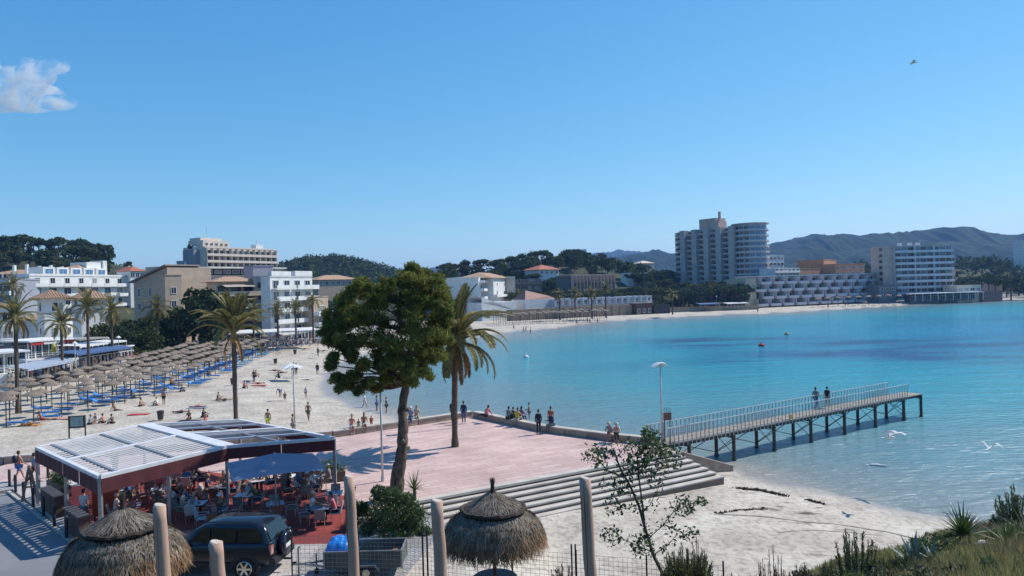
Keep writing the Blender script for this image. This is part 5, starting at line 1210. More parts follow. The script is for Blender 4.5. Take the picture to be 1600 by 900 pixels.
for r in range(4):
    y = 59.5 + r * 1.1; k_n = 0
    while y < 160:
        x = row_x(y, r); k_n += 1
        p = (.5, .62, .5, .15)[r]
        for dy in (-.75, .75):
            if rnd.random() < p and not (r == 0 and (73 < y < 77 or rnd.random() < .1)) and not (r == 3 and y < 80): lounger(x + .9 + rnd.uniform(-.3, .3), y + dy, .82, rnd.uniform(-.12, .12), ('light blue' if r == 0 and y > 120 else 'blue') + ' sun lounger on the ' + ('near' if dy < 0 else 'far') + ' side of the ' + ordw(k_n) + ' pair, ' + rows[r].split(' row')[0] + ' row', 'sun loungers, ' + rows[r], r == 0 and y > 120, rnd.random() < .4)
        y += 3.15
# far parasols at the bend and on the right
for r in range(3):
    for i in range(17):
        u = 770 + i * 10.5 + r * 4; D = [247, 240, 233][r] + i * 1.2; x = ray(u, 450)[0] * D; v_ = 'straw parasol on the far beach before the ochre wall, ' + ['rear', 'middle', 'front'][r] + ' row, ' + ordw(i + 1) + ' from left'
        parasol(x, D + rnd.uniform(-1, 1), 1.0, v_, 'far parasols before the ochre wall', 1.15)
for i in range(20): u = 1276 + i * 8.0; D = 313 + i * .9; parasol(ray(u, 450)[0] * D, D + (i % 2) * 4, .95, 'pale straw parasol on the far beach before the stepped hotel, ' + ordw(i + 1) + ' from left', 'far parasols before the stepped hotel', 1.35)

# ---------------------------------------------------------------- people
def skin_mesh(name, J, E, RR, root=0):
    me = bpy.data.meshes.new('t'); me.from_pydata(J, E, []); o = link(bpy.data.objects.new('t', me))
    md = o.modifiers.new('s', 'SKIN'); md.use_smooth_shade = True
    for i, r_ in enumerate(RR):
        d = me.skin_vertices[0].data[i]; d.radius = (r_, r_) if not hasattr(r_, '__len__') else r_; d.use_root = (i == root)
    sb_ = o.modifiers.new('u', 'SUBSURF'); sb_.levels = 1; sb_.render_levels = 1
    dg = bpy.context.evaluated_depsgraph_get(); ev = o.evaluated_get(dg); out = bpy.data.meshes.new_from_object(ev); out.name = name
    bpy.data.objects.remove(o); return out
def fk(a, L): return Vector((0, -math.sin(R(a)) * L, -math.cos(R(a)) * L))
def pose(hl=2, kl=4, hr=-2, kr=4, sl=5, el=15, sr=-3, er=15, lean=0, mode='stand', spread=0, ab=8):
    up = Vector((0, -math.sin(R(lean)), math.cos(R(lean)))); pv = Vector((0, 0, 0))
    J = dict(pelvis=pv, waist=pv + up * .17, chest=pv + up * .38, nb=pv + up * .53, neck=pv + up * .58, head=pv + up * .64)
    for s, h, k, sh, e in ((1, hl, kl, sl, el), (-1, hr, kr, sr, er)):
        S = 'L' if s > 0 else 'R'; hp = pv + Vector((s * .095, 0, -.04)); kn = hp + fk(h, .42) + Vector((s * spread, 0, 0)); an = kn + fk(h - k, .41)
        J['hip' + S] = hp; J['knee' + S] = kn; J['ankle' + S] = an; J['toe' + S] = an + Vector((s * .03, -.15, -.045)) if mode != 'lie' else an + Vector((s * .05, -.1, -.08))
        so_ = pv + up * .47 + Vector((s * .175, 0, 0)); eb = so_ + fk(sh - lean * 0, .28) + Vector((s * .28 * math.sin(R(ab)), 0, 0)); wr = eb + fk(sh + e, .24); hd = wr + fk(sh + e + 8, .07)
        J['sh' + S] = so_; J['elbow' + S] = eb; J['wrist' + S] = wr; J['hand' + S] = hd
    zmin = min(J['ankleL'].z, J['ankleR'].z) - .08
    if mode == 'stand': off = Vector((0, 0, -zmin))
    elif mode == 'seat': off = Vector((0, 0, .13))
    else: off = Vector((0, 0, .11))
    for k in J: J[k] = J[k] + off
    if mode == 'lie':
        for k in J: v = J[k] - off; J[k] = Vector((v.x, v.z, .12 - v.y))     # on the back, head towards +y
    return J
RAD = dict(pelvis=(.135, .105), waist=(.125, .095), chest=(.15, .105), nb=.075, neck=.052, head=.05, hip=.085, knee=.058, ankle=.037, toe=.034, sh=.058, elbow=.041, wrist=.028, hand=.03)
def rad(k, f=1.0):
    r_ = RAD[k] if k in RAD else RAD[k[:-1]]; return (r_[0] * f, r_[1] * f) if hasattr(r_, '__len__') else (r_ * f, r_ * f)
def sub(name, J, keys, E, f=1.0):
    idx = {k: i for i, k in enumerate(keys)}; return skin_mesh(name, [tuple(J[k]) if isinstance(k, str) and k in J else tuple(J[k]) for k in keys], [(idx[a], idx[b]) for a, b in E], [rad(k.replace('_m', ''), f) for k in keys])
def person_meshes(J, lie=False):
    keys = ['pelvis', 'waist', 'chest', 'nb', 'neck', 'head'] + [a + s for s in 'LR' for a in ('hip', 'knee', 'ankle', 'toe', 'sh', 'elbow', 'wrist', 'hand')]
    E = [('pelvis', 'waist'), ('waist', 'chest'), ('chest', 'nb'), ('nb', 'neck'), ('neck', 'head')]
    for s in 'LR': E += [('pelvis', 'hip' + s), ('hip' + s, 'knee' + s), ('knee' + s, 'ankle' + s), ('ankle' + s, 'toe' + s), ('chest', 'sh' + s), ('sh' + s, 'elbow' + s), ('elbow' + s, 'wrist' + s), ('wrist' + s, 'hand' + s)]
    body = sub('body', J, keys, E)
    # head with nose and ears, hands with fingers, joined to the body surface
    q = MB(); n_ = J['neck']; h_ = J['head']; ax = (h_ - n_).normalized(); fw = Vector((0, -1, 0)) if not lie else Vector((0, 0, 1)); fw = (fw - ax * fw.dot(ax)).normalized(); sx = ax.cross(fw)
    hc = h_ + ax * .075 + fw * .012
    def hp(a, b_, c): return tuple(hc + sx * a + fw * b_ + ax * c)
    s_ = MB(); s_.sphere((0, 0, 0), (.073, .092, .115), 12, 9); s_.sphere((0, .092, -.012), (.014, .02, .022), 6, 5); s_.sphere((.075, -.005, 0), (.012, .02, .03), 6, 4); s_.sphere((-.075, -.005, 0), (.012, .02, .03), 6, 4); s_.sphere((0, .082, -.055), (.026, .012, .009), 6, 4)
    q.add([hp(*v) for v in s_.v], s_.f)
    for S, sg in (('L', 1), ('R', -1)):
        w_, hd = J['wrist' + S], J['hand' + S]; d = (hd - w_).normalized(); pn = Vector((sg, 0, 0)); sd = d.cross(pn).normalized()
        for i, l in enumerate((.062, .07, .066, .052)):
            b0 = hd + sd * (-.026 + i * .0175) + d * .012; q.tube([b0, b0 + d * l * .55 - pn * .006, b0 + d * l - pn * .022], [.0095, .0088, .007], 5)
        b0 = w_ + sd * -.026 + d * .03; q.tube([b0, b0 + (d * .5 - sd * .7).normalized() * .03, b0 + (d * .8 - sd * .5).normalized() * .06], [.012, .0105, .008], 5)
    bm = bmesh.new(); bm.from_mesh(body); tmp = q.mesh('t', [skin_m], True); bm.from_mesh(tmp); bm.to_mesh(body); bm.free(); body.polygons.foreach_set('use_smooth', [True] * len(body.polygons)); body.materials.clear(); body.materials.append(skin_m)
    out = {'body': body, 'hc': hc, 'ax': ax, 'fw': fw, 'sx': sx}
    J2 = dict(J)
    for S in 'LR':
        J2['elbow%s_m' % S] = J['sh' + S].lerp(J['elbow' + S], .75); J2['knee%s_m' % S] = J['hip' + S].lerp(J['knee' + S], .8); J2['ankle%s_m' % S] = J['knee' + S].lerp(J['ankle' + S], .9); J2['wrist%s_m' % S] = J['elbow' + S].lerp(J['wrist' + S], .9)
    def cl(nm, keys, E, f): m_ = sub(nm, J2, keys, E, f); m_.materials.clear(); m_.materials.append(cloth_m); return m_
    out['shirt'] = cl('shirt', ['waist', 'pelvis', 'chest', 'nb', 'shL', 'elbowL_m', 'shR', 'elbowR_m'], [('pelvis', 'waist'), ('waist', 'chest'), ('chest', 'nb'), ('chest', 'shL'), ('shL', 'elbowL_m'), ('chest', 'shR'), ('shR', 'elbowR_m')], 1.16)
    out['jacket'] = cl('jacket', ['waist', 'pelvis', 'chest', 'nb', 'shL', 'elbowL', 'wristL_m', 'shR', 'elbowR', 'wristR_m'], [('pelvis', 'waist'), ('waist', 'chest'), ('chest', 'nb'), ('chest', 'shL'), ('shL', 'elbowL'), ('elbowL', 'wristL_m'), ('chest', 'shR'), ('shR', 'elbowR'), ('elbowR', 'wristR_m')], 1.24)
    out['shorts'] = cl('shorts', ['pelvis', 'hipL', 'kneeL_m', 'hipR', 'kneeR_m'], [('pelvis', 'hipL'), ('hipL', 'kneeL_m'), ('pelvis', 'hipR'), ('hipR', 'kneeR_m')], 1.22)
    out['trousers'] = cl('trousers', ['pelvis', 'hipL', 'kneeL', 'ankleL_m', 'hipR', 'kneeR', 'ankleR_m'], [('pelvis', 'hipL'), ('hipL', 'kneeL'), ('kneeL', 'ankleL_m'), ('pelvis', 'hipR'), ('hipR', 'kneeR'), ('kneeR', 'ankleR_m')], 1.2)
    def hm(nm, prts):
        z = MB()
        for c, r_ in prts: t2 = MB(); t2.sphere(c, r_, 12, 8); z.add([hp(*v) for v in t2.v], t2.f)
        return z.mesh(nm, cloth_m, True)
    out['hair'] = hm('hair', [((0, -.018, .025), (.082, .09, .105)), ((0, -.04, -.01), (.076, .06, .09))])
    out['long_hair'] = hm('hair', [((0, -.018, .028), (.084, .092, .105)), ((0, -.05, -.07), (.078, .05, .15))])
    z = MB(); t2 = MB(); t2.lathe([(.001, .15), (.05, .145), (.085, .11), (.09, .06), (.14, .05), (.14, .042), (.085, .04)], 14); z.add([hp(v[0], v[1], v[2]) for v in t2.v], t2.f); out['hat'] = z.mesh('hat', cloth_m, True)
    return out
skin_m = mat('skin', (.42, .22, .145), (.36, .18, .115), 6, .6); cloth_m = mat('cloth_base', (.5, .5, .5))
skin_tan = mat('tanned_skin', (.32, .15, .09), (.27, .12, .07), 6, .6); skin_pink = mat('pink_skin', (.50, .26, .19), (.45, .22, .16), 6, .6)
POSES = {}
PK = dict(stand=dict(), stand2=dict(sl=12, el=70, sr=10, er=60), walk=dict(hl=24, kl=6, hr=-16, kr=22, sl=-18, el=20, sr=22, er=25), walk2=dict(hl=-18, kl=18, hr=20, kr=4, sl=20, el=30, sr=-16, er=15),
          seat=dict(hl=86, kl=86, hr=82, kr=80, sl=30, el=50, sr=28, er=55, lean=4, mode='seat'), eat=dict(hl=86, kl=88, hr=86, kr=80, sl=48, el=55, sr=40, er=75, lean=14, mode='seat'), slump=dict(hl=84, kl=92, hr=88, kr=90, sl=38, el=40, sr=35, er=42, lean=28, mode='seat'),
          gsit=dict(hl=112, kl=96, hr=108, kr=88, sl=45, el=30, sr=40, er=30, lean=8, mode='gsit'), recline=dict(hl=92, kl=10, hr=96, kr=20, sl=-35, el=5, sr=-35, er=5, lean=-22, mode='gsit'), lie=dict(mode='lie', hl=2, kl=2, hr=8, kr=20), bend=dict(lean=78, hl=4, kl=8, hr=-4, kr=6, sl=10, el=10, sr=20, er=10))
for k, a in PK.items(): POSES[k] = person_meshes(pose(**a), k == 'lie')
CM = {}
def cloth(c):
    if c not in CM: CM[c] = mat('cloth_' + c, PAL[c], tuple(x * .8 for x in PAL[c]), 5, .85)
    return CM[c]
PAL = dict(white=(.72, .72, .7), black=(.02, .02, .025), navy=(.025, .035, .09), blue=(.05, .16, .45), lightblue=(.25, .45, .6), red=(.5, .04, .04), pink=(.7, .16, .2), yellow=(.55, .5, .07), lime=(.5, .6, .06), olive=(.12, .13, .06), grey=(.22, .22, .23), khaki=(.33, .28, .18), brown=(.13, .08, .05), purple=(.25, .1, .3), beige=(.5, .43, .33), denim=(.08, .12, .22), greyblue=(.25, .3, .42), darkhair=(.03, .02, .015), brownhair=(.1, .06, .03), greyhair=(.4, .39, .38), blond=(.4, .3, .15), orange=(.55, .25, .05), straw=(.6, .52, .36), salmon=(.6, .28, .22))
def person(pk, loc, face, label, top='shirt:white', bottom='shorts:blue', hair='hair:darkhair', skin=None, s=1.0, group=None):
    Pm = POSES[pk]; r = thing('person', label, 'person', loc, face, group, s)
    def ad(nm, key, c):
        o = put(nm, Pm[key], r)
        if c is not None: o.material_slots[0].link = 'OBJECT'; o.material_slots[0].material = c
        return o
    ad('body', 'body', skin)
    for spec in (top, bottom, hair):
        if spec: k, c = spec.split(':'); ad(k if k != 'long_hair' else 'hair', k, cloth(c))
    return r
AWAY, TOCAM, SEA, LEFT = PI, 0, PI / 2, -PI / 2
def G(u, v, z=.8): return P(u, v, z)
# on the beach, walking or standing
person('stand', G(419, 672, .8), AWAY + .3, 'bare chested man in lime shorts standing on the sand before the pergola', None, 'shorts:lime', skin=skin_tan, s=1.04)
person('walk', G(482, 658), AWAY, 'bare chested man in dark green shorts walking on the sand left of the big pine', None, 'shorts:olive', 'hair:brownhair', skin_tan, 1.03)
person('walk2', G(496, 586), AWAY + .4, 'person in dark clothes walking on the sand left of the pine crown', 'jacket:black', 'shorts:navy')
person('stand', G(478, 622), TOCAM, 'child in white top standing on the sand right of the lamp post', 'shirt:white', 'shorts:grey', s=.72)
person('stand', G(497, 557), AWAY, 'person in grey standing high on the beach by the white bicycle', 'jacket:grey', 'trousers:olive')
person('stand2', G(397, 598), TOCAM, 'person in dark top and trousers standing among sunbathers right of the tall palm', 'shirt:olive', 'trousers:black')
person('stand', G(463, 586), AWAY, 'person in black standing under the white beach parasol', 'shirt:black', 'trousers:black')
person('stand', G(459, 585), LEFT, 'person in beige beside the one in black under the white beach parasol', 'shirt:beige', 'shorts:grey')
person('bend', G(438, 622), TOCAM, 'person in light blue shirt bending down on the sand', 'shirt:lightblue', 'shorts:denim')
person('gsit', G(445, 622), TOCAM + .4, 'dark haired child sitting next to the bending person in light blue', 'shirt:brown', 'shorts:blue', s=.8)
person('stand', G(256, 633), AWAY, 'tanned person in dark shorts standing before the first row of loungers', 'shirt:salmon', 'shorts:black', 'hair:brownhair', skin_tan)
person('gsit', G(399, 588), SEA, 'dark dressed person sitting on the sand between the tall palm and the standing one', 'shirt:black', 'shorts:black')
person('gsit', G(381, 606), SEA, 'sunbather in red top sitting right of the tall palm trunk', 'shirt:red', 'shorts:black', skin=skin_tan)
person('lie', G(404, 600, .82), SEA + PI, 'sunbather lying on a red towel right of the tall palm', None, 'shorts:red')
person('lie', G(388, 597, .82), SEA + PI, 'sunbather lying on a white towel behind the one on the red towel', None, 'shorts:blue')
person('gsit', G(436, 590), LEFT, 'person in dark clothes sitting alone left of the white parasol', 'shirt:black', 'shorts:navy')
person('lie', G(430, 580, .82), SEA + PI, 'sunbather lying left of the white parasol, upper of two', None, 'shorts:black', skin=skin_tan)
person('lie', G(440, 583, .82), SEA + PI, 'sunbather lying left of the white parasol, lower of two', 'shirt:navy', 'shorts:black')
person('gsit', G(340, 625), SEA, 'person with patterned top sitting on the sand left of the tall palm', 'shirt:olive', 'shorts:khaki')
person('lie', G(350, 626, .82), SEA, 'sunbather lying beside the one in the patterned top', None, 'shorts:olive')
person('lie', G(308, 637, .82), SEA, 'sunbather in pink lying on the sand below the first loungers', 'shirt:salmon', 'shorts:pink')
person('gsit', G(296, 655), TOCAM, 'dark dressed person sitting behind the pergola, left of a pair', 'shirt:brown', 'shorts:black', 'long_hair:brownhair')
person('gsit', G(317, 652), SEA, 'dark dressed person with pink bag sitting behind the pergola, right of a pair', 'jacket:black', 'trousers:black')
person('gsit', G(321, 657), TOCAM, 'person in bright pink sitting low behind the pergola', 'shirt:pink', 'trousers:pink', s=.8)
person('lie', G(282, 645, .82), SEA, 'sunbather in dark swimwear lying above the litter bin', 'shirt:navy', 'shorts:navy')
person('stand', G(458, 680), SEA, 'person in grey at the foot of the lamp post behind the pergola', 'shirt:grey', 'shorts:grey')
person('gsit', G(150, 660), TOCAM, 'person with white top sitting in a group right of the notice board', 'shirt:white', 'shorts:white', 'hair:brownhair')
person('gsit', G(162, 661), LEFT, 'person in pink sitting in the group right of the notice board', 'shirt:salmon', 'shorts:black')
person('gsit', G(140, 663), SEA, 'person in light blue sitting just right of the notice board', 'shirt:lightblue', 'shorts:navy')
person('gsit', G(176, 662), LEFT, 'person in dark top sitting at the right of the notice board group', 'shirt:brown', 'shorts:black')
person('recline', G(181, 642), SEA, 'sunbather reclining on a lounger of the front row, left part', None, 'shorts:black', skin=skin_tan)
person('recline', G(66, 656, 1.0), SEA, 'sunbather reclining at the left, above the orange towel', None, 'shorts:red', skin=skin_tan)
person('lie', G(46, 664, .9), SEA, 'sunbather lying on an orange towel at the far left', None, 'shorts:orange', skin=skin_pink)
person('gsit', G(205, 622), SEA, 'dark haired person in dark clothes sitting among the front loungers', 'shirt:brown', 'shorts:black')
person('gsit', G(219, 635), SEA, 'person in pink top bending over a lounger in the front row', 'shirt:salmon', 'shorts:black')
person('gsit', G(246, 633), LEFT, 'pale haired person crouching beside the one in dark shorts', 'shirt:white', 'shorts:salmon', 'hair:blond')
person('gsit', G(283, 612), SEA, 'person all in black sitting with a buggy at the end of the loungers', 'jacket:black', 'trousers:black')
for i, (u, v, lab, c) in enumerate([(325, 586, 'person in dark top sitting among the parasol poles left of the tall palm', 'brown'), (352, 578, 'person in red sitting by the far loungers, left of the tall palm', 'red'), (340, 566, 'person in navy sitting by the far loungers before the canopy', 'navy'), (268, 600, 'person in orange sitting among the second row loungers', 'orange'), (300, 588, 'person in white sitting among the second row loungers', 'white')]):
    person('gsit', G(u, v), SEA, lab, 'shirt:' + c, 'shorts:black')
person('lie', G(475, 546, .82), SEA, 'dark sunbather lying high on the beach near the palms', 'shirt:black', 'shorts:black')
person('lie', G(505, 549, .82), SEA, 'sunbather lying at the edge of the pine crown, high on the beach', None, 'shorts:black', skin=skin_tan)
person('lie', G(437, 545, .82), SEA, 'sunbather lying right of the last parasols', None, 'shorts:black', skin=skin_tan)
# wading
person('walk', P(570, 637, .0) - Vector((0, 0, .12)), SEA, 'woman in white dress wading, leftmost of three in the shallow water', 'shirt:white', 'shorts:white', 'hair:brownhair')
person('stand', P(589, 642, .0) - Vector((0, 0, .12)), SEA, 'woman in blue dress wading, middle of three', 'shirt:blue', 'shorts:blue', 'long_hair:darkhair', skin_tan)
person('stand', P(604, 645, .0) - Vector((0, 0, .12)), SEA, 'man in black wading, rightmost of three', 'shirt:black', 'shorts:black')
person('stand2', P(827, 653, .0) - Vector((0, 0, .3)), LEFT, 'bare chested person in grey shorts standing in the sea behind the wall', None, 'shorts:grey')
# on the sea wall; seats 0.52 above the plaza
SZ = 2.0 + .53
def W(u, v): return P(u, v, SZ)
person('seat', W(550, 667), SEA * .2, 'bare chested man in white shorts sitting at the left on the beach wall', None, 'shorts:white', skin=skin_pink)
person('seat', W(569, 664), SEA * .2, 'tanned woman with white bottoms sitting in the middle on the beach wall', None, 'shorts:white', 'long_hair:darkhair', skin_tan)
person('gsit', W(580, 661), SEA * .2, 'child in red sitting on the beach wall', 'shirt:red', 'shorts:red', s=.62)
person('gsit', W(560, 665), SEA * .2, 'small child in beige between two bathers on the beach wall', 'shirt:beige', 'shorts:white', s=.55)
person('seat', W(642, 654), TOCAM, 'man in cap and blue grey sitting on the wall right of the pine trunk', 'shirt:greyblue', 'trousers:denim', 'hat:white')
person('seat', W(651, 652), TOCAM + .3, 'woman in beige sitting next to the man in the cap on the wall', 'shirt:beige', 'trousers:beige', 'long_hair:brownhair')
person('stand', P(708, 660, 2.0) , AWAY, 'person in black half hidden behind the plaza palm trunk', 'jacket:black', 'trousers:black')
person('stand', P(725, 662, 2.0), AWAY, 'man in navy jacket standing at the wall corner right of the plaza palm', 'jacket:navy', 'trousers:denim')
WW = PI * .78
person('recline', W(759, 650), -2.2, 'person in bright pink sitting on the sea wall with legs stretched', 'jacket:pink', 'trousers:black')
person('gsit', W(794, 654), WW, 'person in grey sitting on the sea wall, leftmost of a group', 'jacket:grey', 'trousers:black')
person('gsit', W(801, 653), WW, 'dark haired person behind the one in grey on the sea wall', 'jacket:olive', 'trousers:black', s=.9)
person('gsit', W(808, 656), WW, 'person in khaki top sitting on the sea wall, middle of the group', 'shirt:yellow', 'trousers:beige', 'hair:brownhair')
person('gsit', W(814, 654), WW, 'person in purple top and jeans sitting on the sea wall, rightmost of the group', 'jacket:purple', 'trousers:denim', 'long_hair:darkhair')
person('stand', P(848, 676, 2.0) + Vector((-.3, -.55, 0)), AWAY + .3, 'person in black standing before the sea wall', 'jacket:black', 'trousers:black')
person('seat', W(863, 664) + Vector((0, -.1, 0)), WW + 2.6, 'person in navy jacket and jeans sitting on the sea wall beside the one in black', 'jacket:navy', 'trousers:grey')
person('stand', P(861, 671, 1.6), AWAY, 'dark haired person in red beyond the sea wall', 'shirt:red', 'trousers:black')
person('slump', W(953, 678), TOCAM - .3, 'person in light blue bent forward on the wall near the steps, left of two', 'shirt:lightblue', 'shorts:khaki', 'hat:straw')
person('slump', W(963, 679), TOCAM - .1, 'person in white with sun hat on the wall near the steps, right of two', 'shirt:white', 'trousers:black', 'hat:beige')
# pier
pm_ = P(1275, 638, 2.03); person('walk', (pm_.x, pm_.y, 2.03), AWAY - .6, 'person in grey shirt walking on the pier, left of two', 'shirt:grey', 'trousers:denim')
pm_ = P(1293, 637, 2.03); person('walk2', (pm_.x, pm_.y, 2.03), AWAY - .6, 'person in black shirt walking on the pier, right of two', 'shirt:black', 'trousers:khaki')
# street, left
person('walk', P(30, 751, 2.0), -SEA * .4 + PI, 'young man with backpack, salmon shirt and blue shorts walking by the beach wall', 'shirt:salmon', 'shorts:blue', s=1.02)
bp_ = P(28, 751, 2.0); tag(MB().sphere((0, 0, 0), (.16, .12, .25), 10, 8).obj('backpack', mat('navy_bag', (.03, .035, .06), (.02, .022, .04)), None, True, (bp_.x - .03, bp_.y - .2, 3.3)), 'navy backpack on the back of the young man in blue shorts', 'backpack')
person('walk2', P(54, 755, 2.0), AWAY - .5, 'man in lilac shirt and black trousers beside the pergola corner', 'shirt:greyblue', 'trousers:black', s=1.02)
# far beach walkers
for (u, v, lab, c) in [(803, 515, 'dark walker on the far beach, leftmost', 'brown'), (818, 520, 'walker at the far waterline, left of a pair', 'black'), (822, 519, 'walker at the far waterline, right of a pair', 'grey'), (829, 522, 'bather at the far waterline right of the pair', 'salmon'), (901, 507, 'tall walker in black on the far beach before the third palm', 'black'), (918, 505, 'person in red by the far waterline', 'red'), (922, 505, 'person in grey by the far waterline', 'grey'), (934, 505, 'child at the far waterline', 'red'), (1184, 489, 'walker in brown before the serrated tower block', 'brown'), (1294, 483, 'walker before the stepped terrace hotel', 'black'), (1478, 473, 'walker in grey at the far right waterline, left of three', 'grey'), (1483, 473, 'walker in black at the far right waterline, middle of three', 'black'), (1487, 474, 'walker in navy at the far right waterline, right of three', 'navy'), (1496, 471, 'walker in beige near the far right beach bar', 'beige'), (1388, 475, 'person in black by the far parasols', 'black'), (1321, 479, 'person in brown by the far parasols', 'brown')]:
    person(rnd.choice(['walk', 'stand', 'walk2']), P(u, v, .25), rnd.choice([SEA, LEFT]), lab, 'shirt:' + c, 'trousers:' + rnd.choice(['black', 'denim']))
# crowds under the canopies and awnings
cc = ['black', 'white', 'red', 'blue', 'grey', 'beige', 'brown', 'pink', 'navy', 'lightblue', 'olive']
for i in range(34):
    u = 395 + i * 3.2 + rnd.uniform(-1, 1); v = 541 - i * .15 + rnd.uniform(-2, 2); c = rnd.choice(cc); b_ = rnd.choice(['black', 'denim', 'khaki', 'white'])
    person(rnd.choice(['stand', 'seat', 'walk', 'eat']), P(u, v, 2.0) if v < 540 else P(u, v, 2.0), rnd.uniform(-PI, PI), 'guest with %s top under the white canopy, %s from the left' % (c.replace('light', 'light '), ordw(i + 1)), 'shirt:' + c, 'trousers:' + b_, group='guests under the white canopy')
for i in range(26):
    u = 10 + i * 8.4 + rnd.uniform(-2, 2); D = float(np.interp(u, [0, 120, 210], [91, 108, 122])); x = ray(u, 450)[0] * D; c = rnd.choice(cc)
    person(rnd.choice(['stand', 'walk', 'walk2']), (x, D, 2.0), rnd.uniform(-PI, PI), 'passer-by with %s top by the blue awnings, %s from the left' % (c.replace('light', 'light '), ordw(i + 1)), 'shirt:' + c, 'trousers:' + rnd.choice(['black', 'denim', 'khaki']), group='people on the left promenade')
# ---------------------------------------------------------------- street lamps
def winged_lamp(base, top_z, label, rz=0.0):
    r = thing('street_lamp', label, 'street lamp', base, rz); H = top_z - base[2]
    MB().tube([(0, 0, -.1), (0, 0, H * .5), (0, 0, H)], [.075, .06, .045], 10).obj('pole', lampgrey, r, True); MB().tube([(0, 0, -.05), (0, 0, .25)], [.11, .1], 10).obj('base', lampgrey, r)
    MB().tube([(0, 0, H), (0, 0, H + .55)], [.02, .012], 6).obj('finial', lampgrey, r)
    for s in (-1, 1):
        q = MB(); V = []; K = 6
        for i in range(K + 1):
            t = i / K; x = s * (.04 + .56 * t); z = .16 - .26 * t ** 1.6; w_ = .30 - .06 * t
            V += [(x, -w_, z - .05), (x, 0, z), (x, w_, z - .05), (x, -w_, z - .08), (x, 0, z - .03), (x, w_, z - .08)]
        F_ = []
        for i in range(K):
            a, c = i * 6, i * 6 + 6; F_ += [(a, c, c + 1, a + 1), (a + 1, c + 1, c + 2, a + 2), (a + 3, a + 4, c + 4, c + 3), (a + 4, a + 5, c + 5, c + 4), (a, a + 3, c + 3, c), (a + 2, c + 2, c + 5, a + 5)]
        F_ += [(0, 1, 4, 3), (1, 2, 5, 4), (K * 6, K * 6 + 3, K * 6 + 4, K * 6 + 1), (K * 6 + 1, K * 6 + 4, K * 6 + 5, K * 6 + 2)]
        q.add(V, F_); q.obj('reflector_wing', white_paint, r, loc=(0, 0, H - .05))
    MB().box((0, 0, H - .16), (.34, .18, .14)).obj('lamp_head', lampgrey, r)
lampgrey = mat('lamp_grey', (.55, .56, .57), (.48, .49, .5), 5, .45, metal=.2)
def lamp_px(ub, vb, vt, zg, label, rz): b_ = P(ub, vb, zg); winged_lamp(b_, PD(ub, vt, b_.y).z, label, rz)
lamp_px(1035, 692, 568, 2.0, 'white double winged lamp at the start of the pier', .3)
lamp_px(598, 752, 605, 2.0, 'winged street lamp left of the big pine trunk on the plaza', .5)
lamp_px(461, 678, 573, .85, 'winged street lamp standing on the sand behind the pergola', .4)
lamp_px(714, 668, 553, 2.0, 'street lamp hidden behind the trunk of the plaza palm', .3)
def cone_lamp(u, vb, vt, zg, label):
    b_ = P(u, vb, zg); H = PD(u, vt, b_.y).z - zg; r = thing('street_lamp', label, 'street lamp', b_)
    MB().tube([(0, 0, -.1), (0, 0, H - .3)], [.08, .06], 8).obj('pole', lampgrey, r); MB().lathe([(.02, .25), (.12, .2), (.42, -.05), (.40, -.1), (.1, -.02)], 12).obj('lamp_shade', white_paint, r, loc=(0, 0, H)); MB().sphere((0, 0, H - .15), (.14, .14, .16), 8, 6).obj('bulb', white_paint, r)
for a in [(186, 566, 527, 2, 'white cone topped lamp before the thicket'), (243, 552, 519, 2, 'white cone topped lamp left of the dark pine'), (319, 541, 508, 2, 'white cone topped lamp left of the tall beach palm'), (118, 580, 536, 2, 'white cone topped lamp between the second and third palm'), (168, 560, 528, 2, 'cone lamp half hidden by the fourth palm'),
          (1088, 482, 467, 1.5, 'lamp on the far beach by the blue awning'), (1120, 481, 463, 1.5, 'lamp on the far beach right of the blue awning'), (1174, 480, 462, 1.5, 'lamp at the left corner of the stepped hotel'), (1464, 466, 450, 1.5, 'lamp before the beach bar at the large right hotel'), (1593, 462, 444, 1.5, 'lamp at the right edge below the pines'), (805, 495, 478, 1.5, 'lamp before the ochre wall at the bend')]: cone_lamp(*a)
# kiosk board by the pier, ring hooks above
kb_ = P(1044, 692, 2.0); kk = thing('notice_board', 'brown board with two ring hoops beside the lamp at the pier', 'sign', kb_, .3); MB().box((0, 0, 1.75), (.55, .08, .5)).obj('panel', mat('brown_panel', (.22, .11, .06), (.16, .08, .05), 4), kk)
for x in (-.14, .14):
    q = MB(); q.tube([(x + math.cos(a) * .1, 0, 2.18 + math.sin(a) * .13) for a in np.linspace(0, 2 * PI, 13)], .015, 5); q.obj('hoop', dark_metal, kk)
for x in (-.2, .2): MB().box((x, .05, .8), (.05, .05, 1.6)).obj('leg', dark_metal, kk)

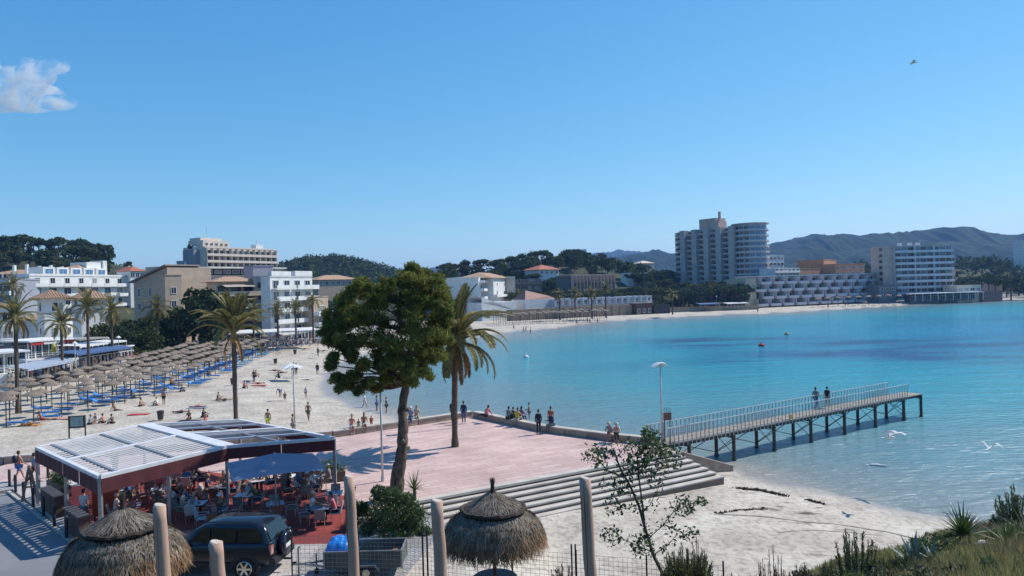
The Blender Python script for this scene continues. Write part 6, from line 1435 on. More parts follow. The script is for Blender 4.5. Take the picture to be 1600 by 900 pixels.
# ---------------------------------------------------------------- pergola
pz = 4.9
A, B, C_, D_, E_, F_2 = [P(u, v, pz) for u, v in [(58, 700), (156, 745.5), (354, 698), (225, 664.5), (522, 685), (374, 657)]]
maroon = mat('maroon_cloth', (.105, .022, .026), (.085, .018, .022), 1.5, .8, .1, 40); steelw = mat('pergola_white', (.74, .74, .75), (.64, .64, .66), 2, .4); slat_m = mat('louvre_white', (.60, .575, .55), (.52, .5, .47), 2, .5)
def lp2(a, b_, t): return a.lerp(b_, t)
def pergola(name, label, a, b_, c, d, closed):
    o = a.copy(); r = thing(name, label, 'pergola', (o.x, o.y, 2.0)); rel = lambda p, dz=0: Vector((p.x - o.x, p.y - o.y, pz - 2.0 + dz))
    a, b_, c, d = [rel(p) for p in (a, b_, c, d)]
    fb = MB()
    for s_, e_ in ((a, b_), (b_, c), (c, d), (d, a)): MB().bar(s_, e_, .20, .16).obj('frame_beam', steelw, r)
    m1, m2 = a.lerp(b_, .5), d.lerp(c, .5); MB().bar(m1, m2, .28, .17).obj('centre_beam', steelw, r)
    fr = (.12, .56) if closed else (.5,)
    for f in fr: MB().bar(a.lerp(d, f) + Vector((0, 0, -.002)), b_.lerp(c, f) + Vector((0, 0, -.002)), .13, .13).obj('cross_beam', grey_metal, r)
    if closed:
        segs = [(.13, .55), (.57, .985)]
        for half in ((.02, .48), (.52, .98)):
            for f0, f1 in segs:
                n = 11
                for i in range(n):
                    t = half[0] + (half[1] - half[0]) * (i + .5) / n
                    p0 = a.lerp(d, f0).lerp(b_.lerp(c, f0), t); p1 = a.lerp(d, f1).lerp(b_.lerp(c, f1), t)
                    e = (b_ - a).normalized(); w_ = .27; tl = Vector((0, 0, .004)); k = MB()
                    k.add([tuple(p0 - e * w_ / 2 - tl), tuple(p0 + e * w_ / 2 + tl), tuple(p1 + e * w_ / 2 + tl), tuple(p1 - e * w_ / 2 - tl)] + [tuple(p + Vector((0, 0, -.02))) for p in (p0 - e * w_ / 2 - tl, p0 + e * w_ / 2 + tl, p1 + e * w_ / 2 + tl, p1 - e * w_ / 2 - tl)], [(0, 1, 2, 3), (7, 6, 5, 4), (0, 4, 5, 1), (1, 5, 6, 2), (2, 6, 7, 3), (3, 7, 4, 0)]); k.obj('louvre', slat_m, r)
            for i in range(9):      # narrow end strip
                t = half[0] + (half[1] - half[0]) * (i + .5) / 9; p0 = a.lerp(d, .02).lerp(b_.lerp(c, .02), t); p1 = a.lerp(d, .11).lerp(b_.lerp(c, .11), t); MB().bar(p0, p1, .2, .03).obj('louvre', slat_m, r)
    else:
        for half in ((.03, .47), (.53, .97)):   # blades parked together
            for i in range(8):
                t = half[0] + i * .012; p0 = a.lerp(d, .02).lerp(b_.lerp(c, .02), t); p1 = a.lerp(d, .98).lerp(b_.lerp(c, .98), t); MB().bar(p0 + Vector((0, 0, -.05)), p1 + Vector((0, 0, -.05)), .03, .2).obj('louvre', slat_m, r)
        MB().bar(a.lerp(b_, .25), d.lerp(c, .25), .1, .1).obj('cross_beam', steelw, r); MB().bar(a.lerp(b_, .75), d.lerp(c, .75), .1, .1).obj('cross_beam', steelw, r)
    return r, rel, (a, b_, c, d)
pg, rel, (a, b_, c, d) = pergola('pergola', 'white louvred pergola roof with deep maroon valance over the cafe, closed louvres', A, B, C_, D_, True)
def valance(r, s_, e_, h=.62):
    n = max(2, int((e_ - s_).length / 2.2)); t = (e_ - s_).normalized(); nn_ = Vector((t.y, -t.x, 0)) * .11
    for i in range(n):
        p, q_ = s_.lerp(e_, i / n) + nn_ + t * .01, s_.lerp(e_, (i + 1) / n) + nn_ - t * .01; k = MB(); K = 10
        for j in range(K + 1): x = p.lerp(q_, j / K) + nn_ * (.12 * math.sin(j * 1.9 + i)); k.v += [(x.x, x.y, x.z - .07), (x.x, x.y, x.z - .07 - h)]
        for j in range(K): k.f.append((j * 2, j * 2 + 1, j * 2 + 3, j * 2 + 2)); k.m.append(0)
        k.obj('valance', maroon, r)
valance(pg, a, b_); valance(pg, b_, c)
for p in (a, a.lerp(b_, .5), b_, b_.lerp(c, .5), c, d): MB().box((p.x, p.y, (pz - 2.0) / 2 - .05), (.14, .14, pz - 2.1)).obj('post', grey_metal, pg)
p2, rel2, (a2, b2_, c2_, d2) = pergola('pergola', 'open framed right wing of the cafe pergola with its louvres folded away', D_, C_, E_, F_2, False)
p2.location.z = 2.0
valance(p2, b2_, c2_, .55); valance(p2, c2_, d2, .5); valance(p2, d2, a2, .45)
MB().bar(a2 + Vector((0, 0, .03)), b2_ + Vector((0, 0, .03)), .75, .14).obj('gutter_beam', steelw, p2)
for p in (c2_, d2, c2_.lerp(d2, .5)): MB().box((p.x, p.y, (pz - 2.0) / 2 - .05), (.14, .14, pz - 2.1)).obj('post', grey_metal, p2)

# ---------------------------------------------------------------- cafe furniture
wick = mat('grey_wicker', (.27, .25, .235), (.19, .175, .165), 30, .75, .4, 60); wickw = mat('pale_wicker', (.52, .51, .5), (.42, .41, .4), 30, .75, .4, 60); wickb = mat('brown_wicker', (.22, .12, .08), (.15, .08, .055), 30, .75, .4, 60); alu = mat('aluminium', (.6, .6, .6), (.5, .5, .5), 5, .35, metal=.7)
seat_ = MB().box((0, 0, .44), (.46, .46, .05)).mesh('seat', [wick], bevel=.015)
bkq = MB(); V = []
for i in range(7):
    x = -.23 + .46 * i / 6; y = .22 + .05 * (1 - (x / .23) ** 2)
    V += [(x, y - .03, .47), (x, y + .08, .92), (x, y, .47), (x, y + .11, .92)]
Fq_ = []
for i in range(6): k = i * 4; Fq_ += [(k, k + 4, k + 5, k + 1), (k + 2, k + 3, k + 7, k + 6), (k + 1, k + 5, k + 7, k + 3), (k, k + 2, k + 6, k + 4)]
bkq.add(V, Fq_ + [(0, 1, 3, 2), (24, 26, 27, 25)]); back_ = bkq.mesh('backrest', [wick])
leg_ = MB().tube([(0, 0, 0), (0, 0, .44)], [.014, .014], 6).mesh('leg', alu)
arm_ = MB().tube([(0, -.2, .42), (0, -.23, .62), (0, -.12, .66), (0, .12, .66), (0, .27, .62)], [.014] * 5, 6).mesh('armrest', alu)
def chair(x, y, rz, label, m=None):
    t = thing('cafe_chair', label, 'chair', (x, y, 2.005), rz, 'chairs on the cafe terrace')
    for nm, me_ in (('seat', seat_), ('backrest', back_)):
        o = put(nm, me_, t)
        if m: o.material_slots[0].link = 'OBJECT'; o.material_slots[0].material = m
    for sx in (-.2, .2):
        put('armrest', arm_, t, (sx * 1.18, 0, 0))
        for sy in (-.2, .2): put('leg', leg_, t, (sx, sy, 0))
    return t
ttop = mat('blue_grey_table', (.22, .27, .38), (.17, .21, .31), 4, .35); ttw = mat('white_tablecloth', (.7, .7, .7), (.6, .6, .61), 3, .7)
top_ = MB().box((0, 0, .73), (.8, .8, .035)).mesh('tabletop', [ttop], bevel=.012); ped = MB(); ped.tube([(0, 0, .03), (0, 0, .71)], [.03, .03], 8); ped.box((0, 0, .02), (.5, .07, .03)); ped.box((0, 0, .022), (.07, .5, .03)); ped = ped.mesh('pedestal', dark_metal)
def table(x, y, rz, label, m=None):
    t = thing('cafe_table', label, 'table', (x, y, 2.005), rz, 'tables on the cafe terrace'); o = put('tabletop', top_, t); put('pedestal', ped, t)
    if m: o.material_slots[0].link = 'OBJECT'; o.material_slots[0].material = m
    return t
cup = MB().lathe([(.001, 0), (.03, 0), (.04, .075), (.034, .075), (.025, .01)], 10).mesh('cup', white_paint); plate = MB().lathe([(.001, 0), (.07, .002), (.11, .018), (.105, .02), (.07, .008), (.001, .006)], 14).mesh('plate', white_paint)
glassm = MB().tube([(0, 0, 0), (0, 0, .16)], [.03, .035], 8).mesh('glass', mat('drink_glass', (.3, .2, .08), (.2, .1, .04), 3, .15))
tabs = [(272, 775, 0, 'by the tall post'), (307, 786, 1, 'behind the cut post'), (340, 798, 0, 'behind the dark car roof'), (249, 763, 1, 'deep under the left pergola'), (229, 750, 1, 'at the back under the left pergola'), (295, 744, 1, 'at the back under the maroon valance'), (344, 760, 0, 'left of the blue parasol'), (381, 773, 1, 'under the left edge of the blue parasol'), (500, 793, 0, 'before the man in the sun hat'), (522, 770, 0, 'at the right rim of the terrace'), (430, 787, 0, 'right by the blue parasol pole'), (471, 756, 1, 'behind the blue parasol, right'), (449, 744, 1, 'at the back behind the blue parasol'), (400, 750, 1, 'at the back left of the blue parasol'), (205, 790, 0, 'under the front corner of the pergola'), (180, 765, 1, 'beside the orange menu panel'), (495, 745, 1, 'at the back right by the planters')]
hats = ['hair:darkhair', 'hair:brownhair', 'hair:greyhair', 'long_hair:brownhair', 'hat:white', 'long_hair:darkhair', 'hair:blond']
tops_ = ['white', 'blue', 'black', 'grey', 'lightblue', 'red', 'beige', 'navy', 'olive', 'pink', 'brown']
seatn = ['near side', 'right side', 'far side', 'left side']; ci = 0
for ti, (u, v, wh, lab) in enumerate(tabs):
    q_ = P(u, v, 2.74); a0 = rnd.uniform(-.3, .3) + .3; table(q_.x, q_.y, a0, ('white' if wh else 'blue grey') + ' cafe table ' + lab, ttw if wh else None)
    for k in range(4):
        if rnd.random() < .12: continue
        an = a0 - PI / 2 + k * PI / 2; dx, dy = math.cos(an), math.sin(an); x, y = q_.x + dx * .68, q_.y + dy * .68
        f = math.atan2(-dy, -dx) + PI / 2   # faces the table: local -y towards it
        m_ = [None, wickw, wickb, None][(ti + k) % 4]
        cn = {None: 'grey', wickw: 'pale', wickb: 'brown'}[m_]
        chair(x, y, f, '%s wicker chair, %s of the table %s' % (cn, seatn[k], lab), m_)
        occ = .72 if ti not in (2, 8, 9, 10) else .22
        if ti == 8 and k == 3: occ = 0
        if rnd.random() < occ:
            c_ = tops_[ci % len(tops_)]; hh_ = hats[(ci * 3 + 1) % len(hats)]; ci += 1
            person(['eat', 'seat', 'slump'][ci % 3], (x + dx * -.02, y + dy * -.02, 2.005 + .47), f, '%s top guest, %s of the table %s' % (c_, seatn[k], lab), 'shirt:' + c_, ['trousers:black', 'shorts:khaki', 'trousers:denim'][ci % 3], hh_, [None, skin_pink, skin_tan][ci % 3])
    for k in range(3):
        me_ = [cup, plate, glassm][k]; nm = ['cup', 'plate', 'glass'][k]; o = put(nm, me_, None, (q_.x + rnd.uniform(-.28, .28), q_.y + rnd.uniform(-.28, .28), 2.7535)); tag(o, '%s on the table %s' % (['white cup', 'white plate', 'filled glass'][k], lab), nm)
hm_ = P(487, 812, 2.005); 
person('seat', (P(487, 800, 2.47).x, P(487, 800, 2.47).y, 2.475), SEA + .2, 'man in white shirt and straw sun hat sitting right of the blue parasol', 'shirt:white', 'trousers:black', 'hat:straw'); q_ = P(487, 800, 2.47); chair(q_.x, q_.y, SEA + .2, 'chair of the man in the straw sun hat')
person('walk2', P(132, 822, 2.0), AWAY, 'waiter in pale shirt standing by the orange menu panel', 'shirt:white', 'trousers:grey')
person('stand', P(180, 745, 2.005), TOCAM, 'standing guest in black deep under the pergola', 'shirt:black', 'trousers:black')
# blue parasol
bc = P(432, 815, 2.0); bp2 = thing('cafe_parasol', 'large square blue parasol over the cafe tables', 'parasol', bc, .42)
zc = 2.55; hw = 2.0; q = MB(); K = 8; apex = (0, 0, zc + .62); rim = []
for s_ in range(4):
    c0 = [(-hw, -hw), (hw, -hw), (hw, hw), (-hw, hw)][s_]; c1_ = [(hw, -hw), (hw, hw), (-hw, hw), (-hw, -hw)][s_]
    for i in range(K): t = i / K; rim.append((c0[0] + (c1_[0] - c0[0]) * t, c0[1] + (c1_[1] - c0[1]) * t, zc + .10 * math.sin(PI * t)))
n0 = [apex] + [tuple(Vector(apex).lerp(Vector(p), .5) + Vector((0, 0, -.02))) for p in rim] + rim; m_ = len(rim)
q.add(n0, [(0, 1 + i, 1 + (i + 1) % m_) for i in range(m_)] + [(1 + i, 1 + m_ + i, 1 + m_ + (i + 1) % m_, 1 + (i + 1) % m_) for i in range(m_)]); q.obj('canopy', mat('parasol_blue', (.33, .37, .47), (.26, .31, .42), 1.2, .75, trans=.3), bp2)
MB().tube([(0, 0, 0), (0, 0, zc + .66)], .035, 8).obj('pole', grey_metal, bp2); MB().box((0, 0, .06), (.8, .8, .1)).obj('base', concrete, bp2)
for s_ in range(4): c0 = [(-hw, -hw), (hw, -hw), (hw, hw), (-hw, hw)][s_]; MB().bar((0, 0, zc + .55), (c0[0] * .98, c0[1] * .98, zc - .03), .03, .03).obj('rib', grey_metal, bp2)
# white parasol on the beach
wbp = P(456, 590, .8); r = thing('beach_parasol', 'low white square beach parasol on the sand behind the lamp post', 'parasol', wbp, .5); q = MB(); q.add([(0, 0, 2.05), (-1.4, -1.4, 1.5), (1.4, -1.4, 1.5), (1.4, 1.4, 1.5), (-1.4, 1.4, 1.5)], [(0, 1, 2), (0, 2, 3), (0, 3, 4), (0, 4, 1)]); q.obj('canopy', white_c, r); MB().tube([(0, 0, -.3), (0, 0, 2.05)], .03, 6).obj('pole', grey_metal, r)
yp = thing('beach_parasol', 'closed yellow parasol on the raised terrace below the square towers', 'parasol', (ray(81, 450)[0] * 114.5, 114.5, 3.8)); MB().lathe([(.02, 2.3), (.2, 1.9), (.35, .9), (.1, .7)], 8).obj('canopy', mat('yellow_cloth', (.7, .6, .05)), yp); MB().tube([(0, 0, 0), (0, 0, 2.4)], .04, 6).obj('pole', wp, yp)
# planters, counters, menu panel
plant_m = mat('planter_leaves', (.10, .17, .04), (.05, .09, .025), 4, .6, island=.5, trans=.3)
def planter(u, v, w_, label, rz=0.0, box_m=None, dep=.5, h=.55, gh=.5):
    c = P(u, v, 2.005); r = thing('planter', label, 'planter', c, rz); MB().box((0, 0, h / 2), (w_, dep, h)).obj('box', box_m or mat('brown_planter', (.12, .08, .06), (.09, .06, .045)), r)
    pts = puff_points([(x, 0, h + gh * .45) for x in np.linspace(-w_ / 2 + .2, w_ / 2 - .2, max(2, int(w_ / .35)))], [(.3, .3, gh * .55)] * max(2, int(w_ / .35)), 150); V, Fq = leaf_arrays(pts, .11, .4, up=.3); put('foliage', np_mesh('foliage', V, Fq, plant_m), r)
planter(92, 770, 2.6, 'planter with bushy green plants under the left pergola corner', -.75)
planter(492, 748, 2.4, 'planter with green bushes at the back rim of the terrace, left of the corner post', .35); planter(522, 752, 1.2, 'small planter beside the right corner post of the pergola', .35)
bwall = mat('brown_counter', (.10, .06, .045), (.07, .04, .03), 3)
for u, v, w_, l_ in [(82, 800, 2.6, 'low brown counter wall along the kerb under the left pergola'), (120, 835, 2.2, 'low brown counter wall nearer the thatch parasol')]:
    c = P(u, v, 2.005); r = thing('counter', l_, 'counter', c, -.78); MB().box((0, 0, .5), (w_, .4, 1.0)).obj('body', bwall, r); MB().box((0, 0, 1.02), (w_ + .08, .5, .05)).obj('top', mat('counter_top', (.2, .16, .14)), r)
c = P(166, 815, 2.005); r = thing('menu_panel', 'orange red menu panel standing under the front corner of the pergola', 'panel', c, .1); MB().box((0, 0, 1.05), (1.2, .06, 1.5)).obj('panel', mat('orange_red', (.36, .055, .02), (.3, .045, .02)), r); 
for x in (-.5, .5): MB().box((x, 0, .15), (.05, .05, .3)).obj('leg', dark_metal, r)
# bollards on the kerb
kd = Vector((-17.95 + 28.3, 30.78 - 41.15, 0)); kd.normalize(); k0_ = P(37, 772, 2.0)
bol = MB().lathe([(.001, .98), (.06, .97), (.075, .9), (.07, .86), (.075, .82), (.07, 0)], 12).mesh('bollard', dark_metal, True)
for i, (u, v, l_) in enumerate([(15, 760, 'short black bollard at the left edge of the pavement'), (24.5, 769, 'black bollard left of the wooden easel'), (37, 781, 'black bollard at the foot of the wooden easel'), (75, 746, 'black bollard behind the left pergola post'), (52, 792, 'black bollard in the pergola shade, upper of four'), (68, 806, 'black bollard in the pergola shade, second of four'), (85, 822, 'black bollard in the pergola shade, third of four'), (104, 840, 'black bollard in the pergola shade, lowest of four')]): tag(put('bollard', bol, None, P(u, v, 2.0)), l_, 'bollard', 'bollards along the kerb')
# wooden easel sign
e0 = P(47, 783, 2.0); r = thing('easel', 'tall wooden A shaped easel sign on the pavement by the bollards', 'easel', e0, .3); ew = mat('easel_wood', (.30, .21, .15), (.2, .14, .1), 5, .8, .4, 20)
for s_ in (-1, 1): MB().bar((s_ * .36, 0, 0), (s_ * .05, .02, 1.65), .12, .07).obj('leg', ew, r)
MB().bar((0, .45, 0), (0, .05, 1.5), .07, .07).obj('leg', ew, r); MB().bar((-.2, -.01, .75), (.2, -.01, .75), .05, .08).obj('crossbar', ew, r); q = MB(); q.sphere((0, .02, 1.75), (.10, .08, .16), 8, 6); q.obj('finial', ew, r)
# beach notice board and bins
nb0 = P(121, 684, .8); r = thing('notice_board', 'beach notice board with a green map panel on two posts', 'sign', nb0, .25); board_img = mat('map_print', (.25, .42, .30), (.22, .24, .35), 3.2, .5, detail=8)
MB().box((0, 0, 1.35), (1.15, .06, 1.05)).obj('board', dark_metal, r); MB().box((0, -.045, 1.38), (.98, .02, .82)).obj('poster', board_img, r)
for x in (-.62, .62): MB().box((x, 0, .9), (.1, .1, 2.0)).obj('post', pole_m, r)
MB().box((0, -.05, .75), (.5, .02, .06)).obj('label_strip', wp, r)
binm = MB(); binm.lathe([(.001, .1), (.24, .1), (.32, .85), (.28, .85), (.22, .15)], 12); binm = binm.mesh('bin', mat('bin_brown', (.07, .055, .045), (.05, .04, .03)))
lidm = MB().lathe([(.001, .98), (.2, .96), (.36, .88), (.36, .84), (.3, .84)], 12).mesh('rim', dark_metal)
for u, v, l_ in [(251, 657, 'dark litter bin on the sand above the pergola'), (364, 602, 'dark litter bin hidden against the tall beach palm'), (430.5, 569, 'brown litter bin on the sand left of the white parasol'), (461, 554, 'small litter bin high on the beach above the white parasol')]:
    r = thing('litter_bin', l_, 'litter bin', P(u, v, .8)); put('bin', binm, r); put('rim', lidm, r)
# bicycles
def bicycle(loc, rz, label, m):
    r = thing('bicycle', label, 'bicycle', loc, rz)
    for x in (-.52, .52):
        q = MB(); q.tube([(x + math.cos(a) * .33, 0, .34 + math.sin(a) * .33) for a in np.linspace(0, 2 * PI, 21)], .022, 5); q.obj('wheel', dark_metal, r)
    q = MB(); P1, P2, P3, P4_ = (-.52, 0, .34), (0, 0, .3), (-.12, 0, .8), (.38, 0, .82)
    for s_, e_ in ((P1, P2), (P1, P3), (P2, P3), (P2, P4_), (P3, P4_), (P4_, (.52, 0, .34))): q.tube([s_, e_], .02, 5)
    q.obj('frame', m, r); MB().box((-.14, 0, .92), (.26, .12, .06)).obj('saddle', dark_metal, r); MB().bar((.36, -.25, 1.0), (.36, .25, 1.0), .03, .03).obj('handlebar', dark_metal, r)
bicycle(P(434, 557, .8), .3, 'dark bicycle on the sand right of the last parasols', dark_metal); bicycle(P(490, 560, .8), .2, 'white bicycle on the sand beside the person in grey', white_paint)
# towels
for u, v, c_, l_ in [(404, 601, 'red', 'red towel under the sunbather right of the tall palm'), (392, 597, 'white', 'white towel above the red one right of the tall palm'), (46, 665, 'orange', 'orange towel at the far left of the beach'), (217, 648, 'red', 'red towel on the sand below the front loungers'), (473, 587, 'white', 'white towel right of the white parasol'), (296, 658, 'black', 'dark towel behind the pergola'), (308, 638, 'greyblue', 'grey towel under the sunbather in pink'), (95, 655, 'salmon', 'salmon towel left of the notice board')]:
    c = P(u, v, .8); tag(MB().box((0, 0, .0), (2.0, .9, .03)).obj('towel', cloth(c_), None, loc=(c.x, c.y, gz(c.x, c.y) + .05)), l_, 'towel')
# gulls
def gull(loc, rz, label, flap=.5, fly=True, s=1.0):
    r = thing('seagull', label, 'seagull', loc, rz, None, s); q = MB(); q.tube([(0, .24, .0), (0, .12, .005), (0, 0, 0), (0, -.14, .01), (0, -.24, .03), (0, -.30, .03)], [.015, .05, .075, .07, .045, .03], 8); q.obj('body', white_paint, r, True)
    MB().tube([(0, -.30, .03), (0, -.37, .015)], [.015, .004], 5).obj('beak', mat('beak_yellow', (.6, .4, .05)), r); MB().add([(-.03, .2, 0), (.03, .2, 0), (.08, .36, 0), (-.08, .36, 0), (-.03, .2, .015), (.03, .2, .015), (.08, .36, .01), (-.08, .36, .01)], [(0, 1, 2, 3), (7, 6, 5, 4), (0, 4, 5, 1), (1, 5, 6, 2), (2, 6, 7, 3), (3, 7, 4, 0)]).obj('tail', white_paint, r)
    gm = mat('wing_grey', (.5, .51, .53), (.42, .43, .45))
    for s_ in (-1, 1):
        q = MB(); st_ = [(0.04, -.10, .10, .03, 0), (.3, -.14, .06, .03 + flap * .28, 0), (.55, -.04, .10, .03 + flap * .22, 1), (.72, .12, .14, .03 + flap * .10, 1)] if fly else [(.05, -.1, .1, .05, 0), (.09, 0, .15, .05, 0), (.07, .2, .28, .03, 1)]
        V = []
        for x, y0, y1, z, _ in st_: V += [(s_ * x, y0, z), (s_ * x, y1, z), (s_ * x, y0, z - .012), (s_ * x, y1, z - .012)]
        F_ = []
        for i in range(len(st_) - 1): k = i * 4; F_ += [(k, k + 4, k + 5, k + 1), (k + 2, k + 3, k + 7, k + 6), (k, k + 2, k + 6, k + 4), (k + 1, k + 5, k + 7, k + 3)]
        q.add(V, F_ + [(k + 4, k + 6, k + 7, k + 5)]); q.obj('wing', gm, r)
gull(PD(1389, 684, 40), 1.3, 'seagull with raised wings flying low over the water, left of a pair', 1.0); gull(PD(1402, 678, 43), 1.8, 'seagull with level wings flying low over the water, right of a pair', .3, s=1.1); gull(PD(1546, 701, 40), 2.2, 'seagull flying low over the foam near the right edge', 1.1)
gull(PD(1427, 98, 60), 1.2, 'seagull gliding high in the blue sky', .2); gull(P(1365, 727, .02) + Vector((0, 0, .02)), 1.4, 'seagull floating on the water, left of two', 0, False, 1.2); gull(P(1376, 728, .02) + Vector((0, 0, .02)), 1.0, 'seagull floating on the water, right of two', 0, False, 1.1)
for u, v, s_, l_, c_ in [(1190, 541, .6, 'red buoy floating in the bay', 'red'), (1229, 523, .5, 'small orange buoy further out in the bay', 'orange'), (822, 559, .5, 'white float on the water right of the plaza palm', 'white')]:
    c = P(u, v, 0); q = MB(); q.sphere((0, 0, .12), (s_, s_, s_ * .7), 12, 8); q.tube([(0, 0, .3), (0, 0, s_ + .35)], [.12, .05], 8); tag(q.obj('buoy', cloth(c_), None, True, c), l_, 'buoy')
# seaweed ridge and tracks on the near sand
def berm(pts, w_, h_, label, m, n=16):
    q = MB(); P_ = []
    for i in range(len(pts) - 1):
        a_, b_ = Vector(pts[i]), Vector(pts[i + 1])
        for k in range(n): p = a_.lerp(b_, k / n); P_.append(Vector((p.x + rnd.uniform(-.07, .07), p.y + rnd.uniform(-.07, .07), gz(p.x, p.y) + rnd.uniform(-.02, .02))))
    q.tube(P_, [w_ * rnd.uniform(.4, 1.2) * math.sin(PI * (i + .5) / len(P_)) ** .4 for i in range(len(P_))], 7); o = q.obj('seaweed_ridge', m); 
    V, Fq = leaf_arrays(np.array([(p.x + rnd.uniform(-w_, w_) * 1.6, p.y + rnd.uniform(-w_, w_) * 1.6, p.z + .02) for p in P_ for _ in range(9)]), .16, .4); k_ = put('seaweed_scraps', np_mesh('seaweed_scraps', V, Fq, m), o); tag(o, label, None, None, 'stuff')
weed_m = mat('dry_seaweed', (.07, .05, .035), (.035, .027, .02), 8, .95)
berm([P(1150, 761, .4)[:], P(1190, 764, .4)[:], P(1230, 773, .35)[:]], .14, .1, 'dark ridge of washed up seaweed near the waterline', weed_m); berm([P(1262, 779, .3)[:], P(1288, 785, .3)[:]], .06, .1, 'short strip of washed up seaweed by the water', weed_m); berm([P(1120, 805, .6)[:], P(1160, 797, .6)[:], P(1200, 794, .5)[:]], .07, .1, 'broken line of dark seaweed further up the near sand', weed_m, 10)
tr_m = mat('tyre_track', (.24, .215, .185), (.2, .18, .155), 2, .95)
def track(pts, w_):
    N_ = 40; pp = []
    for i in range(N_ + 1):
        f = i / N_ * (len(pts) - 1); j = min(int(f), len(pts) - 2); p = Vector(pts[j]).lerp(Vector(pts[j + 1]), f - j); pp.append(p)
    q = MB()
    for i in range(N_): 
        t = (pp[i + 1] - pp[i]).normalized(); s_ = Vector((-t.y, t.x, 0)) * w_ / 2; q.v += []
        a_, b_ = pp[i], pp[i + 1]; V = []
        for p, sg in ((a_, -1), (a_, 1), (b_, 1), (b_, -1)): x, y = p.x + s_.x * sg, p.y + s_.y * sg; V.append((x, y, gz(x, y) + .018))
        q.add(V, [(0, 1, 2, 3)])
    o = q.obj('tyre_track', tr_m); o['kind'] = 'structure'
track([P(u, v, .75)[:] for u, v in [(1110, 802), (1200, 803), (1300, 807), (1380, 816), (1440, 831), (1475, 845)]], .10); track([P(u, v, .75)[:] for u, v in [(1215, 828), (1270, 823), (1330, 822), (1380, 825)]], .07)

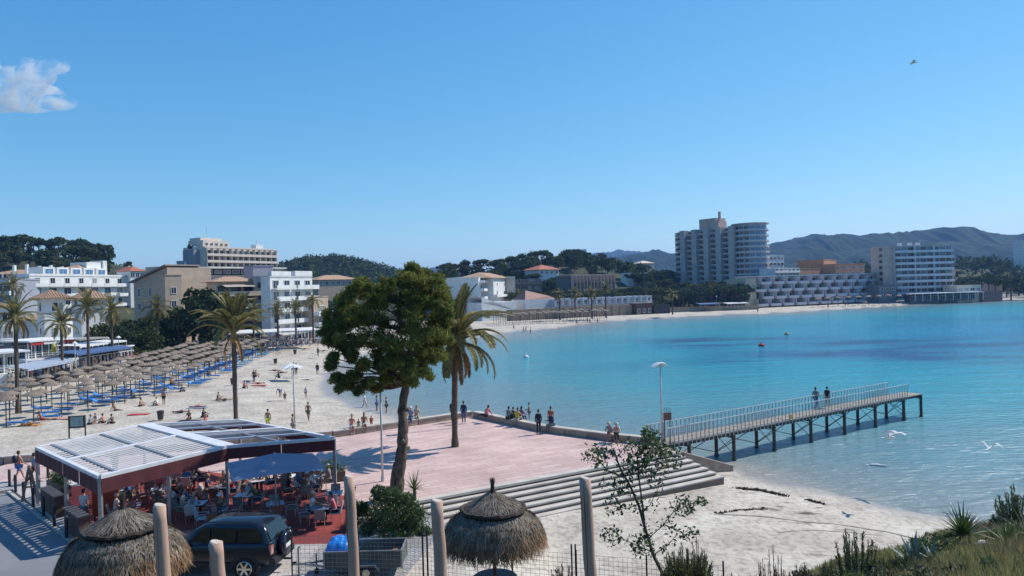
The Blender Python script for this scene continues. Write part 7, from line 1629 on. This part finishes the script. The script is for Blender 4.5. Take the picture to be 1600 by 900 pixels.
# ---------------------------------------------------------------- thatch parasols near the camera
thatch = mat('thatch_straw', (.33, .26, .185), (.18, .13, .085), 4, .9, island=.55, spec=.15); thatch_g = mat('thatch_grey', (.26, .225, .185), (.15, .125, .10), 4, .9, island=.55, spec=.15); thatch_d = mat('thatch_dark', (.06, .045, .033), (.035, .027, .02), 4, .95); thatch_o = mat('thatch_orange', (.30, .17, .085), (.18, .10, .05), 4, .9, island=.5)
def hut(apex, label, Rr=1.2, ground=None, tabletop=True, yaw=0.0):
    """tufted straw parasol; apex = top of the tuft"""
    gz_ = ground if ground is not None else gz(apex.x, apex.y); r = thing('thatch_parasol', label, 'parasol', (apex.x, apex.y, gz_), yaw); H = apex.z - gz_; k = Rr / 1.2
    prof = [(.05, -.33), (.12, -.42), (.28, -.54), (.50, -.64), (.66, -.72), (.70, -.78), (.66, -.82), (.80, -.86), (1.0, -1.0), (1.12, -1.2), (1.15, -1.42)]
    q = MB(); q.lathe([(a_ * k * .94, H + z * k - .03) for a_, z in prof], 30, jit=.03); q.obj('underlayer', thatch_d, r)
    def rows(nm, n, r0, z0, r1, z1, L_, wd, m, dz=.05, curl=.12, lift=.015):
        V = np.zeros((n, 6, 3)); th = nr.uniform(0, 2 * PI, n); t = nr.random(n); ra = (r0 + (r1 - r0) * t) * k; za = H + (z0 + (z1 - z0) * t) * k; sl = math.atan2((z0 - z1), (r1 - r0)); l = L_ * k * nr.uniform(.6, 1.15, n); w_ = wd * nr.uniform(.6, 1.4, n)
        tw = nr.normal(size=n) * .10
        for j, f in enumerate((0, .5, 1)):
            a_ = sl + curl * f * 4 + nr.normal(size=n) * .05 * f; rr = ra + np.cos(a_) * l * f + nr.normal(size=n) * .012 * (f > 0) + lift * nr.random(n) * (1 + f); zz = za - np.sin(a_) * l * f + nr.random(n) * lift * 1.5; tt = th + tw * f
            for s_, off in ((0, -1), (1, 1)): ww = w_ * (1 - .65 * f) * off; V[:, j * 2 + s_] = np.stack([np.cos(tt) * rr - np.sin(tt) * ww, np.sin(tt) * rr + np.cos(tt) * ww, zz], 1)
        i = np.arange(n)[:, None] * 6; F_ = np.concatenate([i + np.array([[0, 1, 3, 2]]), i + np.array([[2, 3, 5, 4]])], 0); me_ = np_mesh(nm, V.reshape(-1, 3), F_, m); o = put(nm, me_, r); o['kind'] = 'stuff'; return o
    rows('straw_cone', 1500, .08, -.38, .56, -.66, .24, .007, thatch_g, curl=.0)
    rows('straw_skirt', 3000, .70, -.82, 1.02, -1.02, .34, .008, thatch_g, curl=.16)
    rows('straw_skirt', 3600, .95, -.96, 1.14, -1.25, .44, .009, thatch, curl=.14, lift=.03)
    rows('straw_fringe', 2600, 1.10, -1.22, 1.17, -1.42, .33, .009, thatch_o, curl=.03, lift=.04)
    q = MB(); K = 46; pts = [(math.cos(i * 2 * PI / K) * .73 * k, math.sin(i * 2 * PI / K) * .73 * k, H - .75 * k + rnd.uniform(-.015, .015)) for i in range(K + 1)]; q.tube(pts, [.055 * k * rnd.uniform(.75, 1.2) for _ in pts], 7); q.obj('binding_ring', thatch_d, r)
    q = MB(); q.tube([(0, 0, H - .5 * k), (0, 0, H - .3 * k), (0, 0, H - .16 * k)], [.11 * k, .05 * k, .045 * k], 9)
    q.obj('neck', thatch_d, r)
    n = 260; th = nr.uniform(0, 6.28, n); sp = nr.uniform(0, .10, n) * k; b0 = np.stack([np.cos(th) * .03, np.sin(th) * .03, np.full(n, H - .22 * k)], 1); tp = np.stack([np.cos(th) * sp, np.sin(th) * sp, H - nr.uniform(0, .07, n) * k], 1); wv = np.stack([-np.sin(th), np.cos(th), th * 0], 1) * .006
    o = put('tuft', np_mesh('tuft', np.stack([b0 - wv, b0 + wv, tp], 1).reshape(-1, 3), np.arange(3 * n).reshape(-1, 3), thatch_g), r); o['kind'] = 'stuff'
    MB().tube([(0, 0, -.3), (0, 0, H - .5 * k)], [.045, .04], 10).obj('pole', mat('parasol_pole', (.25, .14, .08), (.16, .09, .06), 6), r)
    for i in range(6): a_ = i * PI / 3; MB().bar((0, 0, H - 1.55 * k), (math.cos(a_) * .95 * k, math.sin(a_) * .95 * k, H - 1.15 * k), .025, .025).obj('strut', pole_m, r)
    if tabletop: q = MB(); q.lathe([(.001, .03), (.5, .03), (.52, .015), (.5, 0), (.001, 0)], 28); q.obj('table_disc', mat('grey_disc', (.17, .165, .17), (.13, .125, .13), 5, .6), r, loc=(0, 0, H - 2.36))
    return r
ap = PD(769, 744, 17.2); hut(ap, 'tufted straw parasol with a round grey table disc, nearer the middle of the frame', 1.2)
ap = PD(191, 766, 13.6); hut(ap, 'tufted straw parasol cut by the bottom edge at the left, before the pergola', 1.08)
# wooden posts
postm = mat('pale_post', (.54, .37, .28), (.42, .27, .20), 2.2, .85, .6, 9, stretch=(1, 1, .12)); postt = mat('post_end', (.55, .47, .4), (.42, .35, .3), 8)
for u0, u1, vt, wpx, D, l_ in [(545, 549, 745, 16, 10.5, 'tallest pale wooden post, left of the big bush'), (682, 686, 783, 19, 10.0, 'pale wooden post right of the trailer'), (914, 918, 748, 18, 10.4, 'pale wooden post before the steps, right of the straw parasol'), (249, 252, 790, 19, 9.6, 'pale wooden post standing in front of the left straw parasol'), (337, 341, 848, 21, 8.9, 'shortest wooden post, before the dark car')]:
    tp = PD(u0, vt, D); rr = wpx * D / FPX / 2; x1 = tp.x + (u1 - u0) / 150 * D * .13; g0 = gz(tp.x, tp.y); r = thing('wooden_post', l_, 'post', (tp.x, tp.y, g0)); H = tp.z - g0; q = MB(); K = 9
    pts = [(0 + (1 - i / K) * .06 + rnd.uniform(-.006, .006), 0, -.3 + (H + .3) * i / K) for i in range(K + 1)]; q.tube(pts, [rr * (1.12 - .12 * i / K) * rnd.uniform(.985, 1.015) for i in range(K + 1)], 14); q.obj('shaft', postm, r, True); q = MB(); q.tube([(0, 0, H - .001), (.004, 0, H + .014)], [rr * .93, rr * .80], 11); q.obj('end_cap', postt, r)
    q = MB()
    for c_ in range(5):
        a_ = -PI / 2 + rnd.uniform(-1.2, 1.2); z1 = H - rnd.uniform(.0, .4); z0_ = z1 - rnd.uniform(.5, 1.4); q.tube([(math.cos(a_) * rr * 1.0 + .02 * (1 - z / H), math.sin(a_) * rr * 1.0, z) for z in (z0_, (z0_ + z1) / 2, z1)], [.001, .004, .002], 4)
    q.obj('drying_cracks', mat('crack_dark', (.12, .08, .06), (.08, .05, .04)), r)
# wire fence behind the parasol
fr = thing('wire_fence', 'thin welded wire mesh fence running behind the wooden posts', 'fence', (0, 0, 0)); wire = mat('fence_wire', (.28, .28, .28), (.2, .2, .2), 5, .5, metal=.5)
fp_ = [PD(455, 838, 21), PD(560, 840, 21), PD(660, 842, 20.5), PD(800, 858, 20), PD(900, 866, 19.5), PD(1010, 874, 19), PD(1130, 884, 18.5)]
q = MB()
for i in range(len(fp_) - 1):
    a_, b_ = fp_[i], fp_[i + 1]; L_ = (b_ - a_).length; n = int(L_ / .12)
    for k in range(n): p = a_.lerp(b_, k / n); q.bar((p.x, p.y, p.z - 1.5), (p.x, p.y, p.z), .006, .006)
    for k in range(12): q.bar(a_ - Vector((0, 0, k * .12)), b_ - Vector((0, 0, k * .12)), .006, .006)
o = q.obj('wire_mesh', wire, fr); o['kind'] = 'stuff'
for i, p in enumerate(fp_): MB().tube([(p.x, p.y, p.z - 2.2), (p.x, p.y, p.z + .12)], .022, 6).obj('fence_post', dark_metal, fr)
for u in (660, 667): p = PD(u, 840, 20.2); MB().tube([(p.x, p.y, p.z - 2.0), (p.x, p.y, p.z + .2)], .025, 6).obj('gate_post', dark_metal, fr)
for u in (893, 899): p = PD(u, 862, 19.6); MB().tube([(p.x, p.y, p.z - 2.0), (p.x, p.y, p.z + .2)], .022, 6).obj('gate_post', dark_metal, fr)
# grey steel post by the car
p = P(467, 899, 1.995); q = MB(); q.tube([(0, 0, 0), (0, 0, 1.0), (.02, 0, 1.06), (.08, 0, 1.09)], .035, 8); tag(q.obj('hitch_post', grey_metal, None, True, (p.x, p.y, 1.99)), 'bent grey steel post behind the dark car', 'post')
p = P(303, 899, 2.0); 
# ---------------------------------------------------------------- dark car
paint = mat('black_blue_paint', (.012, .017, .03), (.010, .013, .022), .8, .18, spec=.7); plast = mat('black_plastic', (.03, .03, .032), (.02, .02, .022), 6, .6); cglass = mat('car_glass', (.01, .012, .016), (.007, .009, .012), 1, .06, spec=.8); chrome = mat('chrome', (.7, .7, .7), (.6, .6, .6), 2, .15, metal=1); tyre = mat('tyre', (.025, .025, .025), (.018, .018, .018), 8, .9)
cb_ = P(392, 903, 2.0); car = thing('parked_car', 'dark blue black off road car with a covered spare wheel, parked below the cafe', 'car', (cb_.x - 1.55, cb_.y + .95, 1.998), R(-6), None, 1.1)
CS = [(-2.35, .52, .80, .62, 0), (-2.28, .42, .98, .80, 0), (-1.9, .40, 1.06, .88, 0), (-1.2, .40, 1.13, .90, 0), (-.75, .40, 1.16, .90, 0), (0, .40, 1.18, .91, 0), (1.0, .40, 1.20, .91, 0), (1.8, .42, 1.22, .90, 0), (2.2, .46, 1.22, .87, 0), (2.28, .55, 1.15, .84, 0)]
q = MB(); ring = 14
for x, z0, z1, hw_, _ in CS:
    for (fy, fz) in [(-.80, 0), (-.97, .10), (-1.0, .32), (-1.0, .62), (-.97, .88), (-.90, 1.0), (-.4, 1.02), (.4, 1.02), (.90, 1.0), (.97, .88), (1.0, .62), (1.0, .32), (.97, .10), (.80, 0)]: q.v.append((x, fy * hw_, z0 + (z1 - z0) * fz))
for i in range(len(CS) - 1):
    for k in range(ring): k2 = (k + 1) % ring; q.f.append((i * ring + k, i * ring + k2, (i + 1) * ring + k2, (i + 1) * ring + k)); q.m.append(0)
q.f += [tuple(range(ring)), tuple((len(CS) - 1) * ring + k for k in reversed(range(ring)))]; q.m += [0, 0]
body = q.obj('body', paint, car, True)
# cabin
cab = [(-1.0, 1.14, 1.16, .80), (-.45, 1.14, 1.62, .74), (-.15, 1.15, 1.76, .70), (.4, 1.16, 1.82, .70), (1.4, 1.17, 1.82, .70), (1.95, 1.18, 1.76, .69), (2.22, 1.18, 1.24, .78)]
q = MB(); 
for x, z0, z1, hw_ in cab:
    for fy, fz in [(-1.1, 0), (-1.04, .5), (-.98, .88), (-.86, 1.0), (0, 1.03), (.86, 1.0), (.98, .88), (1.04, .5), (1.1, 0)]: q.v.append((x, fy * hw_ * (1.05 if fz < .1 else 1), z0 + (z1 - z0) * fz))
n9 = 9
for i in range(len(cab) - 1):
    for k in range(n9 - 1): q.f.append((i * n9 + k, i * n9 + k + 1, (i + 1) * n9 + k + 1, (i + 1) * n9 + k)); q.m.append(0)
q.f += [tuple(range(n9)), tuple((len(cab) - 1) * n9 + k for k in reversed(range(n9)))]; q.m += [0, 0]
q.obj('cabin', paint, car, True)
for s_ in (-1, 1):
    for x0, x1, xt0, xt1 in ((-.62, .12, -.15, .12), (.2, 1.05, .2, 1.05), (1.13, 2.0, 1.13, 1.80)):
        k = MB(); yb, yt = s_ * .842, s_ * .742; k.add([(x0, yb, 1.24), (x1, yb, 1.24), (xt1, yt, 1.68), (xt0, yt, 1.68)] + [(x0, yb - s_ * .03, 1.24), (x1, yb - s_ * .03, 1.24), (xt1, yt - s_ * .03, 1.68), (xt0, yt - s_ * .03, 1.68)], [(0, 1, 2, 3), (7, 6, 5, 4), (0, 4, 5, 1), (1, 5, 6, 2), (2, 6, 7, 3), (3, 7, 4, 0)]); k.obj('side_window', cglass, car)
    MB().tube([(-.2, s_ * .62, 1.80), (.0, s_ * .63, 1.86), (1.5, s_ * .63, 1.87), (1.75, s_ * .62, 1.80)], .018, 6).obj('roof_rail', plast, car)
    MB().box((-.65, s_ * 1.02, 1.22), (.12, .2, .16)).obj('wing_mirror', paint, car, bevel=.03)
    MB().box((2.235, s_ * .74, .98), (.11, .22, .34)).obj('tail_light', mat('lamp_red', (.5, .1, .07), (.7, .6, .55), 2.0, .2), car, bevel=.02)
    MB().box((2.255, s_ * .74, 1.2), (.09, .2, .1)).obj('reversing_light', chrome, car, bevel=.02)
    MB().box((-2.28, s_ * .62, .86), (.12, .34, .2)).obj('headlight', mat('lamp_clear', (.6, .62, .65), rough=.1), car, bevel=.03)
    for xd in (.16, 1.08): MB().box((xd - .12 if xd < 1 else xd - .1, s_ * .915, 1.0), (.16, .03, .035)).obj('door_handle', plast, car)
    for x0, x1 in ((-.72, .15), (.17, 1.1)): MB().box(((x0 + x1) / 2, s_ * .9135, .52), (x1 - x0 - .02, .03, .10)).obj('sill_trim', plast, car)
k = MB(); k.add([(1.995, -.60, 1.72), (1.995, .60, 1.72), (2.235, .68, 1.27), (2.235, -.68, 1.27)] + [(1.965, -.60, 1.72), (1.965, .60, 1.72), (2.205, .68, 1.27), (2.205, -.68, 1.27)], [(0, 1, 2, 3), (7, 6, 5, 4), (0, 4, 5, 1), (1, 5, 6, 2), (2, 6, 7, 3), (3, 7, 4, 0)]); k.obj('rear_window', cglass, car)
k = MB(); k.add([(-.99, -.7, 1.2), (-.99, .7, 1.2), (-.49, .62, 1.60), (-.49, -.62, 1.60)] + [(-.96, -.7, 1.2), (-.96, .7, 1.2), (-.46, .62, 1.60), (-.46, -.62, 1.60)], [(0, 1, 2, 3), (7, 6, 5, 4), (0, 4, 5, 1), (1, 5, 6, 2), (2, 6, 7, 3), (3, 7, 4, 0)]); k.obj('windscreen', cglass, car)
MB().box((2.30, 0, .56), (.22, 1.72, .28)).obj('rear_bumper', plast, car, bevel=.05); MB().box((-2.36, 0, .58), (.2, 1.7, .3)).obj('front_bumper', paint, car, bevel=.05)
MB().tube([(2.24, 0, .98), (2.50, 0, .98)], [.37, .36], 26).obj('spare_wheel', tyre, car); MB().tube([(2.30, 0, .98), (2.515, 0, .98), (2.545, 0, .98)], [.385, .385, .33], 26).obj('spare_cover', paint, car, True); MB().box((2.556, 0, .93), (.015, .5, .12)).obj('number_plate', white_paint, car)
def wheel(x, y, s_):
    wr = link(bpy.data.objects.new('wheel', None)); wr.parent = car; wr.location = (x, y, .38)
    MB().tube([(0, -.12, 0), (0, -.09, 0), (0, .09, 0), (0, .12, 0)], [.35, .38, .38, .35], 26).obj('tyre', tyre, wr)
    q = MB(); q.tube([(0, s_ * .10, 0), (0, s_ * .125, 0)], [.26, .25], 22)
    q.obj('rim', plast, wr); q = MB()
    for i in range(6):
        a_ = i * PI / 3; q.bar((math.cos(a_) * .04, s_ * .13, math.sin(a_) * .04), (math.cos(a_) * .24, s_ * .13, math.sin(a_) * .24), .03, .07)
    q.tube([(0, s_ * .12, 0), (0, s_ * .15, 0)], [.06, .05], 10)
    q.tube([(math.cos(a_) * .25, s_ * .13, math.sin(a_) * .25) for a_ in np.linspace(0, 2 * PI, 25)], .018, 5); q.obj('spokes', chrome, wr)
for x in (-1.42, 1.38):
    for s_ in (-1, 1):
        wheel(x, s_ * .82, s_); q = MB(); q.tube([(x + math.cos(a_) * .45, s_ * .885, .42 + math.sin(a_) * .45) for a_ in np.linspace(-.1, PI + .1, 15)], .05, 6); q.obj('arch_trim', plast, car); MB().tube([(x, s_ * .60, .42), (x, s_ * .893, .42)], .43, 22).obj('wheel_well', plast, car)
MB().bar((2.35, 0, .42), (2.62, 0, .42), .06, .06).obj('tow_bar', dark_metal, car)
# ---------------------------------------------------------------- trailer
t0 = P(572, 906, 2.0); tl = thing('trailer', 'open grey green box trailer with one wheel in sight, coupled behind the dark car', 'trailer', (t0.x - .12, t0.y + .75, 1.998), 0, None, .9); panel = mat('trailer_panel', (.13, .145, .14), (.09, .10, .10), 2, .55, .1, 20, metal=.3); Lt, Wt = 3.15, 1.45
MB().box((0, 0, .46), (Lt, Wt, .05)).obj('floor', panel, tl)
for s_ in (-1, 1):
    MB().box((0, s_ * Wt / 2, .80), (Lt, .04, .62)).obj('side_panel', panel, tl); MB().box((s_ * Lt / 2, 0, .80), (.04, Wt - .05, .62)).obj('end_panel', panel, tl)
    MB().box((0, s_ * Wt / 2, 1.125), (Lt + .06, .06, .04)).obj('rim', grey_metal, tl); MB().box((s_ * Lt / 2, 0, 1.122), (.06, Wt - .07, .04)).obj('rim', grey_metal, tl)
    for s2 in (-1, 1): MB().box((s_ * (Lt / 2 + .002), s2 * (Wt / 2 + .002), .78), (.07, .07, .72)).obj('corner_post', grey_metal, tl)
    wr = link(bpy.data.objects.new('wheel', None)); wr.parent = tl; wr.location = (.15, s_ * (Wt / 2 + .14), .30); MB().tube([(0, -.08, 0), (0, .08, 0)], .30, 22).obj('tyre', tyre, wr); MB().tube([(0, s_ * .07, 0), (0, s_ * .09, 0)], [.17, .15], 16).obj('rim', chrome, wr)
    q = MB(); arc = [(.15 - .52, .40), (.15 - .38, .62), (.15 + .38, .62), (.15 + .52, .40)]
    for (xa, za), (xb, zb_) in zip(arc[:-1], arc[1:]): q.bar((xa, s_ * (Wt / 2 + .15), za), (xb, s_ * (Wt / 2 + .15), zb_), .24, .03)
    q.obj('mudguard', grey_metal, tl)
q = MB(); q.bar((-Lt / 2, .45, .42), (-Lt / 2 - 1.0, 0, .42), .07, .08); q.bar((-Lt / 2, -.45, .42), (-Lt / 2 - 1.0, 0, .42), .07, .08); q.bar((-Lt / 2 - .9, 0, .42), (-Lt / 2 - 1.5, 0, .42), .07, .08); q.obj('drawbar', grey_metal, tl)
MB().tube([(-Lt / 2 - 1.5, 0, .45), (-Lt / 2 - 1.35, 0, .50)], [.06, .04], 8).obj('coupling', dark_metal, tl); q = MB(); q.tube([(-Lt / 2 - .5, -.05, .1), (-Lt / 2 - .5, -.05, .85)], .03, 8); q.tube([(-Lt / 2 - .5, -.12, .12), (-Lt / 2 - .5, .02, .12)], .11, 14); q.obj('jockey_wheel', dark_metal, tl)
# blue sack heap in the trailer
n1, n2 = 26, 18; V = []; 
for j in range(n2):
    for i in range(n1):
        x = (i / (n1 - 1) - .5) * 1.15; y = (j / (n2 - 1) - .5) * 1.15; e = max(0, 1 - (abs(x) / .58) ** 3) * max(0, 1 - (abs(y) / .58) ** 3)
        V.append((x, y, e ** .6 * (.62 - .25 * x) + float(vnoise(x * 10, y * 10, 1.1, 3) - .5) * .16 * e + float(vnoise(x * 10, y * 10, .5, 5) - .5) * .06 * e))
V = np.array(V); i, j = np.meshgrid(np.arange(n1 - 1), np.arange(n2 - 1)); k = (j * n1 + i).ravel(); Fq = np.stack([k, k + 1, k + n1 + 1, k + n1], 1)
o = put('blue_sack', np_mesh('blue_sack', V, Fq, mat('blue_plastic', (.02, .24, .72), (.015, .18, .58), 6, .3, .5, 14)), None, (t0.x - .12 - Lt * .45 + .52, t0.y + .72, 2.0 + .72)); tag(o, 'crumpled bright blue plastic sheet heaped at the left end of the trailer', 'tarpaulin')
p = P(628, 862, 2.6); tag(MB().box((0, 0, .1), (.4, .25, .2)).obj('brick_stack', mat('brick_red', (.3, .11, .07), (.22, .08, .05), 9), None, loc=(p.x - .15, p.y + .1, 2.49)), 'small reddish block lying in the right end of the trailer', 'block')
# ---------------------------------------------------------------- cloud and haze
def cloud(label, c, parts, dens):
    q = MB()
    for (x, y, z, rx, ry, rz_) in parts: q.sphere((x, y, z), (rx, ry, rz_), 20, 14)
    me = q.mesh('cloud', None) if False else None
    m_ = bpy.data.materials.new('cloud_vapour'); m_.use_nodes = True; N = m_.node_tree.nodes; L = m_.node_tree.links; N.remove(N['Principled BSDF'])
    pv = N.new('ShaderNodeVolumePrincipled'); pv.inputs['Color'].default_value = (1, 1, 1, 1); pv.inputs['Anisotropy'].default_value = 0.2; L.new(pv.outputs[0], N['Material Output'].inputs['Volume'])
    tc = N.new('ShaderNodeTexCoord').outputs['Object']; n_ = N.new('ShaderNodeTexNoise'); n_.inputs['Scale'].default_value = 1 / 70; n_.inputs['Detail'].default_value = 6; n_.inputs['Roughness'].default_value = .65; L.new(tc, n_.inputs['Vector'])
    x = ramp(N, L, n_.outputs['Fac'], [(.45, (0, 0, 0)), (.66, (1, 1, 1))]); L.new(mathn(N, L, 'MULTIPLY', x, dens), pv.inputs['Density'])
    o = q.obj('cloud', m_, None, False, c); o['kind'] = 'stuff'; o['label'] = label; return o
cp = PD(30, 140, 2600); cloud('small white cloud high at the left edge of the sky', cp, [(-90, 0, -10, 130, 90, 72), (40, 0, -30, 130, 80, 52), (-20, 0, 30, 110, 80, 54), (130, 0, -50, 70, 50, 26), (-150, 0, 70, 90, 70, 70), (120, 0, 78, 60, 40, 28), (60, 0, 50, 70, 50, 46), (40, 0, 95, 40, 30, 16)], .032)
HAZE = 1.15e-4
hz = MB().box((500, 4000, 125), (19000, 13000, 262)); hm = bpy.data.materials.new('haze_air'); hm.use_nodes = True; N = hm.node_tree.nodes; N.remove(N['Principled BSDF']); pv = N.new('ShaderNodeVolumePrincipled'); pv.inputs['Color'].default_value = (.27, .52, 1, 1); pv.inputs['Density'].default_value = HAZE; pv.inputs['Anisotropy'].default_value = .3; hm.node_tree.links.new(pv.outputs[0], N['Material Output'].inputs['Volume'])
o = hz.obj('haze', hm); o['kind'] = 'stuff'; o['label'] = 'thin blue air haze over the bay'
